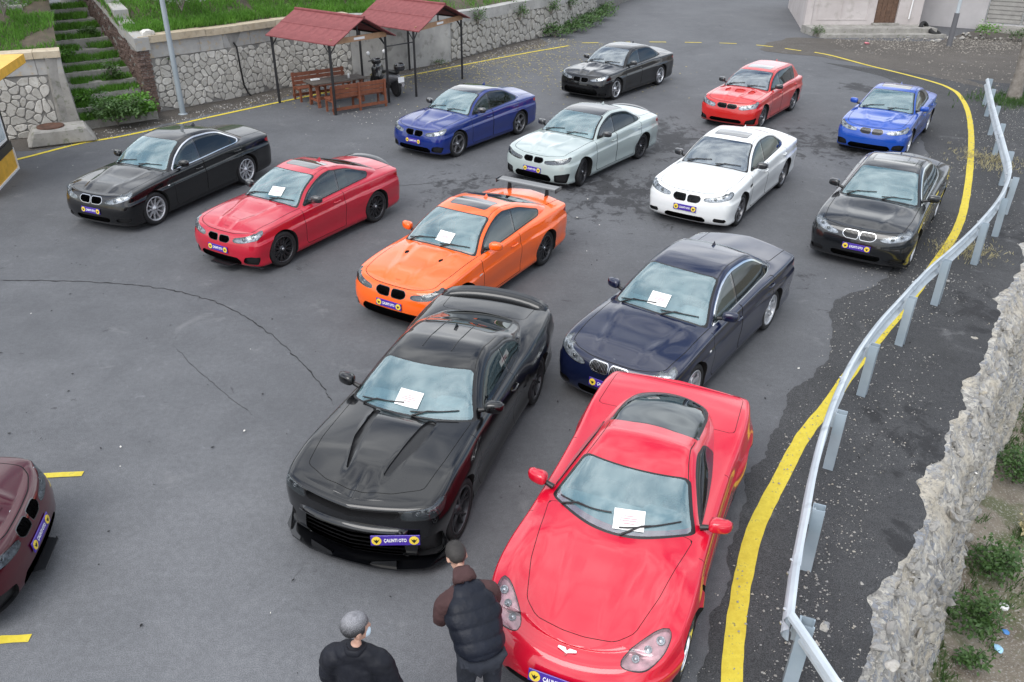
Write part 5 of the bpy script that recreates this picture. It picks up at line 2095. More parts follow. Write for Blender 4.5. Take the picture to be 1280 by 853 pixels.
def solid_wall(f, us, z0, z1, th, name, mat, parent=None, out=0.0):
    """backing slab of a wall along its path; z0/z1 may be functions of u"""
    vs, fs = [], []
    Z0 = z0 if callable(z0) else (lambda u: z0)
    Z1 = z1 if callable(z1) else (lambda u: z1)
    for u in us:
        vs += [f(u, Z0(u), out), f(u, Z1(u), out), f(u, Z1(u), out - th), f(u, Z0(u), out - th)]
    for i in range(len(us) - 1):
        for j in range(4):
            a, b_ = i * 4 + j, i * 4 + (j + 1) % 4
            fs.append((a, b_, b_ + 4, a + 4))
    fs += [(0, 1, 2, 3), tuple(range(len(vs) - 4, len(vs)))[::-1]]
    b = MB().add(vs, fs)
    return link(name, fix_normals(b.mesh(name)), mat, parent)

def centre_mesh(me):
    """put a part's origin at its own centre; returns the offset"""
    n = len(me.vertices)
    co = np.empty(n * 3); me.vertices.foreach_get('co', co)
    co = co.reshape(-1, 3)
    c = co.mean(0)
    me.vertices.foreach_set('co', (co - c).ravel())
    return Vector(c)

def add_piece(name, vs, fs, mat, parent, smooth=False):
    b = MB().add(vs, fs, 0, smooth)
    me = fix_normals(b.mesh(name))
    me.materials.append(mat)
    c = centre_mesh(me)
    return link(name, me, None, parent, c)

def coping(f, u0, u1, z, h, dep, over, L_, name, mat, parent, rnd, zf=None, gap=.012):
    u = u0
    while u < u1 - .05:
        l = min(L_ * rnd.uniform(.8, 1.25), u1 - u)
        if u1 - u - l < .2: l = u1 - u
        a, b_ = u + gap / 2, u + l - gap / 2
        zz = z + (zf(u) if zf else 0) + rnd.uniform(-.008, .008)
        o = over + rnd.uniform(-.012, .012)
        vs = [f(a, zz, o), f(b_, zz, o), f(b_, zz, o - dep), f(a, zz, o - dep), f(a, zz + h, o - .012), f(b_, zz + h, o - .012), f(b_, zz + h, o - dep), f(a, zz + h, o - dep)]
        fs = [(0, 1, 5, 4), (1, 2, 6, 5), (2, 3, 7, 6), (3, 0, 4, 7), (4, 5, 6, 7), (3, 2, 1, 0)]
        add_piece(name, vs, fs, mat, parent)
        u += l

# middle wall, from the stairs to behind the shelters and on up the road
WB = [(-11.2, 25.4), (-9.13, 27.61), (-8.25, 28.84), (-4.9, 31.67), (-2.65, 33.94), (-.1, 38.31), (2.19, 41.29), (3.16, 44.37), (5.35, 49.9), (9.5, 60)]
fW, LW = path_map(WB)
uW = [0]
for i in range(len(WB) - 1): uW.append(uW[-1] + math.dist(WB[i], WB[i + 1]))
def ztop(u): return 2.28 - .55 * float(smooth(5, 16, u))
rnd = random.Random(11)
wall = empty('stone_wall', (*WB[0], 0), label='long pale stone wall with grey and ochre coping, running behind the red-roofed shelters', cat='wall')
def kids_keep(o, par):
    o.parent = par
    o.location = o.location - par.location
us_ = sorted(set([0, .01] + uW + list(np.arange(.5, LW, 1.0))))
W0 = Vector((*WB[0], 0))
fWl = lambda u, v, o: fW(u, v, o) - W0
solid_wall(fWl, us_, 0, lambda u: ztop(u) - .12, .45, 'wall_core', M_MORTAR, wall)
HS = 1.58
cells = voronoi_cells(7.6, HS, .265, .205, 5)
for c_ in cells:
    if rnd.random() < .0: continue
    vs, fs = stone_mb(c_, fWl, .0, .0, rnd=rnd)
    add_piece('stone', vs, fs, M_STONE, wall)
# smooth cement rendering in the middle stretch
solid_wall(fWl, sorted([7.6] + [u for u in us_ if 7.6 < u < 12.3] + [12.3]), 0, lambda u: ztop(u) - .35, .06, 'render_panel', M_RENDER, wall, out=.035)
# farther stones, joined: under ten pixels each
b = MB()
for c_ in voronoi_cells(16, 1.5, .36, .30, 8):
    if max(p[0] for p in c_) > 15.5: continue
    vs, fs = stone_mb(c_, fWl, 12.35, .0, rnd=rnd, gap=.018, out=.05)
    b.add(vs, fs)
o = link('far_stones', fix_normals(b.mesh('far_stones')), M_STONE, wall); o['kind'] = 'stuff'
coping(fWl, 0, 7.6, 1.60, .44, .40, .03, .85, 'coping_block', M_COPING, wall, rnd)
coping(fWl, 0, 7.6, 2.045, .20, .50, .10, 1.15, 'cap_stone', M_CAP, wall, rnd)
solid_wall(fWl, sorted([7.6] + [u for u in us_ if 7.6 < u < 28] + [28]), lambda u: ztop(u) - .42, lambda u: ztop(u) - .02, .5, 'cap_band', M_RENDER, wall, out=.06)
# black drain hose down the wall face
b = MB().tube([fWl(3.05, 1.75, .06), fWl(3.12, 1.60, .10), fWl(3.15, 1.0, .085), fWl(3.2, .4, .08), fWl(3.3, .12, .10), fWl(3.36, .02, .16)], .028, 8)
b.build('drain_hose', M_BLK, wall)

# left wall beside the stairs
WL = [(-16.6, 21.3), (-13.84, 22.40), (-12.42, 23.10)]
fL_, LL = path_map(WL)
lw = empty('stone_wall', (*WL[2], 0), label='shorter stone wall with concrete end, left of the stairs behind the yellow kiosk', cat='wall')
L0 = Vector((*WL[2], 0))
fl_ = lambda u, v, o: fL_(u, v, o) - L0
solid_wall(fl_, [0, 1, 2, math.dist(WL[0], WL[1]), LL - .02], 0, 2.1, .45, 'wall_core', M_MORTAR, lw)
for c_ in voronoi_cells(LL - .42, 1.62, .27, .215, 15):
    vs, fs = stone_mb(c_, fl_, .0, .0, rnd=rnd)
    add_piece('stone', vs, fs, M_STONE, lw)
coping(fl_, 0, LL + .03, 1.66, .42, .5, .03, .8, 'coping_block', M_COPING, lw, rnd)
coping(fl_, 0, LL + .05, 2.085, .17, .6, .08, 1.2, 'cap_stone', M_CAP, lw, rnd)
b = MB().add([fl_(LL - .44, 0, .04), fl_(LL + .14, 0, .05), fl_(LL + .02, 1.66, .03), fl_(LL - .38, 1.66, .03), fl_(LL - .44, 0, -.4), fl_(LL + .14, 0, -.45), fl_(LL + .02, 1.66, -.45), fl_(LL - .38, 1.66, -.4)],
             [(0, 1, 2, 3), (1, 5, 6, 2), (5, 4, 7, 6), (4, 0, 3, 7), (3, 2, 6, 7)])
link('concrete_end', fix_normals(b.mesh('concrete_end')), M_CONC, lw)
# wall returning up the stairs on the left
SD = Vector((-.643, .766, 0)); SN = Vector((.766, .643, 0))
A0, B0 = Vector((-12.42, 23.1, 0)), Vector((-11.25, 25.35, 0))
b = MB()
for (t0, t1, za) in ((.0, 1.6, 2.1), (1.6, 3.0, 2.45), (3.0, 4.6, 3.1), (4.6, 8.0, 3.8)):
    p = A0 + SD * t0; q_ = A0 + SD * t1
    vs = [p, q_, q_ - SN * .35, p - SN * .35]
    vs = [tuple(v_) for v_ in vs] + [(v_.x, v_.y, za) for v_ in vs]
    b.add(vs, [(0, 1, 5, 4), (1, 2, 6, 5), (2, 3, 7, 6), (3, 0, 4, 7), (4, 5, 6, 7)])
o = link('stair_kerb', fix_normals(b.mesh('stair_kerb')), M_CONC)
tagp(o, 'stepped concrete kerb wall up the left side of the overgrown stairs', 'wall')

# stairs
st = empty('stone_stairs', (-11.9, 24.2, 0), label='overgrown concrete stairs climbing between the two stone walls', cat='stairs')
for i in range(11):
    t0 = .25 + i * .50
    p, q_ = A0 + SD * (t0 - .4 * 0), B0 + SD * (t0 - 1.0)
    z = .24 * (i + 1) + rnd.uniform(-.04, .03)
    rx1, rx2 = rnd.uniform(-.09, .09), rnd.uniform(-.09, .09)
    a = [p + SD * rx1, q_ + SD * rx2, q_ + SD * .66, p + SD * .66]
    vs = [(v_.x + 11.9, v_.y - 24.2, 0) for v_ in a] + [(v_.x + 11.9, v_.y - 24.2, z) for v_ in a]
    add_piece('step', vs, [(0, 1, 5, 4), (1, 2, 6, 5), (2, 3, 7, 6), (3, 0, 4, 7), (4, 5, 6, 7)], M_CONC, st)

# brick flank wall on the right of the stairs
bw = empty('brick_wall', tuple(B0), label='crumbling red and grey brick wall flanking the stairs on their right', cat='wall')
def fb(u, v, o): return SD * u + Vector((0, 0, v)) - SN * o
def btop(u): return 2.12 + .52 * max(0, u - .4) if u < 1.6 else 2.75 + .45 * (u - 1.6)
vs, fs = [], []
ub = [0, .4, .8, 1.2, 1.6, 2.4, 3.2, 4, 5, 6, 8]
solid_wall(lambda u, v, o: SD * u + Vector((0, 0, v)) - SN * o, ub, 0, lambda u: btop(u) - .25, .34, 'brick_core', M_MORTAR, bw, out=-.01)
cnt = 0
extra = MB()
for j in range(42):
    z = .02 + j * .079
    u = -.0 if j % 2 else -.11
    while u < 5.6:
        l = .215 * rnd.uniform(.92, 1.04)
        lowest = max(0, .47 * (u + .9) - .3)
        if z + .07 < btop(u) - .25 and z > lowest - .1 and rnd.random() > .04:
            a, e = max(u, -.02), u + l - .012
            if e - a > .05:
                o_ = rnd.uniform(.0, .03) if rnd.random() > .1 else -.02
                vs = [fb(a, z, -.05), fb(e, z, -.05), fb(e, z + .064, -.05), fb(a, z + .064, -.05), fb(a, z, o_), fb(e, z, o_), fb(e, z + .064, o_), fb(a, z + .064, o_)]
                fs = [(4, 5, 6, 7), (0, 4, 7, 3), (1, 2, 6, 5), (3, 7, 6, 2), (0, 1, 5, 4)]
                if cnt < 280:
                    add_piece('brick', vs, fs, M_BRICK, bw)
                    cnt += 1
                else:
                    extra.add(vs, fs)
        u += l + .004
if extra.v:
    o = link('upper_bricks', fix_normals(extra.mesh('upper_bricks')), M_BRICK, bw); o['kind'] = 'stuff'
# brick end facing the lot
for j in range(24):
    z = .02 + j * .079
    for k in range(2):
        x0 = -.02 - k * .17
        o_ = rnd.uniform(0, .05)
        p = lambda s_, zz, oo: SN * (-x0 * 0 + s_) + Vector((0, 0, zz)) - SD * oo
        s0 = -.02 + k * .175 + (.03 if j % 2 else 0)
        vs = [p(s0, z, -.05), p(s0 + .16, z, -.05), p(s0 + .16, z + .064, -.05), p(s0, z + .064, -.05), p(s0, z, o_ + .02), p(s0 + .16, z, o_ + .02), p(s0 + .16, z + .064, o_ + .02), p(s0, z + .064, o_ + .02)]
        add_piece('brick', vs, [(4, 5, 6, 7), (0, 4, 7, 3), (1, 2, 6, 5), (3, 7, 6, 2), (0, 1, 5, 4)], M_BRICK, bw)
# cement coping of the flank wall: low end block, then the raised stepped part
for (u0, u1, z0, z1) in ((-.1, .95, 1.86, 2.22), (.95, 1.35, 2.1, 2.5), (1.35, 2.0, 2.3, 2.85), (2.0, 3.4, 2.55, 3.2), (3.4, 5.0, 3.1, 3.85), (5.0, 8.0, 3.9, 4.9)):
    vs = [fb(u0, z0, .04), fb(u1, z0 + (u1 - u0) * .3, .04), fb(u1, z1 + (u1 - u0) * .22, .04), fb(u0, z1, .04), fb(u0, z0, -.38), fb(u1, z0 + (u1 - u0) * .3, -.38), fb(u1, z1 + (u1 - u0) * .22, -.38), fb(u0, z1, -.38)]
    add_piece('coping_block', vs, [(0, 1, 2, 3), (7, 6, 5, 4), (3, 2, 6, 7), (1, 5, 6, 2), (0, 3, 7, 4), (0, 4, 5, 1)], M_COPING, bw)
vs, fs = stone_mb([(0, 0), (.42, .02), (.40, .2), (.03, .2)], lambda u, v, o: SD * .3 + SN * (.25 + u) + Vector((0, 0, 2.2 + v)) - SD * o, 0, 0, out=.3)
add_piece('loose_stone', vs, fs, M_STONE, bw)

# ------------------------------------------------------------------ grassy bank behind the walls
def bank(name, path, inset, z0f, depth, slope, step=.45):
    f, L_ = path_map(path)
    rows = []
    nu = int(L_ / step); nv = int(depth / step)
    vs, fs = [], []
    for i in range(nu + 1):
        for j in range(nv + 1):
            u = L_ * i / nu; o = -inset - depth * j / nv
            p = f(u, 0, o)
            z = z0f(u) + slope * (depth * j / nv) + .16 * nz3(p.x * .8, p.y * .8, 1) * min(1, j / 2)
            vs.append((p.x, p.y, z))
    for i in range(nu):
        for j in range(nv):
            a = i * (nv + 1) + j
            fs.append((a, a + 1, a + nv + 2, a + nv + 1))
    b = MB().add(vs, fs, 0, True)
    me = fix_normals(b.mesh(name))
    if sum(p.normal.z for p in me.polygons) < 0: me.flip_normals()
    return tag_structure(link(name, me, M_SOIL)), vs
bank1, bv1 = bank('grass_bank', WB, .38, lambda u: ztop(u) - .04, 9.0, .42)
bank2, bv2 = bank('grass_bank', WL, .45, lambda u: 2.12, 7.0, .38)

def leafmat(name, c1, c2, trans=.25):
    n = NT(name)
    oi = n.coord('Object')
    f = n.noise(oi, 1.4, 4, .6)
    f2 = n.noise(oi, 23, 2, .5)
    c = n.mix(n.ramp(n.math('ADD', n.math('MULTIPLY', f, .5), n.math('MULTIPLY', f2, .5)), [(.36, 0.0), (.64, 1.0)]), c1, c2)
    p = n.n('ShaderNodeBsdfPrincipled')
    n.l(c, p.inputs['Base Color']); p.inputs['Roughness'].default_value = .55
    t = n.n('ShaderNodeBsdfTranslucent')
    n.l(c, t.inputs['Color'])
    m = n.n('ShaderNodeMixShader'); m.inputs['Fac'].default_value = trans
    n.l(p.outputs[0], m.inputs[1]); n.l(t.outputs[0], m.inputs[2])
    n.l(m.outputs[0], n.out.inputs['Surface'])
    return n.m
M_GRASS = leafmat('fresh_grass', (.065, .18, .016), (.15, .34, .045))
M_WEED = leafmat('weed_leaves', (.035, .085, .02), (.09, .17, .045))
M_SHRUB = leafmat('grey_shrub_leaves', (.10, .13, .09), (.26, .30, .24))
M_DRY = leafmat('dry_grass', (.36, .31, .16), (.55, .50, .30))
M_FALLEN = simple('fallen_leaves', (.40, .33, .12), .8, var=.4, vscale=3)
M_BARK = noise_col('bark', (.14, .12, .10), (.27, .245, .22), 5, bumps=1, bscale=14, bd=.03)

def blades(name, mat, spots, hgt, wid, lean, seed, cat_kind='stuff', parent=None, per=3):
    """many thin blades; spots is a list of (x, y, z)"""
    r = random.Random(seed)
    vs, fs = [], []
    for (x, y, z) in spots:
        for _ in range(per):
            a = r.random() * 6.283
            h = hgt * r.uniform(.5, 1.25)
            w = wid * r.uniform(.6, 1.2)
            l = lean * r.uniform(.1, 1)
            px_, py_ = x + r.uniform(-.05, .05), y + r.uniform(-.05, .05)
            ca, sa_ = math.cos(a), math.sin(a)
            b2 = r.random() * 6.283
            lx, ly = math.cos(b2) * l, math.sin(b2) * l
            k = len(vs)
            vs += [(px_ - ca * w, py_ - sa_ * w, z - .02), (px_ + ca * w, py_ + sa_ * w, z - .02), (px_ + lx * .5 + ca * w * .7, py_ + ly * .5 + sa_ * w * .7, z + h * .62), (px_ + lx, py_ + ly, z + h), (px_ + lx * .5 - ca * w * .7, py_ + ly * .5 - sa_ * w * .7, z + h * .62)]
            fs.append((k, k + 1, k + 2, k + 3, k + 4))
    me = bpy.data.meshes.new(name)
    me.from_pydata(vs, [], fs)
    me.update()
    o = link(name, me, mat, parent)
    if cat_kind: o['kind'] = cat_kind
    return o
def on_bank(path, inset, z0f, depth, slope, n, seed, u0=0, u1=None, thr=-9):
    f, L_ = path_map(path)
    r = random.Random(seed); out = []
    while len(out) < n:
        u = r.uniform(u0, u1 or L_); d = r.random() * depth
        p = f(u, 0, -inset - d)
        if nz3(p.x * .9, p.y * .9, 4) < thr: continue
        out.append((p.x, p.y, z0f(u) + slope * d + .16 * nz3(p.x * .8, p.y * .8, 1) * min(1, d / .9)))
    return out
sp1 = on_bank(WB, .42, lambda u: ztop(u) - .05, 6.0, .42, 19000, 1, 0, 13, -.6)
sp1 += on_bank(WB, .38, lambda u: ztop(u) - .02, .35, .42, 1800, 11, 0, 12, -.25)
sp1 += on_bank(WB, .42, lambda u: ztop(u) - .05, 5.0, .42, 3500, 3, 13, 30, -.1)
blades('grass', M_GRASS, sp1, .20, .011, .16, 1)
sp2 = on_bank(WL, .55, lambda u: 2.12, 4.5, .38, 5500, 2, 0, None, -.12)
blades('grass', M_GRASS, sp2, .17, .010, .13, 2)
# grass and weeds on the steps
r_ = random.Random(4)
spots = []
for i in range(11):
    t0 = .25 + i * .50
    for _ in range(520):
        s_ = r_.random()
        p = (A0 * (1 - s_) + B0 * s_) + SD * (t0 - 1.0 * s_ + r_.uniform(.08, .50))
        if nz3(p.x * 1.7, p.y * 1.7, 9) > -.3 and s_ > .05:
            spots.append((p.x, p.y, .24 * (i + 1)))
blades('grass', M_GRASS, spots, .17, .014, .15, 5)

def leafy(name, centre, rad, nleaf, size, mat, label, cat='plant', group=None, stems=7, seed=0, droop=.3, dens=.55):
    """a real little shrub: stems plus many separate leaves"""
    r = random.Random(seed)
    root = empty(name, centre, label=label, cat=cat, group=group)
    sb = MB()
    tips = []
    for _ in range(stems):
        a = r.random() * 6.283; k = r.uniform(.3, 1)
        p1 = Vector((math.cos(a) * rad[0] * k * .4, math.sin(a) * rad[1] * k * .4, rad[2] * r.uniform(.7, 1.1)))
        p2 = Vector((math.cos(a) * rad[0] * k, math.sin(a) * rad[1] * k, rad[2] * r.uniform(1.0, 1.9)))
        sb.tube([(0, 0, -.05), p1, p2], [.014, .010, .004], 5)
        tips += [p1, p2, (p1 + p2) / 2]
    sb.build('stem', M_BARK, root)
    vs, fs = [], []
    for _ in range(nleaf):
        if r.random() < dens and tips:
            c = r.choice(tips) + Vector((r.gauss(0, .22) * rad[0], r.gauss(0, .22) * rad[1], r.gauss(0, .2) * rad[2]))
        else:
            while True:
                c = Vector((r.uniform(-1, 1), r.uniform(-1, 1), r.uniform(-.4, 1)))
                if .35 < c.length < 1: break
            c = Vector((c.x * rad[0], c.y * rad[1], rad[2] * (.8 + c.z * .9)))
        if c.z < 0.01: c.z = abs(c.z) + .02
        s_ = size * r.uniform(.6, 1.3)
        d = Vector((r.uniform(-1, 1), r.uniform(-1, 1), r.uniform(-.6, .7))).normalized()
        w = d.cross(Vector((r.uniform(-1, 1), r.uniform(-1, 1), 1.3))).normalized()
        n_ = w.cross(d)
        k = len(vs)
        vs += [c, c + d * s_ * .5 + w * s_ * .28 + n_ * s_ * .06, c + d * s_, c + d * s_ * .5 - w * s_ * .28 + n_ * s_ * .06]
        fs.append((k, k + 1, k + 2, k + 3))
    me = bpy.data.meshes.new('foliage')
    me.from_pydata([tuple(v) for v in vs], [], fs)
    me.update()
    o = link('foliage', me, mat, root)
    return root
leafy('shrub', (-10.55, 27.6, 2.75), (.9, .8, .55), 1500, .075, M_SHRUB, 'grey-leaved shrub on the grass bank behind the lamp post', 'shrub', seed=1)
leafy('shrub', (-8.1, 31.2, 3.0), (1.2, .9, .6), 2000, .08, M_SHRUB, 'wide grey-green shrub on the bank behind the first shelter roof', 'shrub', seed=2)
leafy('shrub', (-6.2, 33.6, 3.0), (1.1, .9, .6), 1500, .08, M_WEED, 'dark green shrub on the bank between the two shelter roofs', 'shrub', seed=3)
leafy('shrub', (-12.2, 25.4, 1.2), (.3, .3, .2), 160, .09, M_WEED, 'low green weed clump growing halfway up the stairs', 'weed', seed=5)
leafy('shrub', (-11.55, 23.75, .1), (.85, .6, .42), 1500, .11, M_WEED, 'spreading dark weeds at the foot of the stairs', 'weed', seed=6)
leafy('shrub', (-11.15, 24.35, .12), (.55, .5, .40), 800, .13, M_GRASS, 'bright green leafy weeds against the brick wall end', 'weed', seed=7)
leafy('wall_plant', (-10.55, 26.0, 1.45), (.15, .15, .10), 110, .06, M_WEED, 'small tuft growing out of the stone wall near the lamp post', 'plant', seed=8)
leafy('wall_plant', (-3.0, 33.35, .02), (.6, .25, .10), 260, .05, M_WEED, 'low green weeds at the foot of the rendered wall by the second shelter', 'weed', seed=18)
for i, (x, y, rx_, ry_) in enumerate([(1.9, 40.2, .9, .7), (2.9, 41.8, .9, .9), (3.6, 43.6, .9, 1.0), (4.3, 45.8, .8, 1.1), (5.0, 48.0, .8, 1.2)]):
    leafy('ground_ivy', (x, y, .02), (rx_, ry_, .28), 700, .12, M_WEED, ['first', 'second', 'third', 'fourth', 'farthest'][i] + ' clump of green ivy from the shelters along the far wall foot', 'ivy', seed=20 + i)
# ivy hanging on the far wall
for i, (u, z) in enumerate([(14.2, 1.2), (17.6, 1.0), (20.0, 1.0), (22.4, .9)]):
    p = fW(u, z, .12)
    leafy('ivy', tuple(p), (.45, .45, .35), 320, .09, M_WEED, ['narrow ivy strand where the render meets the far stones', 'ivy patch hanging on the far stone wall, middle of three', 'ivy patch on the far stone wall above the green clumps', 'ivy patch at the far end of the stone wall'][i], 'ivy', seed=30 + i)

for i, (t, s_, r0, lab) in enumerate([(1.2, .25, .30, 'ragged weeds over the third step at its left end'), (2.0, .75, .32, 'weeds spilling over the stairs beside the brick wall, lower of two'), (3.2, .35, .34, 'tall weeds in the middle of the stairs, halfway up'), (4.1, .8, .30, 'weeds against the brick wall near the top of the stairs')]):
    p = (A0 * (1 - s_) + B0 * s_) + SD * (t - s_)
    leafy('stair_weed', (p.x, p.y, .48 * t - .02), (r0, r0, .16), 420, .085, M_WEED if i % 2 else M_GRASS, lab, 'weed', seed=70 + i)
for i, (x, y, z, r0, mt, lab) in enumerate([(-14.3, 24.3, 3.0, .7, M_SHRUB, 'grey scrub on the bank above the shorter stone wall'), (-15.3, 23.6, 3.0, .6, M_WEED, 'dark scrub at the top left corner of the bank'), (-13.8, 25.6, 3.3, .5, M_DRY, 'dry straw-coloured scrub on the bank left of the stairs'), (-9.4, 29.6, 3.05, .5, M_WEED, 'low dark clump on the lawn above the middle of the wall')]):
    leafy('shrub', (x, y, z), (r0, r0, r0 * .5), 700, .07, mt, lab, 'shrub', seed=80 + i)

# manhole on a concrete block
mh = empty('manhole', (-12.45, 22.25, 0), rz=R(30), label='rusty round manhole cover on a mossy concrete block beside the left stone wall', cat='manhole')
b = MB().box((0, 0, .21), (1.35, .80, .42), bev=.05, taper=(1, 1))
b.v = [(x * (1.25 if z < .2 else 1), y * (1.15 if z < .2 else 1), z) for x, y, z in b.v]
b.build('block', M_CONC, mh)
b = MB().lathe([(.34, .42), (.34, .455), (.30, .46), (.29, .45), (.001, .45)], 24, 'Z', c=(-.2, .02, 0))
b.build('cover', M_RUST, mh)

# ------------------------------------------------------------------ lamp post
lp = empty('lamp_post', (-10.22, 25.32, 0), label='tall grey lamp post in front of the stone wall behind the black sedan', cat='lamp post')
M_GALV = noise_col('galvanised_steel', (.36, .41, .45), (.50, .55, .58), 1.5, rough=.45, bumps=.05)
M_POLE = noise_col('grey_pole_paint', (.24, .28, .31), (.33, .37, .40), 1.2, rough=.5, bumps=.05)
MB().tube([(0, 0, 0), (.02, 0, 3.5), (.05, .02, 7.0)], [.085, .07, .055], 16).build('pole', M_POLE, lp)
MB().lathe([(.14, 0), (.14, .02), (.09, .025), (.09, .05)], 16).build('base_plate', M_POLE, lp)
b = MB().tube([(.05, .02, 7.0), (.2, -.2, 7.35), (.7, -.9, 7.5)], [.04, .035, .03], 10); b.build('arm', M_POLE, lp)
b = MB().box((.85, -1.1, 7.5), (.22, .62, .10), bev=.03, rz=R(35)); b.build('lamp_head', M_SATIN, lp)

# second lamp pole by the far buildings
lp = empty('lamp_post', (19.58, 38.55, 0), label='lamp post with dark lower sleeve standing in the rubble by the far buildings', cat='lamp post')
MB().tube([(0, 0, 0), (0, 0, 1.4)], [.12, .11], 14).build('sleeve', simple('dark_pole_sleeve', (.12, .12, .13), .6), lp)
MB().tube([(0, 0, 1.4), (0, 0, 7.5)], [.075, .055], 14).build('pole', M_GALV, lp)
b = MB().box((0, -.35, 7.5), (.2, .8, .1), bev=.03); b.build('lamp_head', M_SATIN, lp)
# ------------------------------------------------------------------ retaining wall over the drop
M_ROCK = noise_col('rubble_stone', (.22, .22, .225), (.44, .42, .38), 3.5, rough=.9, bumps=1.0, bscale=22, bd=.03, c3=(.50, .44, .34), perobj=.3)
def rubble_mat():
    n = NT('crumbling_rubble_wall')
    v = n.coord('Object')
    vo = n.n('ShaderNodeTexVoronoi'); vo.inputs['Scale'].default_value = 12
    dv = n.n('ShaderNodeTexNoise'); dv.inputs['Scale'].default_value = 7; dv.inputs['Detail'].default_value = 5; n.l(v, dv.inputs['Vector'])
    va = n.n('ShaderNodeVectorMath', operation='MULTIPLY_ADD'); n.l(dv.outputs['Color'], va.inputs[0]); va.inputs[1].default_value = (.22, .22, .22); n.l(v, va.inputs[2])
    vs_ = n.n('ShaderNodeVectorMath', operation='MULTIPLY'); n.l(va.outputs[0], vs_.inputs[0]); vs_.inputs[1].default_value = (1, 1, 1.7)
    n.l(vs_.outputs[0], vo.inputs['Vector'])
    sep = n.n('ShaderNodeSeparateColor'); n.l(vo.outputs['Color'], sep.inputs[0])
    c = n.mix(n.ramp(sep.outputs[0], [(.1, 0.0), (.9, 1.0)]), (.26, .25, .235), (.60, .57, .51))
    c = n.mix(n.ramp(sep.outputs[1], [(.72, 0.0), (.78, .6)]), c, (.26, .29, .35))
    c = n.mix(n.ramp(n.noise(v, 1.2, 6, .65), [(.48, 0.0), (.60, .7)]), c, (.54, .48, .38))
    c = n.mix(n.ramp(n.noise(v, 14, 5, .7), [(.5, 0.0), (.66, .6)]), c, (.10, .10, .10))
    n.bsdf(color=c, rough=.9, normal=n.bump(n.math('ADD', n.noise(v, 30, 6, .7), n.noise(v, 9, 4, .6)), 1.0, .04))
    return n.m
M_RUBBLE = rubble_mat()
vs, fs = [], []
d0_, d1_, H_ = 2.5, 40.0, 4.3
ds = list(np.arange(d0_, 22, .07)) + list(np.arange(22, d1_, .5))
hs = [-1.0, -.8, -.6, -.4, -.2] + list(np.linspace(0, 1, 70))
def edge_n(d):
    return -.06 - .15 * (1 + nz3(d * .9, 0, 7)) - .06 * nz3(d * 4.1, 0, 5)
for d in ds:
    e = edge_n(d)
    for t in hs:
        if t < 0:
            q = dn(d, e + .62 * t)
            vs.append((q.x, q.y, (.008 + .010 * abs(nz3(q.x * 6, q.y * 6, 2))) if t > -1 else -.02))
            continue
        z = -H_ * t
        base = e * (1 - float(smooth(0, .10, t))) + .02 + .42 * t + .25 * t * float(smooth(14, 20, d))
        cell = Vector((d * 3.6, z * 5.0, 0))
        dist, pt = mnoise.voronoi(cell)
        k = mnoise.cell(pt[0] * 7.3) if False else nz3(pt[0].x * 3.1, pt[0].y * 3.1, 2)
        bump = (.05 * k + .04 * min(.45, dist[1] - dist[0])) + .07 * nz3(d * 8, z * 8, 3) + .03 * nz3(d * 21, z * 21, 6) + .12 * nz3(d * 1.1, z * .9, 8)
        p = dn(d, base + bump * min(1, .25 + t * 6), z + (.0 if t > 0 else .02))
        vs.append(tuple(p))
nh = len(hs)
for i in range(len(ds) - 1):
    for j in range(nh - 1):
        a = i * nh + j
        fs.append((a, a + 1, a + nh + 1, a + nh))
rw_ = empty('retaining_wall', tuple(dn(8, .2, -4.0)), label='crumbling rough stone retaining wall dropping away below the verge at the right', cat='wall')
b = MB().add([Vector(p) - rw_.location for p in vs], fs, 0, True)
me = b.mesh('rubble_face')
if sum(p.normal.dot(EN) for p in me.polygons) < 0: me.flip_normals()
link('rubble_face', me, M_RUBBLE, rw_)
def rock_mesh(name, size, seed, sub=2, flat=.7, mat=None):
    bm = bmesh.new()
    bmesh.ops.create_icosphere(bm, subdivisions=sub, radius=1)
    r = random.Random(seed)
    s = Vector((size * r.uniform(.7, 1.2), size * r.uniform(.5, .9), size * flat * r.uniform(.6, 1)))
    for v in bm.verts:
        k = 1 + .35 * nz3(v.co.x * 1.3 + seed, v.co.y * 1.3, v.co.z * 1.3) + .12 * nz3(v.co.x * 4 + seed, v.co.y * 4, v.co.z * 4)
        v.co = Vector((v.co.x * s.x * k, v.co.y * s.y * k, v.co.z * s.z * k))
    for _ in range(4):     # flattened faces
        nn = Vector((r.uniform(-1, 1), r.uniform(-1, 1), r.uniform(-1, 1))).normalized()
        lim = size * r.uniform(.35, .55)
        for v in bm.verts:
            q = v.co.dot(nn)
            if q > lim: v.co -= nn * (q - lim) * .9
    me = bpy.data.meshes.new(name)
    bm.to_mesh(me); bm.free()
    if mat: me.materials.append(mat)
    return me
rks = [rock_mesh('stone', .085, 50 + i, 1, .45, M_ROCK) for i in range(10)]
r_ = random.Random(3)
for i in range(290):
    d = 4.2 + 17 * r_.random() ** 1.6
    t = r_.random() ** 1.8
    e = edge_n(d)
    base = e * (1 - float(smooth(0, .10, t))) + .02 + .42 * t
    p = dn(d, base + .02 + (.03 if t < .1 else 0), -H_ * t * .95 - .02)
    o = link('stone', rks[i % 10], None, rw_, p - rw_.location, (r_.random() * 3, r_.random() * 3, r_.random() * 6))
    s_ = r_.uniform(.6, 1.5)
    o.scale = (s_, s_ * 1.2, s_)

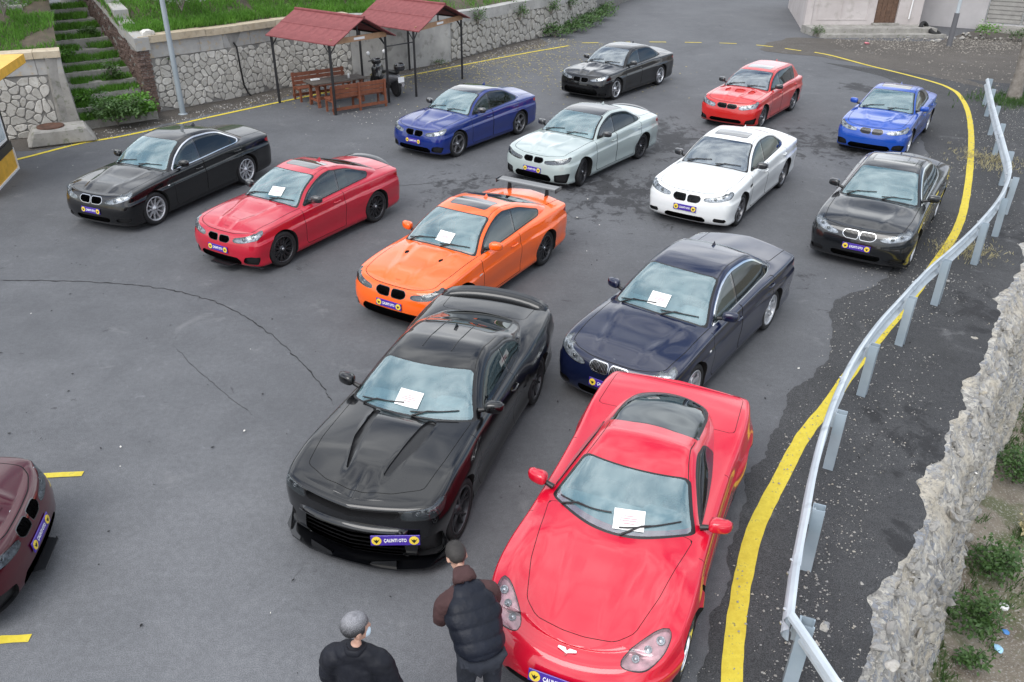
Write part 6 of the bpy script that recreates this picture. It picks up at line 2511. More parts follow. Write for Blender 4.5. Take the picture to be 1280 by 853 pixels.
# lower ground
def low_mat():
    n = NT('weedy_rubble_ground')
    v = n.coord('Object')
    c = n.mix(n.ramp(n.noise(v, .7, 6, .65), [(.35, 0.0), (.65, 1.0)]), (.16, .13, .10), (.31, .275, .22))
    c = n.mix(n.ramp(n.noise(v, 1.1, 5, .6), [(.50, 0.0), (.6, .8)]), c, (.10, .12, .05))
    c = n.mix(n.ramp(n.noise(v, 25, 3, .6), [(.56, 0.0), (.62, .7)]), c, (.42, .40, .37))
    n.bsdf(color=c, rough=.9, normal=n.bump(n.noise(v, 26, 6, .7), 1, .04))
    return n.m
M_LOW = low_mat()
vs, fs = [], []
dl = list(np.arange(0, 30, .35)) + list(np.arange(30, 400, 20))
nl = list(np.arange(.0, 9, .3)) + list(np.arange(9, 400, 25))
def zlow(d, n):
    return -4.15 + .35 * max(0, 1 - n * .9) + .18 * nz3(d * .6, n * .6, 2) + .05 * nz3(d * 2.5, n * 2.5, 3)
for d in dl:
    for n_ in nl:
        vs.append(tuple(dn(d, n_, zlow(d, n_))))
w_ = len(nl)
for i in range(len(dl) - 1):
    for j in range(w_ - 1):
        a = i * w_ + j
        fs.append((a, a + 1, a + w_ + 1, a + w_))
me = MB().add(vs, fs, 0, True).mesh('lower_ground')
if sum(p.normal.z for p in me.polygons) < 0: me.flip_normals()
tag_structure(link('lower_ground', me, M_LOW))
spots = []
r_ = random.Random(9)
while len(spots) < 2600:
    d, n_ = r_.uniform(7, 22), r_.uniform(.45, 4.5)
    if nz3(d * .8, n_ * .8, 6) > .02:
        p = dn(d, n_); spots.append((p.x, p.y, zlow(d, n_)))
blades('weedy_grass', M_WEED, spots, .14, .010, .12, 6)
for i, (x, y, r0, n_, mt) in enumerate([(7.35, 9.15, .42, 900, M_WEED), (8.35, 10.35, .42, 900, M_WEED), (10.1, 12.9, .5, 800, M_WEED), (7.0, 8.4, .22, 220, M_WEED), (9.6, 11.3, .3, 260, M_DRY)]):
    d = ED.x * x + ED.y * y; nn = EN.x * x + EN.y * y
    leafy('bush', (x, y, zlow(d, nn)), (r0, r0, r0 * .9), n_, .085, mt, ['dark green bush at the foot of the retaining wall, nearest the camera', 'round green bush beside the red scrap below the retaining wall', 'green bush below the wall at the right edge of the photo', 'small dark weeds below the nearest bush', 'dry straw-coloured weeds between the two farther bushes'][i], 'bush', seed=40 + i)
def litter(name, p, size, col, label, cat):
    me = rock_mesh(name, size, int(p[0] * 10), 2, .35, simple('litter_' + name + str(len(_mats)), col, .4))
    o = link(name, me, None, None, p, (0, 0, p[0]))
    return tagp(o, label, cat)
def lowpt(x, y): return (x, y, zlow(ED.x * x + ED.y * y, EN.x * x + EN.y * y) + .03)
litter('plastic_scrap', lowpt(8.02, 9.68), .10, (.6, .04, .03), 'red plastic scrap on the weedy ground below the wall', 'litter')
litter('plastic_bag', lowpt(8.28, 9.72), .14, (.75, .75, .76), 'crumpled white bag next to the red scrap', 'litter')
litter('plastic_scrap', lowpt(8.05, 9.22), .08, (.05, .2, .5), 'small dark blue scrap below the red one', 'litter')
litter('plastic_bottle', lowpt(7.72, 8.85), .11, (.35, .6, .8), 'light blue crushed bottle lying below the retaining wall', 'litter')

# stones on the verge
for i, (x, y, s_, lab) in enumerate([(3.50, 5.30, .085, 'grey flat stone on the verge beside the cream one'), (3.55, 5.10, .10, 'cream rounded stone on the verge near the bottom edge'), (3.63, 6.10, .04, 'small pale stone lying alone on the dark verge'), (7.95, 13.5, .05, 'small reddish-white stone on the verge behind the guardrail posts')]):
    me = rock_mesh('rock', s_, 70 + i, 3, .6, M_ROCK if i != 1 else M_STONE)
    o = link('rock', me, None, None, (x, y, .03), (0, 0, i * 1.3))
    tagp(o, lab, 'stone')
# gravel strewn over the verge: uncountable
M_GRAV = noise_col('brown_gravel', (.12, .11, .10), (.30, .275, .24), 3, perobj=0)
def pebbles(name, pts, smin, smax, mat, seed):
    r = random.Random(seed)
    vs, fs = [], []
    for (x, y, z) in pts:
        s_ = smin + (smax - smin) * r.random() ** 3
        k = len(vs)
        a = r.random() * 6.28
        for q in range(4):
            t = a + q * PI / 2 + r.uniform(-.3, .3)
            vs.append((x + math.cos(t) * s_ * r.uniform(.6, 1.1), y + math.sin(t) * s_ * r.uniform(.4, 1), z - .005))
        vs.append((x, y, z + s_ * .6))
        fs += [(k, k + 1, k + 4), (k + 1, k + 2, k + 4), (k + 2, k + 3, k + 4), (k + 3, k, k + 4)]
    me = bpy.data.meshes.new(name)
    me.from_pydata(vs, [], fs); me.update()
    o = link(name, me, mat); o['kind'] = 'stuff'
    return o
r_ = random.Random(21)
pts = []
while len(pts) < 12000:
    d = 3 + 31 * r_.random() ** 1.35
    n_ = -min(3.2, 1.3 + (d - 3) * .11) * r_.random() ** 1.5 - .1
    if nz3(d * .8, n_ * .8, 3) + r_.uniform(-.3, .3) > -.05 or (n_ > -1 and nz3(d * 1.3, n_ * 1.3, 5) > -.1):
        p = dn(d, n_); pts.append((p.x, p.y, .02))
pebbles('gravel', pts, .005, .024, M_ROCK, 1)
pts = [(14.5 + r_.random() * 12, 36 + 5 * r_.random() ** .7, .01) for _ in range(1500)] + [(16.3 + r_.random() * 7, 37.5 + r_.random() * 3.2, .02) for _ in range(900)] + [(16 + 6 * r_.random(), 25 + 10 * r_.random(), .01) for _ in range(700)]
pebbles('gravel', pts, .02, .07, M_GRAV, 2)
f_, _l = path_map([(-12.6, 22.2), (-11.2, 23.6), (-9.3, 26.2), (-8.0, 28.0), (-4.4, 31.2), (-2.0, 33.6), (.2, 37.6), (2.0, 40)])
pts = [tuple(f_(r_.random() * _l, .01, r_.uniform(-.3, .8))) for _ in range(1500)]
pebbles('gravel', pts, .012, .045, M_ROCK, 3)
# fallen leaves and bits of paper on the asphalt
def flakes(name, pts, smin, smax, mat, seed):
    r = random.Random(seed)
    vs, fs = [], []
    for (x, y) in pts:
        s_ = r.uniform(smin, smax); a = r.random() * 6.28
        k = len(vs)
        for q, rr in enumerate((1, .5, .9, .55)):
            t = a + q * PI / 2
            vs.append((x + math.cos(t) * s_ * rr, y + math.sin(t) * s_ * rr, .012 + .012 * r.random()))
        fs.append((k, k + 1, k + 2, k + 3))
    me = bpy.data.meshes.new(name)
    me.from_pydata(vs, [], fs); me.update()
    o = link(name, me, mat); o['kind'] = 'stuff'
    return o
pts = []
for _ in range(2600):
    u = r_.random() * _l; p = f_(u, 0, abs(r_.gauss(0, 1.9)) + .2)
    if p.y > 26 and (p.y > 29 or r_.random() < .25): pts.append((p.x, p.y))
for _ in range(900):
    pts.append((r_.gauss(1.0, 2.2), r_.gauss(32.5, 2.3)))
flakes('fallen_leaves', pts, .02, .055, M_FALLEN, 1)
pts = [(r_.uniform(-14, 13), r_.uniform(5, 40)) for _ in range(130)] + [(r_.gauss(-4.3, .9), r_.gauss(25.4, .7)) for _ in range(90)]
flakes('paper_bits', pts, .010, .035, simple('pale_litter', (.62, .60, .55), .8), 2)
pts = [(r_.uniform(-14, 10), r_.uniform(4, 24)) for _ in range(500)]
flakes('dark_specks', pts, .008, .03, M_CRACK, 3)
r9 = random.Random(31)
spots = [(9.0 + .35 * r9.gauss(0, 1) * .9, 14.95 + .25 * r9.gauss(0, 1), .03) for _ in range(200)]
blades('dry_grass', M_DRY, spots, .05, .006, .10, 7)
spots = [(12.55 + .35 * r9.gauss(0, 1), 21.0 + .5 * r9.gauss(0, 1), .03) for _ in range(260)]
blades('dry_grass', M_DRY, spots, .06, .006, .12, 8)
spots = [(17.3 + .8 * r9.gauss(0, 1), 27.7 + .6 * r9.gauss(0, 1), .01) for _ in range(900)]
blades('weedy_grass', M_WEED, spots, .16, .010, .14, 9)

# ------------------------------------------------------------------ guardrail
M_POST = noise_col('galvanised_post', (.24, .30, .35), (.35, .41, .46), 1.5, rough=.5, bumps=.05)
gr = empty('guardrail', (7.0, 12.2, 0), label='curving galvanised crash barrier along the drop at the right, its near end bent', cat='guardrail')
BP = [(15.47, 27.39), (14.09, 24.38), (12.87, 21.66), (11.87, 19.42), (11.07, 17.67), (10.36, 16.48), (9.58, 15.4), (8.6, 14.2), (7.66, 13.13), (6.84, 12.23), (6.04, 11.25), (5.32, 10.36), (4.62, 9.38), (4.08, 8.5), (3.67, 7.74), (3.28, 6.93), (2.98, 6.24), (2.76, 5.74), (2.56, 5.24), (2.44, 4.93)]
bp = catmull(BP, 12)
seg = np.concatenate([[0], np.cumsum(np.linalg.norm(np.diff(bp, axis=0), axis=1))])
def bpt(s_):
    x, y = np.interp(s_, seg, bp[:, 0]), np.interp(s_, seg, bp[:, 1])
    x2, y2 = np.interp(s_ + .05, seg, bp[:, 0]), np.interp(s_ + .05, seg, bp[:, 1])
    x1, y1 = np.interp(s_ - .05, seg, bp[:, 0]), np.interp(s_ - .05, seg, bp[:, 1])
    d = Vector((x2 - x1, y2 - y1, 0)).normalized()
    return Vector((x, y, 0)), d
# W profile: (outwards to the road, height)
prof = [(.0, .155), (.022, .148), (.055, .118), (.070, .085), (.055, .05), (.012, .012), (.012, -.012), (.055, -.05), (.070, -.085), (.055, -.118), (.022, -.148), (.0, -.155)]
def beam(pts_dirs, zc, name='rail_section', lift=0.0, tilt=0.0):
    vs, fs = [], []
    n = len(prof)
    for (p, d, dz) in pts_dirs:
        nn = Vector((d.y, -d.x, 0))     # road side
        for lay in (0, 1):
            for (o, h) in prof:
                oo = o - lay * .006 + h * tilt
                q = p + nn * oo + Vector((0, 0, zc + h + dz))
                vs.append(q - gr.location)
    m = 2 * n
    k = len(pts_dirs)
    for i in range(k - 1):
        for j in range(n - 1):
            a = i * m + j
            fs.append((a, a + 1, a + 1 + m, a + m))
            a = i * m + n + j
            fs.append((a + 1, a, a + m, a + m + 1))
        for j in (0, n - 1):
            a = i * m + j
            fs.append((a, a + n, a + n + m, a + m))
    b = MB().add(vs, fs, 0, False)
    return link(name, fix_normals(b.mesh(name)), M_RAIL, gr)
M_RAIL = noise_col('galvanised_rail', (.36, .41, .45), (.50, .55, .59), 1.3, rough=.42, bumps=.04, c3=(.30, .34, .37))
Ltot = seg[-1]
# travelling from the far end towards the camera, the road is on the right
s0 = 0
i = 0
while s0 < Ltot - .3:
    s1 = min(s0 + 3.8, Ltot)
    pd = []
    k = 14
    for j in range(k + 1):
        s_ = s0 + (s1 - s0) * j / k
        p, d = bpt(s_)
        off = .006 if i % 2 else 0
        nn = Vector((d.y, -d.x, 0))
        pd.append((p + nn * off, d, 0))
    beam(pd, .70)
    # bolts at the joint
    for (o, h) in ((.06, .085), (.06, -.085), (.02, .0)):
        p, d = bpt(s1 - .12)
        nn = Vector((d.y, -d.x, 0))
        q = p + nn * (o + .018) + Vector((0, 0, .70 + h)) - gr.location
        bb = MB().box((0, 0, 0), (.03, .03, .03), bev=.006)
        bb.build('bolt', M_SATIN, gr, q)
    s0 = s1 - .18
    i += 1
# bent near end
e0 = Vector((2.50, 4.98, 0)); e1 = Vector((2.68, 4.35, 0)); e2 = Vector((3.0, 3.6, 0))
pd = [(e0, (e1 - e0).normalized(), -.0), ((e0 + e1) / 2, (e1 - e0).normalized(), -.02), (e1, (e1 - e0).normalized(), -.05), (e2, (e2 - e1).normalized(), -.1)]
pd = [(p + Vector((-.01, 0, 0)), d, z) for p, d, z in pd]
beam(pd, .72, tilt=.35)
# posts
PP = [(7.51, 12.49), (6.21, 11.12), (5.04, 9.66), (3.93, 8.11), (3.12, 6.36), (8.84, 14.25), (9.95, 15.67), (2.60, 4.75), (10.62, 17.2), (11.6, 19.2), (12.75, 21.6), (13.75, 23.8), (14.7, 25.9), (15.5, 27.6), (2.98, 3.7)]
for i, (x, y) in enumerate(PP):
    # nearest rail direction
    k = int(np.argmin((bp[:, 0] - x) ** 2 + (bp[:, 1] - y) ** 2))
    d = Vector((*(bp[min(k + 1, len(bp) - 1)] - bp[max(k - 1, 0)]), 0)).normalized()
    nn = Vector((d.y, -d.x, 0))
    p = Vector((*bp[k], 0)) - nn * .035
    ux, uy = d, -nn     # channel opens along the rail
    W_, D_, T_ = .055, .12, .007
    prof2 = [(-W_, 0), (W_, 0), (W_, -.0 + D_), (W_ - .02, D_), (W_ - .02, D_ - T_), (W_ - T_, D_ - T_), (W_ - T_, T_), (-W_ + T_, T_), (-W_ + T_, D_ - T_), (-W_ + .02, D_ - T_), (-W_ + .02, D_), (-W_, D_)]
    lean = Vector((nz3(i * 3.1, 0), nz3(0, i * 2.3), 0)) * .05
    vs = []
    for z in (-.05, .83):
        for a, c_ in prof2:
            q = p + ux * a + uy * c_ + lean * z + Vector((0, 0, z)) - gr.location
            vs.append(q)
    m = len(prof2)
    fs = [(j, (j + 1) % m, (j + 1) % m + m, j + m) for j in range(m)] + [tuple(range(m, 2 * m))]
    b = MB().add(vs, fs)
    link('post', fix_normals(b.mesh('post')), M_POST, gr)
    b = MB().box((0, 0, .70), (.09, .05, .16), rz=math.atan2(d.y, d.x))
    b.build('spacer', M_GALV, gr, p - nn * .0 - gr.location)

# ------------------------------------------------------------------ kiosk at the left edge
KC = Vector((-12.35, 19.75, 0)); ka = math.atan2(-.97, .25) # direction of its visible front
kd = Vector((.24, -.97, 0)).normalized(); kn = Vector((.97, .24, 0)).normalized()
ks = empty('kiosk', tuple(KC), label='black and yellow sales kiosk with a flat yellow roof at the left edge', cat='kiosk')
M_KY = simple('kiosk_yellow', (.72, .40, .04), .45, var=.15)
M_KB = simple('kiosk_black', (.02, .02, .02), .4)
def kbox(name, a0, a1, o0, o1, z0, z1, mat, parent=ks, lab=None):
    """a along the front from its corner, o outwards"""
    pts_ = [kd * a0 + kn * o0, kd * a1 + kn * o0, kd * a1 + kn * o1, kd * a0 + kn * o1]
    vs = [(p.x, p.y, z0) for p in pts_] + [(p.x, p.y, z1) for p in pts_]
    b = MB().add(vs, [(3, 2, 1, 0), (4, 5, 6, 7), (0, 1, 5, 4), (1, 2, 6, 5), (2, 3, 7, 6), (3, 0, 4, 7)])
    return link(name, fix_normals(b.mesh(name)), mat, parent)
kbox('lower_panel', 0, 2.4, -2.2, 0, .03, .52, M_KY)
kbox('edge_trim', -.03, .0, -.02, .03, 0, .54, M_WHITE)
kbox('base_trim', 0, 2.4, .0, .025, .0, .05, M_WHITE)
kbox('upper_body', .002, 2.4, -2.19, -.01, .52, 2.42, M_KB)
kbox('counter_band', 0, 2.4, -.01, .02, .52, .72, M_KB)
wn = kbox('window', .28, 2.1, -.02, .006, .86, 2.05, simple('kiosk_window', (.45, .55, .60), .15, coat=1))
kbox('window_frame', .22, .28, -.01, .02, .80, 2.1, M_WHITE, wn)
kbox('window_frame', .22, 2.1, -.01, .022, .79, .85, M_WHITE, wn)
kbox('roof', -.40, 2.9, -2.5, .72, 2.46, 2.66, M_KY)
kbox('roof_underside', -.35, 2.85, -2.45, .66, 2.42, 2.459, M_KB)
kbox('roof_lamp', .1, .5, .05, .15, 2.28, 2.42, M_SATIN)

# ------------------------------------------------------------------ two shelters with red roofs
M_ROOF = noise_col('red_roof_shingle', (.155, .036, .038), (.225, .062, .064), 6, rough=.8, bumps=.6, bscale=120, bd=.004)
M_STEEL = simple('black_steel', (.012, .012, .014), .45)
M_FASC = noise_col('wood_fascia', (.30, .17, .09), (.42, .26, .15), 6, rough=.6)
M_WOOD = noise_col('red_brown_wood', (.16, .050, .026), (.26, .090, .045), 7, rough=.55)
M_WOODDK = noise_col('weathered_table_wood', (.07, .058, .05), (.13, .11, .095), 7, rough=.7)
def shelter(P0, P1, P2, P3, label, hE=2.16, over=.14, rise=.58, ovA=.10, ovB=.36):
    """P0..P3 posts on the ground, counter-clockwise from the front-left; gables at the P1-P2 and P0-P3 ends"""
    P = [Vector((*p, 0)) for p in (P0, P1, P2, P3)]
    c = sum(P, Vector()) / 4
    root = empty('shelter', tuple(c), label=label, cat='shelter')
    Q = [p - c for p in P]
    for q in Q:
        b = MB().box((q.x, q.y, hE / 2), (.07, .07, hE))
        b.build('post', M_STEEL, root)
    ax = ((Q[1] - Q[0]) + (Q[2] - Q[3])).normalized()       # ridge direction
    mA, mB = (Q[0] + Q[3]) / 2 - ax * ovA, (Q[1] + Q[2]) / 2 + ax * ovB
    # top frame
    for a, b2 in ((0, 1), (1, 2), (2, 3), (3, 0)):
        b = MB().tube([Q[a] + Vector((0, 0, hE - .03)), Q[b2] + Vector((0, 0, hE - .03))], .03, 4, smooth=False)
        b.build('beam', M_STEEL, root)
    # braces
    for k, (a, b2) in enumerate(((0, 1), (1, 0), (1, 2), (2, 1), (2, 3), (3, 2), (3, 0), (0, 3))):
        d = (Q[b2] - Q[a]).normalized()
        b = MB().tube([Q[a] + Vector((0, 0, hE - .38)), Q[a] + d * .30 + Vector((0, 0, hE - .05))], .017, 6)
        b.build('brace', M_STEEL, root)
    # rafters at gables and king posts
    for m_, e1_, e2_ in ((mA + ax * ovA, Q[0], Q[3]), (mB - ax * ovB, Q[1], Q[2])):
        top = Vector((m_.x, m_.y, hE + rise - .06))
        for e in (e1_, e2_):
            b = MB().tube([Vector((e.x, e.y, hE - .02)), top], .026, 4, smooth=False)
            b.build('rafter', M_STEEL, root)
        b = MB().tube([Vector((m_.x, m_.y, hE - .03)), top], .026, 4, smooth=False)
        b.build('king_post', M_STEEL, root)
    # wooden fascia on the lot-side gable
    for (a, b2) in ((1, 2),):
        d = (Q[b2] - Q[a]).normalized()
        nn = Vector((d.y, -d.x, 0))
        if nn.dot(ax) < 0: nn = -nn
        p, q = Q[a] + nn * .05, Q[b2] + nn * .05
        vs = [p, q, q + nn * .025, p + nn * .025]
        vs = [(v_.x, v_.y, hE - .10) for v_ in vs] + [(v_.x, v_.y, hE + .06) for v_ in vs]
        b = MB().add(vs, [(3, 2, 1, 0), (4, 5, 6, 7), (0, 1, 5, 4), (1, 2, 6, 5), (2, 3, 7, 6), (3, 0, 4, 7)])
        fa = link('fascia_board', fix_normals(b.mesh('fascia_board')), M_FASC, root)
        m_ = (p + q) / 2 + nn * .028 + Vector((0, 0, hE - .02))
        b = MB().box((0, 0, 0), (.42, .008, .07), rz=math.atan2(d.y, d.x))
        b.build('sign_strip', M_WHITE, fa, m_)
    # the two slopes, each of separate sheets
    for side in (0, 1):
        eA, eB = (Q[0], Q[1]) if side == 0 else (Q[3], Q[2])
        out = (eA - (mA + ax * ovA)); out.z = 0; out = out.normalized()
        sl = rise / (eA - mA - ax * ovA).length
        n = 5
        for k in range(n):
            t0, t1 = k / n, (k + 1) / n
            r0, r1 = mA.lerp(mB, t0), mA.lerp(mB, t1)
            a0, a1 = (eA - ax * ovA).lerp(eB + ax * ovB, t0) + out * over, (eA - ax * ovA).lerp(eB + ax * ovB, t1) + out * over
            z0, z1 = hE + rise, hE - sl * over + .02
            g = .004
            r1 = r1 - ax * g; a1 = a1 - ax * g
            for half in (0, 1):
                f0, f1 = half / 2, (half + 1) / 2
                pA, pB = r0.lerp(a0, f0), r1.lerp(a1, f0)
                pC, pD = r1.lerp(a1, f1), r0.lerp(a0, f1)
                zz0, zz1 = z0 + (z1 - z0) * f0, z0 + (z1 - z0) * f1
                up = .012 if half == 0 else 0
                vs = [(pA.x, pA.y, zz0 + up), (pB.x, pB.y, zz0 + up), (pC.x, pC.y, zz1 + up), (pD.x, pD.y, zz1 + up)]
                vs += [(x, y, z - .03) for x, y, z in vs]
                add_piece('roof_sheet', vs, [(0, 1, 2, 3), (7, 6, 5, 4), (0, 4, 5, 1), (1, 5, 6, 2), (2, 6, 7, 3), (3, 7, 4, 0)], M_ROOF, root)
    b = MB().tube([mA + Vector((0, 0, hE + rise + .012)), mB + Vector((0, 0, hE + rise + .012))], .05, 8)
    b.build('ridge_cap', M_ROOF, root)
    return root
shelter((-7.62, 26.88), (-5.50, 25.35), (-4.08, 27.05), (-6.25, 28.75), 'nearer open shelter with a red roof, standing over the wooden table and benches')
shelter((-5.35, 29.65), (-3.28, 27.92), (-1.90, 30.80), (-4.0, 32.3), 'farther open shelter with a red leaf-strewn roof and nothing under it')
b = MB().tube([(-4.08, 27.05, 1.75), (-3.28, 27.92, 1.75)], .02, 6)
o = b.build('cross_bar', M_STEEL); tagp(o, 'thin black bar joining the posts of the two shelters', 'bar')

def board(root, name, p, q, w, th, mat, wdir):
    """plank from p to q, w wide along wdir"""
    p, q, wd_ = Vector(p), Vector(q), Vector(wdir).normalized()
    d = (q - p).normalized()
    n_ = d.cross(wd_).normalized()
    vs = []
    for e in (p, q):
        for a, c_ in ((-1, -1), (1, -1), (1, 1), (-1, 1)):
            vs.append(e + wd_ * w / 2 * a + n_ * th / 2 * c_)
    b = MB().add(vs, [(3, 2, 1, 0), (4, 5, 6, 7), (0, 1, 5, 4), (1, 2, 6, 5), (2, 3, 7, 6), (3, 0, 4, 7)])
    me = fix_normals(b.mesh(name)); me.materials.append(mat)
    c = centre_mesh(me)
    return link(name, me, None, root, c)

def bench(x, y, rz, L_, label):
    root = empty('bench', (x, y, 0), rz, label, 'bench', 'wooden benches under the shelter')
    h = L_ / 2
    for k in range(3):
        board(root, 'seat_slat', (-h, -.16 + k * .14, .43), (h, -.16 + k * .14, .43), .12, .03, M_WOOD, (0, 1, 0))
    for k in range(3):
        board(root, 'backrest_slat', (-h, .245 + .02 * k, .53 + k * .13), (h, .245 + .02 * k, .53 + k * .13), .11, .028, M_WOOD, (0, .1, 1))
    for xx in (-h + .06, 0, h - .06):
        board(root, 'leg', (xx, .30, 0), (xx, .30, .86), .06, .05, M_WOOD, (1, 0, 0))
        board(root, 'leg', (xx, -.18, 0), (xx, -.18, .41), .06, .05, M_WOOD, (1, 0, 0))
        board(root, 'seat_support', (xx, -.2, .38), (xx, .28, .38), .05, .06, M_WOOD, (1, 0, 0))
    board(root, 'stretcher', (-h, .30, .14), (h, .30, .14), .09, .03, M_WOOD, (0, 0, 1))
    return root
ub_ = math.atan2(1.75, 1.42)       # long direction of table and benches, along the wall
ub_ = math.atan2(28.0 - 26.5, 2.1)
# picnic table
tb = empty('picnic_table', (-5.75, 26.95, 0), R(38), 'long wooden table with a weathered dark top between the two benches', 'table')
for k in range(5):
    board(tb, 'top_plank', (-.95, -.30 + k * .15, .74), (.95, -.30 + k * .15, .74), .142, .035, M_WOODDK, (0, 1, 0))
for xx in (-.78, .78):
    for s_ in (1, -1):
        board(tb, 'leg', (xx, .30 * s_, 0), (xx, .22 * s_, .72), .09, .06, M_WOOD, (1, 0, 0))
    board(tb, 'cross_member', (xx, -.32, .68), (xx, .32, .68), .08, .05, M_WOOD, (1, 0, 0))
    board(tb, 'foot_rail', (xx, -.34, .2), (xx, .34, .2), .06, .05, M_WOOD, (1, 0, 0))
board(tb, 'stretcher', (-.78, 0, .22), (.78, 0, .22), .10, .04, M_WOOD, (0, 0, 1))
bench(-6.35, 27.70, R(38), 1.9, 'red-brown bench against the stone wall, behind the table')
bench(-5.02, 26.22, R(38 + 180), 1.95, 'red-brown bench in front of the table, its slatted back towards the lot')
o = MB().lathe([(.001, 0), (.035, 0), (.033, .14), (.028, .15), (.001, .15)], 12).build('paper_cup', M_WHITE, None, (-5.35, 27.1, .76)); tagp(o, 'white paper cup standing on the wooden table', 'cup')
o = MB().box((0, 0, 0), (.30, .09, .05), bev=.01).build('white_box', M_WHITE, None, (-6.35, 26.72, .785), (0, 0, R(38))); tagp(o, 'narrow white box lying on the near end of the table top', 'box')

# ------------------------------------------------------------------ scooter
sc_ = empty('scooter', (-4.35, 28.35, 0), R(132), 'black scooter with round mirrors and a white rear plate, parked behind the benches', 'scooter')
for xx, nm in ((.64, 'front_wheel'), (-.60, 'rear_wheel')):
    w = MB()
    prof_ = [(.19, -.05), (.235, -.055), (.275, -.03), (.285, 0), (.275, .03), (.235, .055), (.19, .05)]
    w.lathe(prof_, 26, 'Y', 0, c=(xx, 0, .285))
    w.lathe([(.19, .03), (.165, .02), (.001, .025)], 22, 'Y', 1, c=(xx, 0, .285))
    w.lathe([(.001, -.025), (.165, -.02), (.19, -.03)], 22, 'Y', 1, c=(xx, 0, .285))
    me = fix_normals(w.mesh('wheel')); me.materials.append(M_TYRE); me.materials.append(M_DARKRIM)
    link('wheel', me, None, sc_)
def loft(sections, n=14, mats=None):
    """sections: (x, z, half-width, half-height) ellipses strung along x"""
    b = MB(); vs, fs = [], []
    for (x, z, w, h) in sections:
        for k in range(n):
            t = 2 * PI * k / n
            vs.append((x, w * math.cos(t), z + h * math.sin(t)))
    for i in range(len(sections) - 1):
        for k in range(n):
            a, q = i * n + k, i * n + (k + 1) % n
            fs.append((a, q, q + n, a + n))
    fs += [tuple(range(n)), tuple(range((len(sections) - 1) * n, len(sections) * n))[::-1]]
    return b.add(vs, fs, 0, True)
M_SCB = simple('scooter_black', (.015, .015, .017), .2, coat=1)
b = loft([(-.82, .66, .05, .04), (-.7, .64, .13, .10), (-.45, .58, .17, .17), (-.1, .50, .16, .17), (.05, .40, .15, .12)]); link('rear_body', fix_normals(b.mesh('rear_body')), simple('scooter_grey', (.16, .16, .17), .3, coat=1), sc_)
b = loft([(-.72, .80, .09, .05), (-.45, .79, .15, .06), (-.1, .76, .14, .06), (.08, .72, .09, .05)]); link('seat', fix_normals(b.mesh('seat')), M_BLK, sc_)
b = MB(); superell(b, (-.86, 0, 1.0), (.30, .36, .28), (.7, .7)); link('top_box', b.mesh('top_box'), M_SCB, sc_)
b = MB().box((.0, 0, .27), (.62, .30, .10), bev=.03); b.build('floorboard', M_BLK, sc_)
b = MB()
vs = []
for (x, z, w) in ((.33, .30, .20), (.42, .55, .25), (.46, .80, .24), (.44, .95, .13)):
    vs += [(x, -w, z), (x + .10, 0, z), (x, w, z), (x - .05, 0, z)]
fs = []
for i in range(3):
    for j in range(4):
        a, q = i * 4 + j, i * 4 + (j + 1) % 4
        fs.append((a, q, q + 4, a + 4))
fs += [(0, 1, 2, 3), (15, 14, 13, 12)]
b.add(vs, fs, 0, True); link('leg_shield', fix_normals(b.mesh('leg_shield')), M_SCB, sc_)
b = MB(); superell(b, (.50, 0, 1.0), (.24, .34, .22), (.7, .7)); link('handlebar_cowl', b.mesh('handlebar_cowl'), M_SCB, sc_)
b = MB().lathe([(.07, -.02), (.07, .02), (.001, .03)], 16, 'X', c=(.61, 0, .98)); link('headlight', b.mesh('headlight'), M_LAMP, sc_)
MB().tube([(.42, -.36, 1.04), (.46, -.15, 1.03), (.46, .15, 1.03), (.42, .36, 1.04)], .017, 8).build('handlebar', M_BLK, sc_)
for s_ in (1, -1):
    mo = MB().tube([(.45, .22 * s_, 1.04), (.47, .30 * s_, 1.24)], .007, 6).build('mirror_stalk', M_BLK, sc_)
    MB().lathe([(.001, -.012), (.062, -.01), (.066, .006), (.001, .012)], 16, 'X', c=(.47, .32 * s_, 1.28)).build('mirror', M_WHITE, mo)
MB().tube([(.50, 0, .95), (.60, 0, .6), (.64, 0, .285)], [.035, .035, .03], 10).build('fork', M_DARKRIM, sc_)
b = loft([(.36, .50, .02, .02), (.5, .58, .07, .03), (.68, .59, .075, .025), (.9, .48, .05, .015)]); link('front_mudguard', fix_normals(b.mesh('front_mudguard')), M_SCB, sc_)
MB().tube([(-.25, -.17, .33), (-.75, -.19, .38)], [.05, .06], 12).build('exhaust', M_SATIN, sc_)
MB().box((-.93, 0, .60), (.012, .24, .18), bev=.004).build('number_plate', M_WHITE, sc_)
MB().tube([(-.05, .16, .2), (-.10, .30, .0)], .012, 6).build('side_stand', M_BLK, sc_)

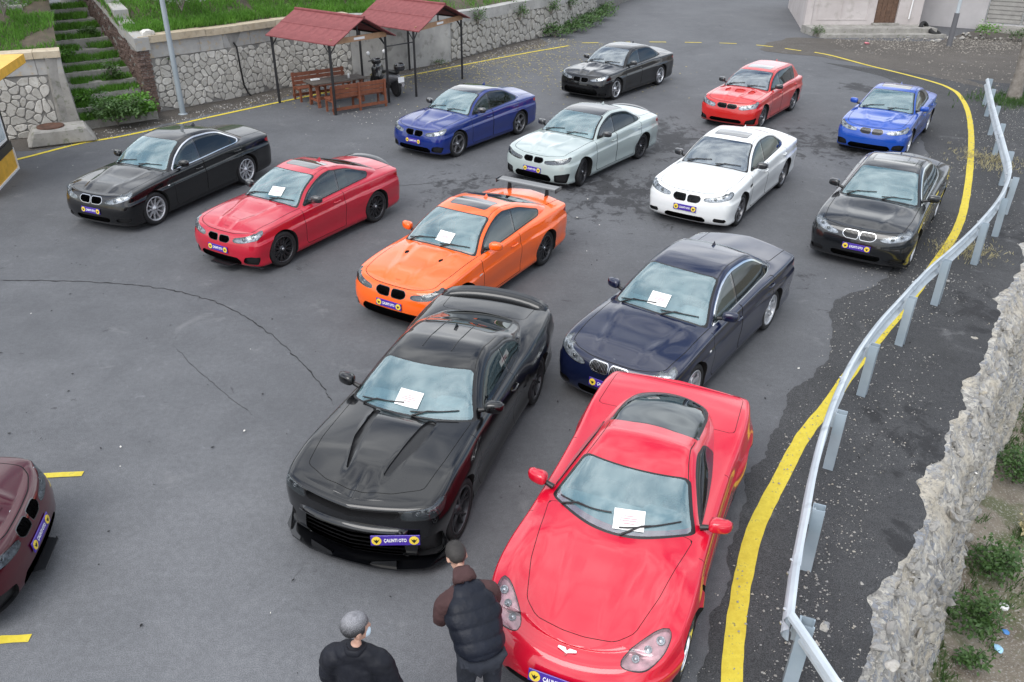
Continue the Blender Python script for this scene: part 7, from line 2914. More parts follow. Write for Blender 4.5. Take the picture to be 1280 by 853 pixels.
# ------------------------------------------------------------------ buildings at the far right
M_WALLP = noise_col('pinkish_render', (.42, .38, .37), (.53, .49, .48), .8, rough=.9, bumps=.3, c3=(.36, .33, .31))
M_WALLG = noise_col('grey_render', (.36, .345, .35), (.45, .435, .44), .7, rough=.9, bumps=.3)
M_DOORW = noise_col('dark_brown_wood', (.075, .042, .026), (.15, .085, .055), 9, rough=.6)
M_GLS = simple('window_dark_glass', (.03, .035, .04), .1, coat=1)
def facade_box(root, name, o, d, w0, w1, z0, z1, f0, f1, mat, parent=None):
    """box along facade direction d from w0..w1, outwards f0..f1 (n = right-hand of d)"""
    n_ = Vector((d.y, -d.x, 0))
    P = [d * w0 + n_ * f0, d * w1 + n_ * f0, d * w1 + n_ * f1, d * w0 + n_ * f1]
    vs = [(p.x, p.y, z0) for p in P] + [(p.x, p.y, z1) for p in P]
    b = MB().add(vs, [(3, 2, 1, 0), (4, 5, 6, 7), (0, 1, 5, 4), (1, 2, 6, 5), (2, 3, 7, 6), (3, 0, 4, 7)])
    return link(name, fix_normals(b.mesh(name)), mat, parent or root)
def window(root, d, w0, w1, z0, z1):
    fr = facade_box(root, 'window', None, d, w0, w1, z0, z1, -.10, -.07, M_GLS)
    facade_box(root, 'frame', None, d, w0 - .05, w1 + .05, z0 - .06, z0, -.05, .045, M_CONC, fr)
    facade_box(root, 'frame', None, d, w0 - .05, w0, z0, z1, -.05, .03, M_WHITE, fr)
    facade_box(root, 'frame', None, d, w1, w1 + .05, z0, z1, -.05, .03, M_WHITE, fr)
    facade_box(root, 'frame', None, d, w0 - .05, w1 + .05, z1, z1 + .05, -.05, .03, M_WHITE, fr)
    facade_box(root, 'glazing_bar', None, d, (w0 + w1) / 2 - .02, (w0 + w1) / 2 + .02, z0, z1, -.069, -.05, M_WHITE, fr)
b1o = Vector((14.15, 42.3, 0))
d1 = (Vector((19.9, 42.6, 0)) - b1o).normalized()
h1 = empty('house', tuple(b1o), label='small pinkish rendered house with a dark brown door above a concrete plinth', cat='house')
WL_ = (Vector((19.9, 42.6, 0)) - b1o).length
# wall with real openings: strips round door and windows
ops = [(.78, 1.42, 1.62, 2.45), (2.15, 2.85, 1.62, 2.45), (3.45, 4.55, .35, 2.35)]
xs_ = [0] + [v for o_ in ops for v in o_[:2]] + [WL_]
b = MB()
def wpiece(w0, w1, z0, z1):
    n_ = Vector((d1.y, -d1.x, 0))
    P = [d1 * w0, d1 * w1, d1 * w1 - n_ * .3, d1 * w0 - n_ * .3]
    vs = [(p.x, p.y, z0) for p in P] + [(p.x, p.y, z1) for p in P]
    b.add(vs, [(3, 2, 1, 0), (4, 5, 6, 7), (0, 1, 5, 4), (1, 2, 6, 5), (2, 3, 7, 6), (3, 0, 4, 7)])
for i in range(0, len(xs_), 2): wpiece(xs_[i], xs_[i + 1], 0, 3.4)
for (a, c_, z0, z1) in ops:
    wpiece(a, c_, 0, z0); wpiece(a, c_, z1, 3.4)
P = [Vector((0, 0, 0)), d1 * WL_, d1 * WL_ + Vector((1.6, 9, 0)), Vector((1.9, 9, 0))]
nn_ = Vector((d1.y, -d1.x, 0))
for a, c_ in ((P[1], P[2]), (P[2], P[3]), (P[3], P[0])):
    e = (c_ - a).normalized(); m_ = Vector((-e.y, e.x, 0)) * .3
    q = [a, c_, c_ + m_, a + m_]
    vs = [(p.x, p.y, 0) for p in q] + [(p.x, p.y, 3.4) for p in q]
    b.add(vs, [(3, 2, 1, 0), (4, 5, 6, 7), (0, 1, 5, 4), (1, 2, 6, 5), (2, 3, 7, 6), (3, 0, 4, 7)])
link('wall', fix_normals(b.mesh('wall')), M_WALLP, h1)
for (a, c_, z0, z1) in ops[:2]: window(h1, d1, a, c_, z0, z1)
dr = facade_box(h1, 'door', None, d1, 3.47, 4.53, .36, 2.33, -.14, -.09, M_DOORW)
for k in range(4):
    facade_box(h1, 'door_plank', None, d1, 3.50 + k * .255, 3.72 + k * .255, .42, 2.28, -.089, -.075, M_DOORW, dr)
facade_box(h1, 'door_step', None, d1, 3.35, 4.65, .35, .42, .0, .25, M_CONC)
for (w0, w1, z0, z1) in ((.55, .60, .55, 2.3), (3.05, 3.10, .55, 2.3), (.60, 3.05, .55, .60), (1.75, 1.79, .60, 2.3)):
    facade_box(h1, 'wall_moulding', None, d1, w0, w1, z0, z1, .0, .02, M_WALLP)
MB().tube([d1 * 5.15 + nn_ * .05 + Vector((0, 0, .6)), d1 * 5.2 + nn_ * .05 + Vector((0, 0, 3.3))], .035, 8).build('drain_pipe', M_WHITE, h1)
rf = MB().add([tuple(P[0] + nn_ * .3 - d1 * .3 + Vector((0, 0, 3.4))), tuple(P[1] + nn_ * .3 + d1 * .3 + Vector((0, 0, 3.4))), tuple(P[2] + d1 * .3 + Vector((0, .3, 3.4))), tuple(P[3] - d1 * .3 + Vector((0, .3, 3.4))),
               tuple((P[0] + P[3]) / 2 + d1 * 1.6 + Vector((0, 0, 4.6))), tuple((P[1] + P[2]) / 2 - d1 * 1.6 + Vector((0, 0, 4.6)))], [(0, 1, 5, 4), (1, 2, 5), (2, 3, 4, 5), (3, 0, 4), (3, 2, 1, 0)])
link('roof', fix_normals(rf.mesh('roof')), M_ROOF, h1)
# plinth in two steps
pl_ = empty('plinth', (14.0, 41.0, 0), label='worn two-step concrete plinth in front of the pinkish house', cat='plinth')
dpl = d1
po = Vector((14.15 - 14.0, 42.3 - 41.0, 0))
for nm, f0, f1, w0, w1, z0, z1 in (('upper_step', 0.002, 1.25, -.1, 5.95, 0, .34), ('lower_step', 1.25, 1.75, .1, 6.2, 0, .14)):
    n_ = nn_
    Pq = [po + dpl * w0 + n_ * f0, po + dpl * w1 + n_ * f0, po + dpl * (w1 + .1) + n_ * f1, po + dpl * (w0 + .1) + n_ * f1]
    vs = [(p.x, p.y, z0) for p in Pq] + [(p.x, p.y, z1) for p in Pq]
    bb = MB().add(vs, [(3, 2, 1, 0), (4, 5, 6, 7), (0, 1, 5, 4), (1, 2, 6, 5), (2, 3, 7, 6), (3, 0, 4, 7)])
    link(nm, fix_normals(bb.mesh(nm)), M_CONC, pl_)
# second building
b2o = Vector((20.6, 45.2, 0)); d2 = (Vector((29, 40.3, 0)) - b2o).normalized()
h2 = empty('house', tuple(b2o), label='grey rendered building with a slatted gate in the top right corner', cat='house')
L2 = 11.0
ops2 = [(3.4, 6.6, .3, 3.0)]
b = MB(); d1_save = d1
def wp2(w0, w1, z0, z1):
    n_ = Vector((d2.y, -d2.x, 0))
    P_ = [d2 * w0, d2 * w1, d2 * w1 - n_ * .3, d2 * w0 - n_ * .3]
    vs = [(p.x, p.y, z0) for p in P_] + [(p.x, p.y, z1) for p in P_]
    b.add(vs, [(3, 2, 1, 0), (4, 5, 6, 7), (0, 1, 5, 4), (1, 2, 6, 5), (2, 3, 7, 6), (3, 0, 4, 7)])
wp2(0, 3.4, 0, 4.5); wp2(6.6, L2, 0, 4.5); wp2(3.4, 6.6, 0, .3); wp2(3.4, 6.6, 3.0, 4.5)
n2_ = Vector((d2.y, -d2.x, 0))
for a, c_ in ((d2 * L2, d2 * L2 - n2_ * 6), (d2 * L2 - n2_ * 6, -n2_ * 6), (-n2_ * 6, Vector((0, 0, 0)))):
    e = (c_ - a).normalized(); m_ = Vector((-e.y, e.x, 0)) * .3
    q = [a, c_, c_ + m_, a + m_]
    vs = [(p.x, p.y, 0) for p in q] + [(p.x, p.y, 4.5) for p in q]
    b.add(vs, [(3, 2, 1, 0), (4, 5, 6, 7), (0, 1, 5, 4), (1, 2, 6, 5), (2, 3, 7, 6), (3, 0, 4, 7)])
q = [Vector((0, 0, 0)), d2 * L2, d2 * L2 - n2_ * 6, -n2_ * 6]
link('wall', fix_normals(b.mesh('wall')), M_WALLG, h2)
bb = MB().add([(p.x, p.y, 4.5) for p in q] + [(p.x, p.y, 4.7) for p in q], [(3, 2, 1, 0), (4, 5, 6, 7), (0, 1, 5, 4), (1, 2, 6, 5), (2, 3, 7, 6), (3, 0, 4, 7)])
link('roof', fix_normals(bb.mesh('roof')), M_CONC, h2)
M_GATE = noise_col('gate_slats', (.24, .23, .22), (.33, .32, .30), 3, rough=.6)
gt = facade_box(h2, 'gate', None, d2, 3.4, 6.6, .3, 3.0, -.16, -.12, M_GATE)
for k in range(13):
    facade_box(h2, 'slat', None, d2, 3.46, 4.98, .36 + k * .20, .50 + k * .20, -.119, -.09, M_GATE, gt)
    facade_box(h2, 'slat', None, d2, 5.06, 6.54, .36 + k * .20, .50 + k * .20, -.119, -.09, M_GATE, gt)
for (w0, w1, z0, z1) in ((3.4, 3.46, .3, 3.0), (4.98, 5.06, .3, 3.0), (6.54, 6.6, .3, 3.0), (3.46, 4.98, 2.94, 3.0), (5.06, 6.54, 2.94, 3.0), (3.46, 4.98, .3, .35), (5.06, 6.54, .3, .35)):
    facade_box(h2, 'gate_frame', None, d2, w0, w1, z0, z1, -.119, -.06, M_SATIN, gt)
facade_box(h2, 'door_step', None, d2, 3.2, 7.2, 0, .26, 0, .7, M_CONC)
# dumped tyre and rubble in the gap
for i, (x, y, z, a) in enumerate(((19.85, 41.9, .28, 70), (20.15, 41.3, .16, 20))):
    b = MB().lathe([(.19, -.08), (.27, -.10), (.32, -.05), (.33, 0), (.32, .05), (.27, .10), (.19, .08), (.19, -.08)], 22, 'Z')
    o = link('old_tyre', fix_normals(b.mesh('old_tyre')), M_TYRE, None, (x, y, z), (R(a), R(10), R(30)))
    tagp(o, ['old tyre leaning in the gap between the two buildings', 'old tyre lying in front of the leaning one beside the plinth'][i], 'tyre', 'dumped tyres')
r_ = random.Random(8)
for i in range(26):
    me = rock_mesh('rubble_block', r_.uniform(.08, .22), 100 + i, 1, .6, M_CONC if i % 2 else M_ROCK)
    o = link('rubble_block', me, None, None, (r_.uniform(17.6, 23.5), 0, 0))
    o.location.y = 40.2 - (o.location.x - 18) * .05 + r_.uniform(-.7, 1.0) + (0 if o.location.x < 20 else .8); o.location.z = .06
    o.rotation_euler = (0, 0, r_.random() * 6)
    tagp(o, 'broken piece of concrete rubble strewn between the plinth and the slatted gate', 'rubble', 'rubble by the far buildings')
leafy('shrub', (14.35, 40.75, .05), (.35, .25, .25), 260, .07, M_WEED, 'small green weed clump at the left corner of the plinth', 'weed', seed=60)
leafy('shrub', (22.3, 40.6, .1), (.6, .4, .35), 420, .10, M_GRASS, 'green weeds in the rubble right of the far lamp post', 'weed', seed=61)
leafy('shrub', (23.4, 40.0, .05), (.5, .4, .25), 300, .09, M_WEED, 'low weeds in front of the slatted gate', 'weed', seed=62)
o = link('red_scrap', rock_mesh('red_scrap', .16, 5, 2, .3, simple('pink_plastic', (.75, .25, .30), .5)), None, None, (16.0, 38.9, .05)); tagp(o, 'pink plastic scrap on the gravel in front of the plinth', 'litter')

# ------------------------------------------------------------------ tree at the right edge
def tree(x, y, label, h=10.5, r0=.19, seed=1, nleaf=9000, crown=2.6, name='tree'):
    r = random.Random(seed)
    root = empty(name, (x, y, 0), label=label, cat='tree')
    tk = MB()
    pts, rs = [], []
    for k in range(14):
        t = k / 13
        pts.append(Vector((-.14 * t * 3 + .10 * math.sin(t * 5), .12 * math.sin(t * 4), h * .6 * t - .1)))
        rs.append(r0 * (1.35 - .35 * min(1, t * 8)) * (1 - .45 * t) * (1 + .08 * nz3(t * 9, seed)))
    tk.tube(pts, rs, 14)
    me = tk.mesh('trunk'); me.materials.append(M_BARK)
    link('trunk', me, None, root)
    tips = []
    for k in range(11):
        a = k * 2.4 + r.uniform(-.3, .3)
        b0 = pts[-1 - (k % 5)]
        q1 = b0 + Vector((math.cos(a) * .7, math.sin(a) * .7, .7))
        q2 = q1 + Vector((math.cos(a + .3) * crown * .45, math.sin(a + .3) * crown * .45, r.uniform(.5, 1.3)))
        q3 = q2 + Vector((math.cos(a - .2) * crown * .35, math.sin(a - .2) * crown * .35, r.uniform(.2, 1.0)))
        lm = MB().tube([b0, q1, q2, q3], [.075, .055, .035, .012], 7)
        lm.build('limb', M_BARK, root)
        tips += [q1, q2, q3, (q2 + q3) / 2, (q1 + q2) / 2]
    vs, fs = [], []
    cl = [t_ + Vector((r.gauss(0, .35), r.gauss(0, .35), r.gauss(0, .3))) for t_ in tips for _ in range(2)]
    for _ in range(nleaf):
        c = r.choice(cl)
        p = c + Vector((r.gauss(0, .34), r.gauss(0, .34), r.gauss(0, .26)))
        d = Vector((r.uniform(-1, 1), r.uniform(-1, 1), r.uniform(-1, .6))).normalized()
        w = d.cross(Vector((r.uniform(-1, 1), r.uniform(-1, 1), r.uniform(-1, 1)))).normalized()
        s_ = r.uniform(.06, .13)
        k = len(vs)
        vs += [p, p + d * s_ * .5 + w * s_ * .3, p + d * s_, p + d * s_ * .5 - w * s_ * .3]
        fs.append((k, k + 1, k + 2, k + 3))
    me = bpy.data.meshes.new('crown'); me.from_pydata([tuple(v) for v in vs], [], fs); me.update()
    link('crown', me, M_WEED, root)
    return root
tree(16.95, 28.15, 'bare grey tree trunk standing in weeds at the right edge behind the guardrail')
P_BLACK = paint('black_paint', (.002, .0022, .003), metal=0, rough=.3, spec=.15, dust_amt=.004, ior=1.55)
P_BLACK2 = paint('metallic_black_paint', (.007, .008, .010), metal=.2, rough=.3, spec=.2, dust_amt=.008, ior=1.6)
P_NAVY = paint('navy_paint', (.005, .009, .034), metal=.2, rough=.3, spec=.2, dust_amt=.008, ior=1.6)
P_BLUE = paint('deep_blue_paint', (.003, .020, .17), metal=.15, rough=.3, spec=.2)
P_BLUE2 = paint('bright_blue_paint', (.006, .065, .38), metal=.1, rough=.3, spec=.2)
P_RED = paint('crimson_paint', (.46, .006, .026), metal=.1, rough=.3, spec=.2)
P_RED2 = paint('light_red_paint', (.50, .014, .012), metal=0, rough=.3, spec=.2)
P_ORANGE = paint('orange_paint', (.90, .12, .004), metal=0, rough=.3, spec=.2)
P_WHITE = paint('white_paint', (.74, .76, .76), metal=0, rough=.3)
P_GREY = paint('pale_grey_paint', (.36, .42, .41), metal=0, rough=.3)
P_VETTE = paint('racing_red_paint', (.55, .003, .024), metal=0, rough=.3, spec=.2)
P_MAROON = paint('maroon_paint', (.055, .002, .007), metal=.1, rough=.3, spec=.2, dust_amt=.005, ior=1.5)

def put(rc, x, y, a):
    place(rc[0], x, y, a)
    return rc
TEN, TWIN = (10, 'single'), (10, 'twin')
cars = {}
cars['A'] = put(car_e60(P_BLACK, 'black sedan with chrome window trim, nearest the stone wall and lamp post', TEN, M_SILVERRIM), -7.69, 17.78, -113)
cars['B'] = put(car_f22(P_RED, 'crimson two-door coupe with black wheels and a sunroof, left of the orange coupe'), -4.31, 15.63, -121)
cars['C'] = put(car_c92(P_ORANGE, 'bright orange coupe with bonnet vents and a raised rear wing'), -.85, 13.44, -120.7)
cars['D'] = put(car_e90(P_BLUE, 'dark blue sedan with a black roof, in front of the red-roofed shelters'), -1.34, 22.72, -126)
cars['E'] = put(car_f80(P_GREY, 'pale grey sedan with carbon roof and black wheels, front wheel turned'), 1.76, 20.47, -127)
cars['F'] = put(car_f10(P_BLACK, 'glossy black sedan with vented bonnet and no plate, farthest back of all cars', False), 3.6, 29.43, -128)
cars['G'] = put(car_f20(P_RED2, 'light red five-door hatchback with scooped bonnet, behind the white sedan'), 7.42, 25.76, -125.5)
cars['H'] = put(car_f10(P_WHITE, 'white sedan with a sunroof and black mirrors', True), 4.83, 18.04, -123)
cars['I'] = put(car_e60(P_NAVY, 'dark navy sedan with a sheet on its windscreen, behind the red sports car', (7, 'wide'), M_SILVERRIM, barmat=M_SATIN), 2.59, 11.04, -126)
cars['J'] = put(car_e60(P_BLACK2, 'black sedan with chrome grille surrounds, between the bright blue sedan and the guardrail', TEN, M_SILVERRIM, sunroof=(-.60, -.10, .40)), 7.6, 15.97, -122.5)
cars['K'] = put(car_e90(P_BLUE2, 'bright blue sedan with silver wheels, farthest right of the cars at the back', dark=False, rim=TWIN, rimmat=M_SILVERRIM), 10.6, 23.2, -123.5)
cars['L'] = put(car_camaro(P_BLACK, 'large gloss black muscle coupe with a wide splitter and off-centre show plate'), -.96, 8.45, -108.4)
cars['M'] = put(car_corvette(P_VETTE, 'bright red low sports car with a black glass hatch, nearest the camera'), 1.28, 6.62, -113)
cars['N'] = put(car_m4(P_MAROON, 'dark maroon coupe cut off by the left edge, only its nose showing'), -7.02, 5.91, 11)
for k, y, h, lab, rot in (('B', .12, .13, 'white sheet under the windscreen of the crimson coupe', .05), ('C', .08, .12, 'white sheet under the windscreen of the orange coupe', -.06),
                     ('L', -.02, .12, 'white printed sheet on the windscreen of the gloss black muscle coupe', -.05), ('I', -.05, .13, 'white sheet on the windscreen of the dark navy sedan', .04), ('M', .12, .075, 'white printed sheet on the windscreen of the red sports car', .03)):
    paper(cars[k][0], cars[k][1], y, h, lab, rot)
# ================================================================== PEOPLE
def skin_eval(verts, edges, rad, sub=2, extra=None, voxel=None, root=0):
    me = bpy.data.meshes.new('tmp')
    me.from_pydata(verts, edges, [])
    o = bpy.data.objects.new('tmp', me)
    COL.objects.link(o)
    m = o.modifiers.new('skin', 'SKIN')
    m.use_smooth_shade = True
    lay = me.skin_vertices[0] if me.skin_vertices else None
    if lay is None:
        bm = bmesh.new(); bm.from_mesh(me); bm.verts.layers.skin.verify(); bm.to_mesh(me); bm.free()
        lay = me.skin_vertices[0]
    for i, r in enumerate(rad):
        lay.data[i].radius = r if isinstance(r, tuple) else (r, r)
        lay.data[i].use_root = (i == root)
    s = o.modifiers.new('sub', 'SUBSURF'); s.levels = sub; s.render_levels = sub
    dg = bpy.context.evaluated_depsgraph_get()
    out = bpy.data.meshes.new_from_object(o.evaluated_get(dg))
    bpy.data.objects.remove(o)
    if extra is not None or voxel:
        bm = bmesh.new(); bm.from_mesh(out)
        for e in (extra or []): bm.from_mesh(e)
        out = bpy.data.meshes.new('tmp2'); bm.to_mesh(out); bm.free()
        o = bpy.data.objects.new('tmp2', out); COL.objects.link(o)
        r = o.modifiers.new('rm', 'REMESH'); r.mode = 'VOXEL'; r.voxel_size = voxel or .01; r.use_smooth_shade = True
        sm = o.modifiers.new('sm', 'SMOOTH'); sm.iterations = 4; sm.factor = .5
        dg = bpy.context.evaluated_depsgraph_get()
        out = bpy.data.meshes.new_from_object(o.evaluated_get(dg))
        bpy.data.objects.remove(o)
    for p in out.polygons: p.use_smooth = True
    out.materials.clear()
    return out

def displace(me, fn):
    out = []
    for v in me.vertices:
        out.append(v.co + v.normal * fn(v.co, v.normal))
    for v, c in zip(me.vertices, out): v.co = c
    me.update()

def head_pieces(c, M):
    """skull, jaw, nose, ears as closed lumps fused with the body afterwards; face looks along +y of M"""
    b = MB()
    superell(b, (0, -.005, .03), (.155, .195, .19), (.95, .95), 20, 14, M=M)
    superell(b, (0, .035, -.045), (.115, .125, .12), (.9, .9), 16, 10, M=M)
    superell(b, (0, .095, -.01), (.028, .045, .05), (.8, .8), 10, 8, M=M)       # nose
    superell(b, (0, .083, -.062), (.05, .022, .018), (.9, .9), 10, 6, M=M)      # mouth
    for s in (1, -1):
        superell(b, (s * .080, -.005, -.005), (.022, .038, .062), (.8, .8), 10, 8, M=M)
        superell(b, (s * .032, .084, .030), (.05, .02, .014), (.9, .9), 8, 6, M=M)     # brow
    return b.mesh('head')

M_SKIN = simple('skin', (.46, .27, .20), .55, var=.08)

def body_chain(hip, chest, neck, headc, arms, legs):
    V, E, Rd = [], [], []
    def a(p, r, par=None):
        V.append(tuple(p)); Rd.append(r)
        if par is not None: E.append((par, len(V) - 1))
        return len(V) - 1
    hip, chest, neck, headc = map(Vector, (hip, chest, neck, headc))
    h = a(hip, (.135, .10))
    w = a(hip.lerp(chest, .45), (.13, .095), h)
    c = a(chest, (.13, .085), w)
    n0 = a(chest.lerp(neck, .6), (.065, .06), c)
    n = a(neck, .055, n0)
    a(neck.lerp(headc, .7), .055, n)
    for sd, (sh, el, wr, hd) in arms.items():
        s = a(sh, .050, c)
        m1 = a(Vector(sh).lerp(Vector(el), .5), .05, s)
        e = a(el, .042, m1)
        m2 = a(Vector(el).lerp(Vector(wr), .4), .042, e)
        w_ = a(wr, .028, m2)
        sh, el, wr, hd = map(Vector, (sh, el, wr, hd))
        d = (hd - wr).normalized()
        side = d.cross(Vector((0, 0, 1)))
        side = side.normalized() if side.length > .1 else Vector((1, 0, 0))
        nrm = side.cross(d)
        pm = a(wr + d * .05, (.034, .02), w_)
        for k, (o, l) in enumerate(((-.030, .070), (-.010, .080), (.010, .074), (.028, .058))):
            k0 = a(wr + d * .085 + side * o, .010, pm)
            k1 = a(wr + d * (.085 + l * .5) + side * o * 1.1 - nrm * .012, .009, k0)
            a(wr + d * (.085 + l * .85) + side * o * 1.1 - nrm * .036, .008, k1)
        t0 = a(wr + d * .035 + side * -.036 - nrm * .006, .012, pm)
        t1 = a(wr + d * .065 + side * -.058 - nrm * .018, .010, t0)
        a(wr + d * .090 + side * -.062 - nrm * .03, .009, t1)
    for sd, (hj, kn, an, toe) in legs.items():
        j = a(hj, .085, h)
        m1 = a(Vector(hj).lerp(Vector(kn), .5), .075, j)
        k = a(kn, .055, m1)
        m2 = a(Vector(kn).lerp(Vector(an), .35), .055, k)
        an_ = a(an, .038, m2)
        a(toe, (.04, .028), an_)
    return V, E, Rd

def person(loc, rz, label, hip, chest, neck, headc, arms, legs, hM, cfg):
    root = empty('person', loc, rz, label, 'person')
    V, E, Rd = body_chain(hip, chest, neck, headc, arms, legs)
    me = skin_eval(V, E, Rd, 1, [head_pieces(headc, hM)], .011)
    me.materials.append(M_SKIN)
    link('body', me, None, root)
    for nm, (vs, es, rs, mat, fn, vx) in cfg.items():
        ex = []
        if isinstance(vs, list) and vs and isinstance(vs[0], list):     # several chains fused into one garment
            ex = [skin_eval(v_, [(i, i + 1) for i in range(len(v_) - 1)], r_, 2) for v_, r_ in zip(vs[1:], rs[1:])]
            vs, es, rs = vs[0], [(i, i + 1) for i in range(len(vs[0]) - 1)], rs[0]
        m = skin_eval(vs, es, rs, 2, ex if vx else None, vx)
        if fn: displace(m, fn)
        m.materials.append(mat)
        link(nm.rstrip('0123456789'), m, None, root)
    return root

def hair_mesh(hM, mat, root, top=1.0, seed=0, lo=-.02):
    """short cropped hair: a cap with strand relief plus real short strands"""
    b = MB()
    superell(b, (0, -.012, .036), (.170, .208, .196), (.95, .95), 36, 24, M=None)
    vs = [Vector(v) for v in b.v]
    keep = lambda p: p.z > (.055 if p.y > .045 else lo - .07 * (1 if p.y < -.04 else 0))
    out = []
    for v in vs:
        k = 1 + .02 * nz3(v.x * 60, v.y * 60, v.z * 60)
        out.append(v * k)
    me = bpy.data.meshes.new('hair')
    me.from_pydata([tuple(hM @ v) for v in out], [], [f for f in b.f if all(keep(out[i]) for i in f)])
    for p in me.polygons: p.use_smooth = True
    me.update()
    me.materials.append(mat)
    h = link('hair', me, None, root)
    r = random.Random(seed)
    vs, fs = [], []
    for _ in range(1500):
        i = r.randrange(len(out)); v = out[i]
        if not keep(v): continue
        v = v + Vector((r.uniform(-.012, .012), r.uniform(-.012, .012), r.uniform(-.01, .01)))
        n = Vector((v.x, v.y, v.z - .02)).normalized()
        t = Vector((0, -.6, -.5)) + Vector((r.gauss(0, .3), r.gauss(0, .3), r.gauss(0, .2)))
        t = (t - n * t.dot(n)).normalized()
        s_ = t.cross(n) * .0012
        e = v + t * r.uniform(.012, .022) + n * r.uniform(.0, .003)
        k = len(vs)
        vs += [hM @ (v - s_), hM @ (v + s_), hM @ e]
        fs.append((k, k + 1, k + 2))
    me = bpy.data.meshes.new('hair_strands'); me.from_pydata([tuple(v) for v in vs], [], fs); me.update(); me.materials.append(mat)
    o = link('hair_strands', me, None, h); o['kind'] = 'stuff'
    return h

def cloth_mat(name, c, rough=.75, fine=160, sheen=.1):
    n = NT(name)
    v = n.coord('Object')
    f = n.noise(v, 5, 5, .6)
    col = n.mix(n.ramp(f, [(.3, 0.0), (.7, 1.0)]), tuple(x * .75 for x in c), tuple(x * 1.3 for x in c))
    h = n.math('ADD', n.math('MULTIPLY', n.noise(v, 9, 5, .55), 1.0), n.math('MULTIPLY', n.noise(v, fine, 2, .5), .05))
    n.bsdf(color=col, rough=rough, normal=n.bump(h, .7, .02), spec=.25)
    return n.m
M_VEST = cloth_mat('navy_quilted_nylon', (.006, .008, .015), .5)
M_HOOD = cloth_mat('brown_sweatshirt', (.058, .030, .030), .85)
M_JEANS = cloth_mat('dark_jeans', (.022, .025, .034), .8)
M_JACKET = cloth_mat('dark_jacket', (.008, .009, .014), .6)
M_SHOE = simple('white_trainer', (.62, .62, .62), .5)
def hair_mat(name, c1, c2, zr=None):
    n = NT(name)
    v = n.coord('Object')
    f = n.noise(v, 190, 3, .6)
    if zr:
        sx = n.n('ShaderNodeSeparateXYZ'); n.l(v, sx.inputs[0])
        f = n.math('ADD', f, n.math('MULTIPLY', n.math('SUBTRACT', sx.outputs[2], zr), 4.0))
    c = n.mix(n.ramp(f, [(.35, 0.0), (.75, 1.0)]), c1, c2)
    n.bsdf(color=c, rough=.55, normal=n.bump(n.noise(v, 220, 2), .8, .004))
    return n.m
M_HAIRG = hair_mat('grey_hair', (.018, .018, .02), (.27, .27, .29), 1.738)
M_HAIRB = hair_mat('dark_hair', (.012, .010, .009), (.04, .034, .03))

# --- the man in the quilted vest, bending forward
hM2 = Matrix.Translation((.0, .46, 1.485)) @ Matrix.Rotation(R(-42), 4, 'X')
arms2 = {'l': ((-.19, .22, 1.30), (-.255, .28, 1.05), (-.14, .46, .98), (-.05, .55, 1.0)), 'r': ((.19, .22, 1.30), (.25, .30, 1.05), (.12, .48, 1.0), (.04, .56, 1.02))}
legs2 = {'l': ((-.095, .0, .90), (-.115, .06, .49), (-.12, -.01, .09), (-.135, .14, .035)), 'r': ((.095, .0, .90), (.115, .05, .49), (.12, -.02, .09), (.135, .13, .035))}
def quilt(co, n):
    # puffed rows running across the back, square to the leaning spine
    ax = Vector((0, .47, .88))
    t = (co - Vector((0, 0, .93))).dot(ax)
    return .013 * (abs(math.sin(t * PI / .115)) ** .6) - .004 + .006 * nz3(co.x * 9, co.y * 9, co.z * 9)
wr_ = lambda amp, f=11: (lambda co, n: amp * nz3(co.x * f, co.y * f, co.z * f * .6) + amp * .6 * nz3(co.x * f * 2.2, co.y * f * 2.2, co.z * f * 2.2))
cfg = {}
cfg['vest'] = ([(0, -.015, .90), (0, .0, 1.0), (0, .08, 1.13), (0, .17, 1.26), (0, .255, 1.36), (-.17, .225, 1.325), (.17, .225, 1.325)], [(0, 1), (1, 2), (2, 3), (3, 4), (3, 5), (3, 6)],
               [(.225, .17), (.225, .17), (.23, .175), (.225, .165), (.14, .12), (.125, .13), (.125, .13)], M_VEST, quilt, .014)
def top(arms, spine, srad, arad):
    V, Rr = [list(spine)], [list(srad)]
    mid = Vector(spine[-2])
    for sd in ('l', 'r'):
        sh, el, wri, hd = [Vector(p) for p in arms[sd]]
        V.append([tuple(p) for p in (mid.lerp(sh, .35), mid.lerp(sh, .8), sh.lerp(el, .12), sh.lerp(el, .5), el, el.lerp(wri, .5), el.lerp(wri, .93))])
        Rr.append([arad[0], arad[0]] + list(arad))
    V.append([arms['l'][0], tuple((Vector(arms['l'][0]) + Vector(arms['r'][0])) / 2 + Vector((0, 0, .035))), arms['r'][0]])
    Rr.append([arad[0] * .95, arad[0] * 1.05, arad[0] * .95])
    return V, None, Rr
a_, b_, c_ = top(arms2, [(0, -.01, .95), (0, .05, 1.1), (0, .17, 1.28), (0, .30, 1.40)], [(.18, .13), (.175, .13), (.17, .125), (.085, .08)], [.098, .078, .068, .058, .046])
cfg['sweatshirt'] = (a_, b_, c_, M_HOOD, wr_(.008, 16), .013)
cfg['hood'] = ([(0, .23, 1.40), (0, .30, 1.435), (-.07, .32, 1.445), (.07, .32, 1.445), (0, .385, 1.43)], [(0, 1), (1, 2), (1, 3), (1, 4)], [(.12, .06), (.125, .08), .065, .065, (.085, .05)], M_HOOD, wr_(.008, 16), .012)
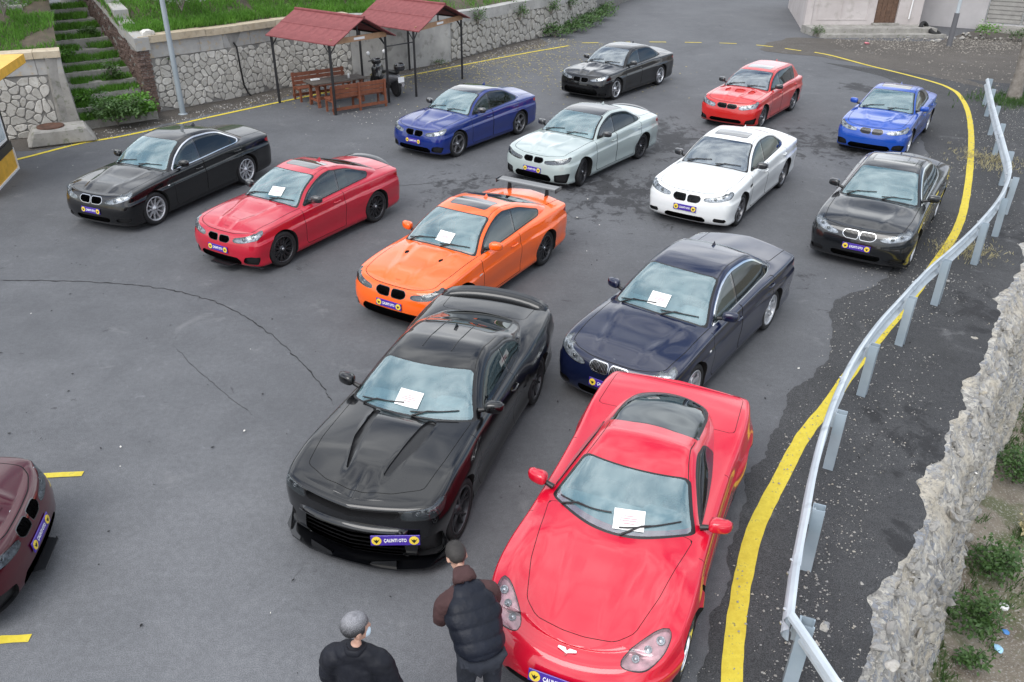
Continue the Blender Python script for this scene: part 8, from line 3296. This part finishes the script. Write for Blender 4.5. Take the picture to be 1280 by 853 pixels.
cfg['jeans'] = ([(0, -.005, .93), (-.10, .0, .86), (-.11, .04, .66), (-.115, .06, .48), (-.12, .02, .26), (-.12, -.01, .08), (.10, .0, .86), (.11, .035, .66), (.115, .05, .48), (.12, .01, .26), (.12, -.02, .08)],
                [(0, 1), (1, 2), (2, 3), (3, 4), (4, 5), (0, 6), (6, 7), (7, 8), (8, 9), (9, 10)], [(.155, .12), .112, .095, .08, .075, .07, .112, .095, .08, .075, .07], M_JEANS, wr_(.007, 14), .014)
for k, sd in enumerate(('l', 'r')):
    an, toe = legs2[sd][2], legs2[sd][3]
    cfg['shoe%d' % k] = ([(an[0], an[1] - .04, .045), (an[0], an[1] + .04, .055), (toe[0], toe[1] + .03, .04)], [(0, 1), (1, 2)], [(.045, .04), (.05, .05), (.05, .035)], M_SHOE, None, None)
p2 = person((-.235, 4.50, 0), R(22), 'man in a quilted vest and brown hooded top, bending forward beside the red sports car', (0, 0, .95), (0, .17, 1.27), (0, .33, 1.42), (0, .43, 1.48), arms2, legs2, hM2, cfg)
hair_mesh(hM2, M_HAIRB, p2, seed=2, lo=.0)
def lean_more(o):
    for ch in [k for k in bpy.data.objects if k.parent == o]:
        for v in ch.data.vertices:
            h = v.co.z - .95
            if h > 0:
                v.co.y += h * .20
                v.co.z -= h * .12
        lean_more(ch)
lean_more(p2)
ph = MB().box((0, .61, 1.02), (.075, .15, .009), bev=.003)
o = link('phone', ph.mesh('phone'), M_GLOSSBLK, None)
o.matrix_world = Matrix.Translation((-.235, 4.50, 0)) @ Matrix.Rotation(R(22), 4, 'Z')
tagp(o, 'black phone held in the hands of the bending man', 'phone')

# --- the grey-haired man, standing
hM1 = Matrix.Translation((.0, .045, 1.665)) @ Matrix.Rotation(R(-52), 4, 'Z') @ Matrix.Rotation(R(-8), 4, 'X')
arms1 = {'l': ((-.185, .0, 1.43), (-.25, .0, 1.15), (-.22, .16, .96), (-.18, .24, .93)), 'r': ((.185, .0, 1.43), (.25, -.01, 1.15), (.23, .15, .95), (.18, .23, .92))}
legs1 = {'l': ((-.1, 0, .90), (-.11, .03, .49), (-.12, -.01, .09), (-.14, .14, .035)), 'r': ((.1, 0, .90), (.11, .03, .49), (.12, -.01, .09), (.14, .14, .035))}
cfg = {}
a_, b_, c_ = top(arms1, [(0, 0, .88), (0, 0, 1.02), (0, 0, 1.2), (0, 0, 1.37), (0, .005, 1.49)], [(.185, .135), (.18, .135), (.185, .14), (.18, .14), (.08, .08)], [.100, .082, .074, .064, .052])
cfg['jacket'] = (a_, b_, c_, M_JACKET, wr_(.014, 9), .013)
cfg['collar'] = ([(-.055, .05, 1.505), (-.075, -.01, 1.52), (-.04, -.07, 1.53), (.04, -.07, 1.53), (.075, -.01, 1.52), (.055, .05, 1.505)], [(0, 1), (1, 2), (2, 3), (3, 4), (4, 5)], [(.018, .03)] * 6, M_JACKET, None, None)
cfg['trousers'] = ([(0, 0, .92), (-.10, .0, .86), (-.11, .03, .66), (-.11, .03, .48), (-.12, .01, .26), (-.12, -.01, .08), (.10, .0, .86), (.11, .03, .66), (.11, .03, .48), (.12, .01, .26), (.12, -.01, .08)],
                [(0, 1), (1, 2), (2, 3), (3, 4), (4, 5), (0, 6), (6, 7), (7, 8), (8, 9), (9, 10)], [(.15, .12), .11, .095, .08, .075, .07, .11, .095, .08, .075, .07], M_JEANS, wr_(.007, 14), .014)
for k, sd in enumerate(('l', 'r')):
    an, toe = legs1[sd][2], legs1[sd][3]
    cfg['shoe%d' % k] = ([(an[0], an[1] - .04, .045), (an[0], an[1] + .04, .055), (toe[0], toe[1] + .03, .04)], [(0, 1), (1, 2)], [(.045, .04), (.05, .05), (.05, .035)], M_BLK, None, None)
p1 = person((-1.11, 4.02, 0), R(-8), 'grey-haired man in a dark jacket with a pale face mask, at the bottom edge', (0, 0, .95), (0, 0, 1.34), (0, .0, 1.50), (0, .03, 1.60), arms1, legs1, hM1, cfg)
hair_mesh(hM1, M_HAIRG, p1, seed=1, lo=-.02)
mk = MB()
superell(mk, (0, .066, -.045), (.105, .09, .085), (.8, .8), 18, 12, M=hM1)
mk.build('face_mask', simple('pale_blue_mask', (.50, .62, .70), .8), p1)
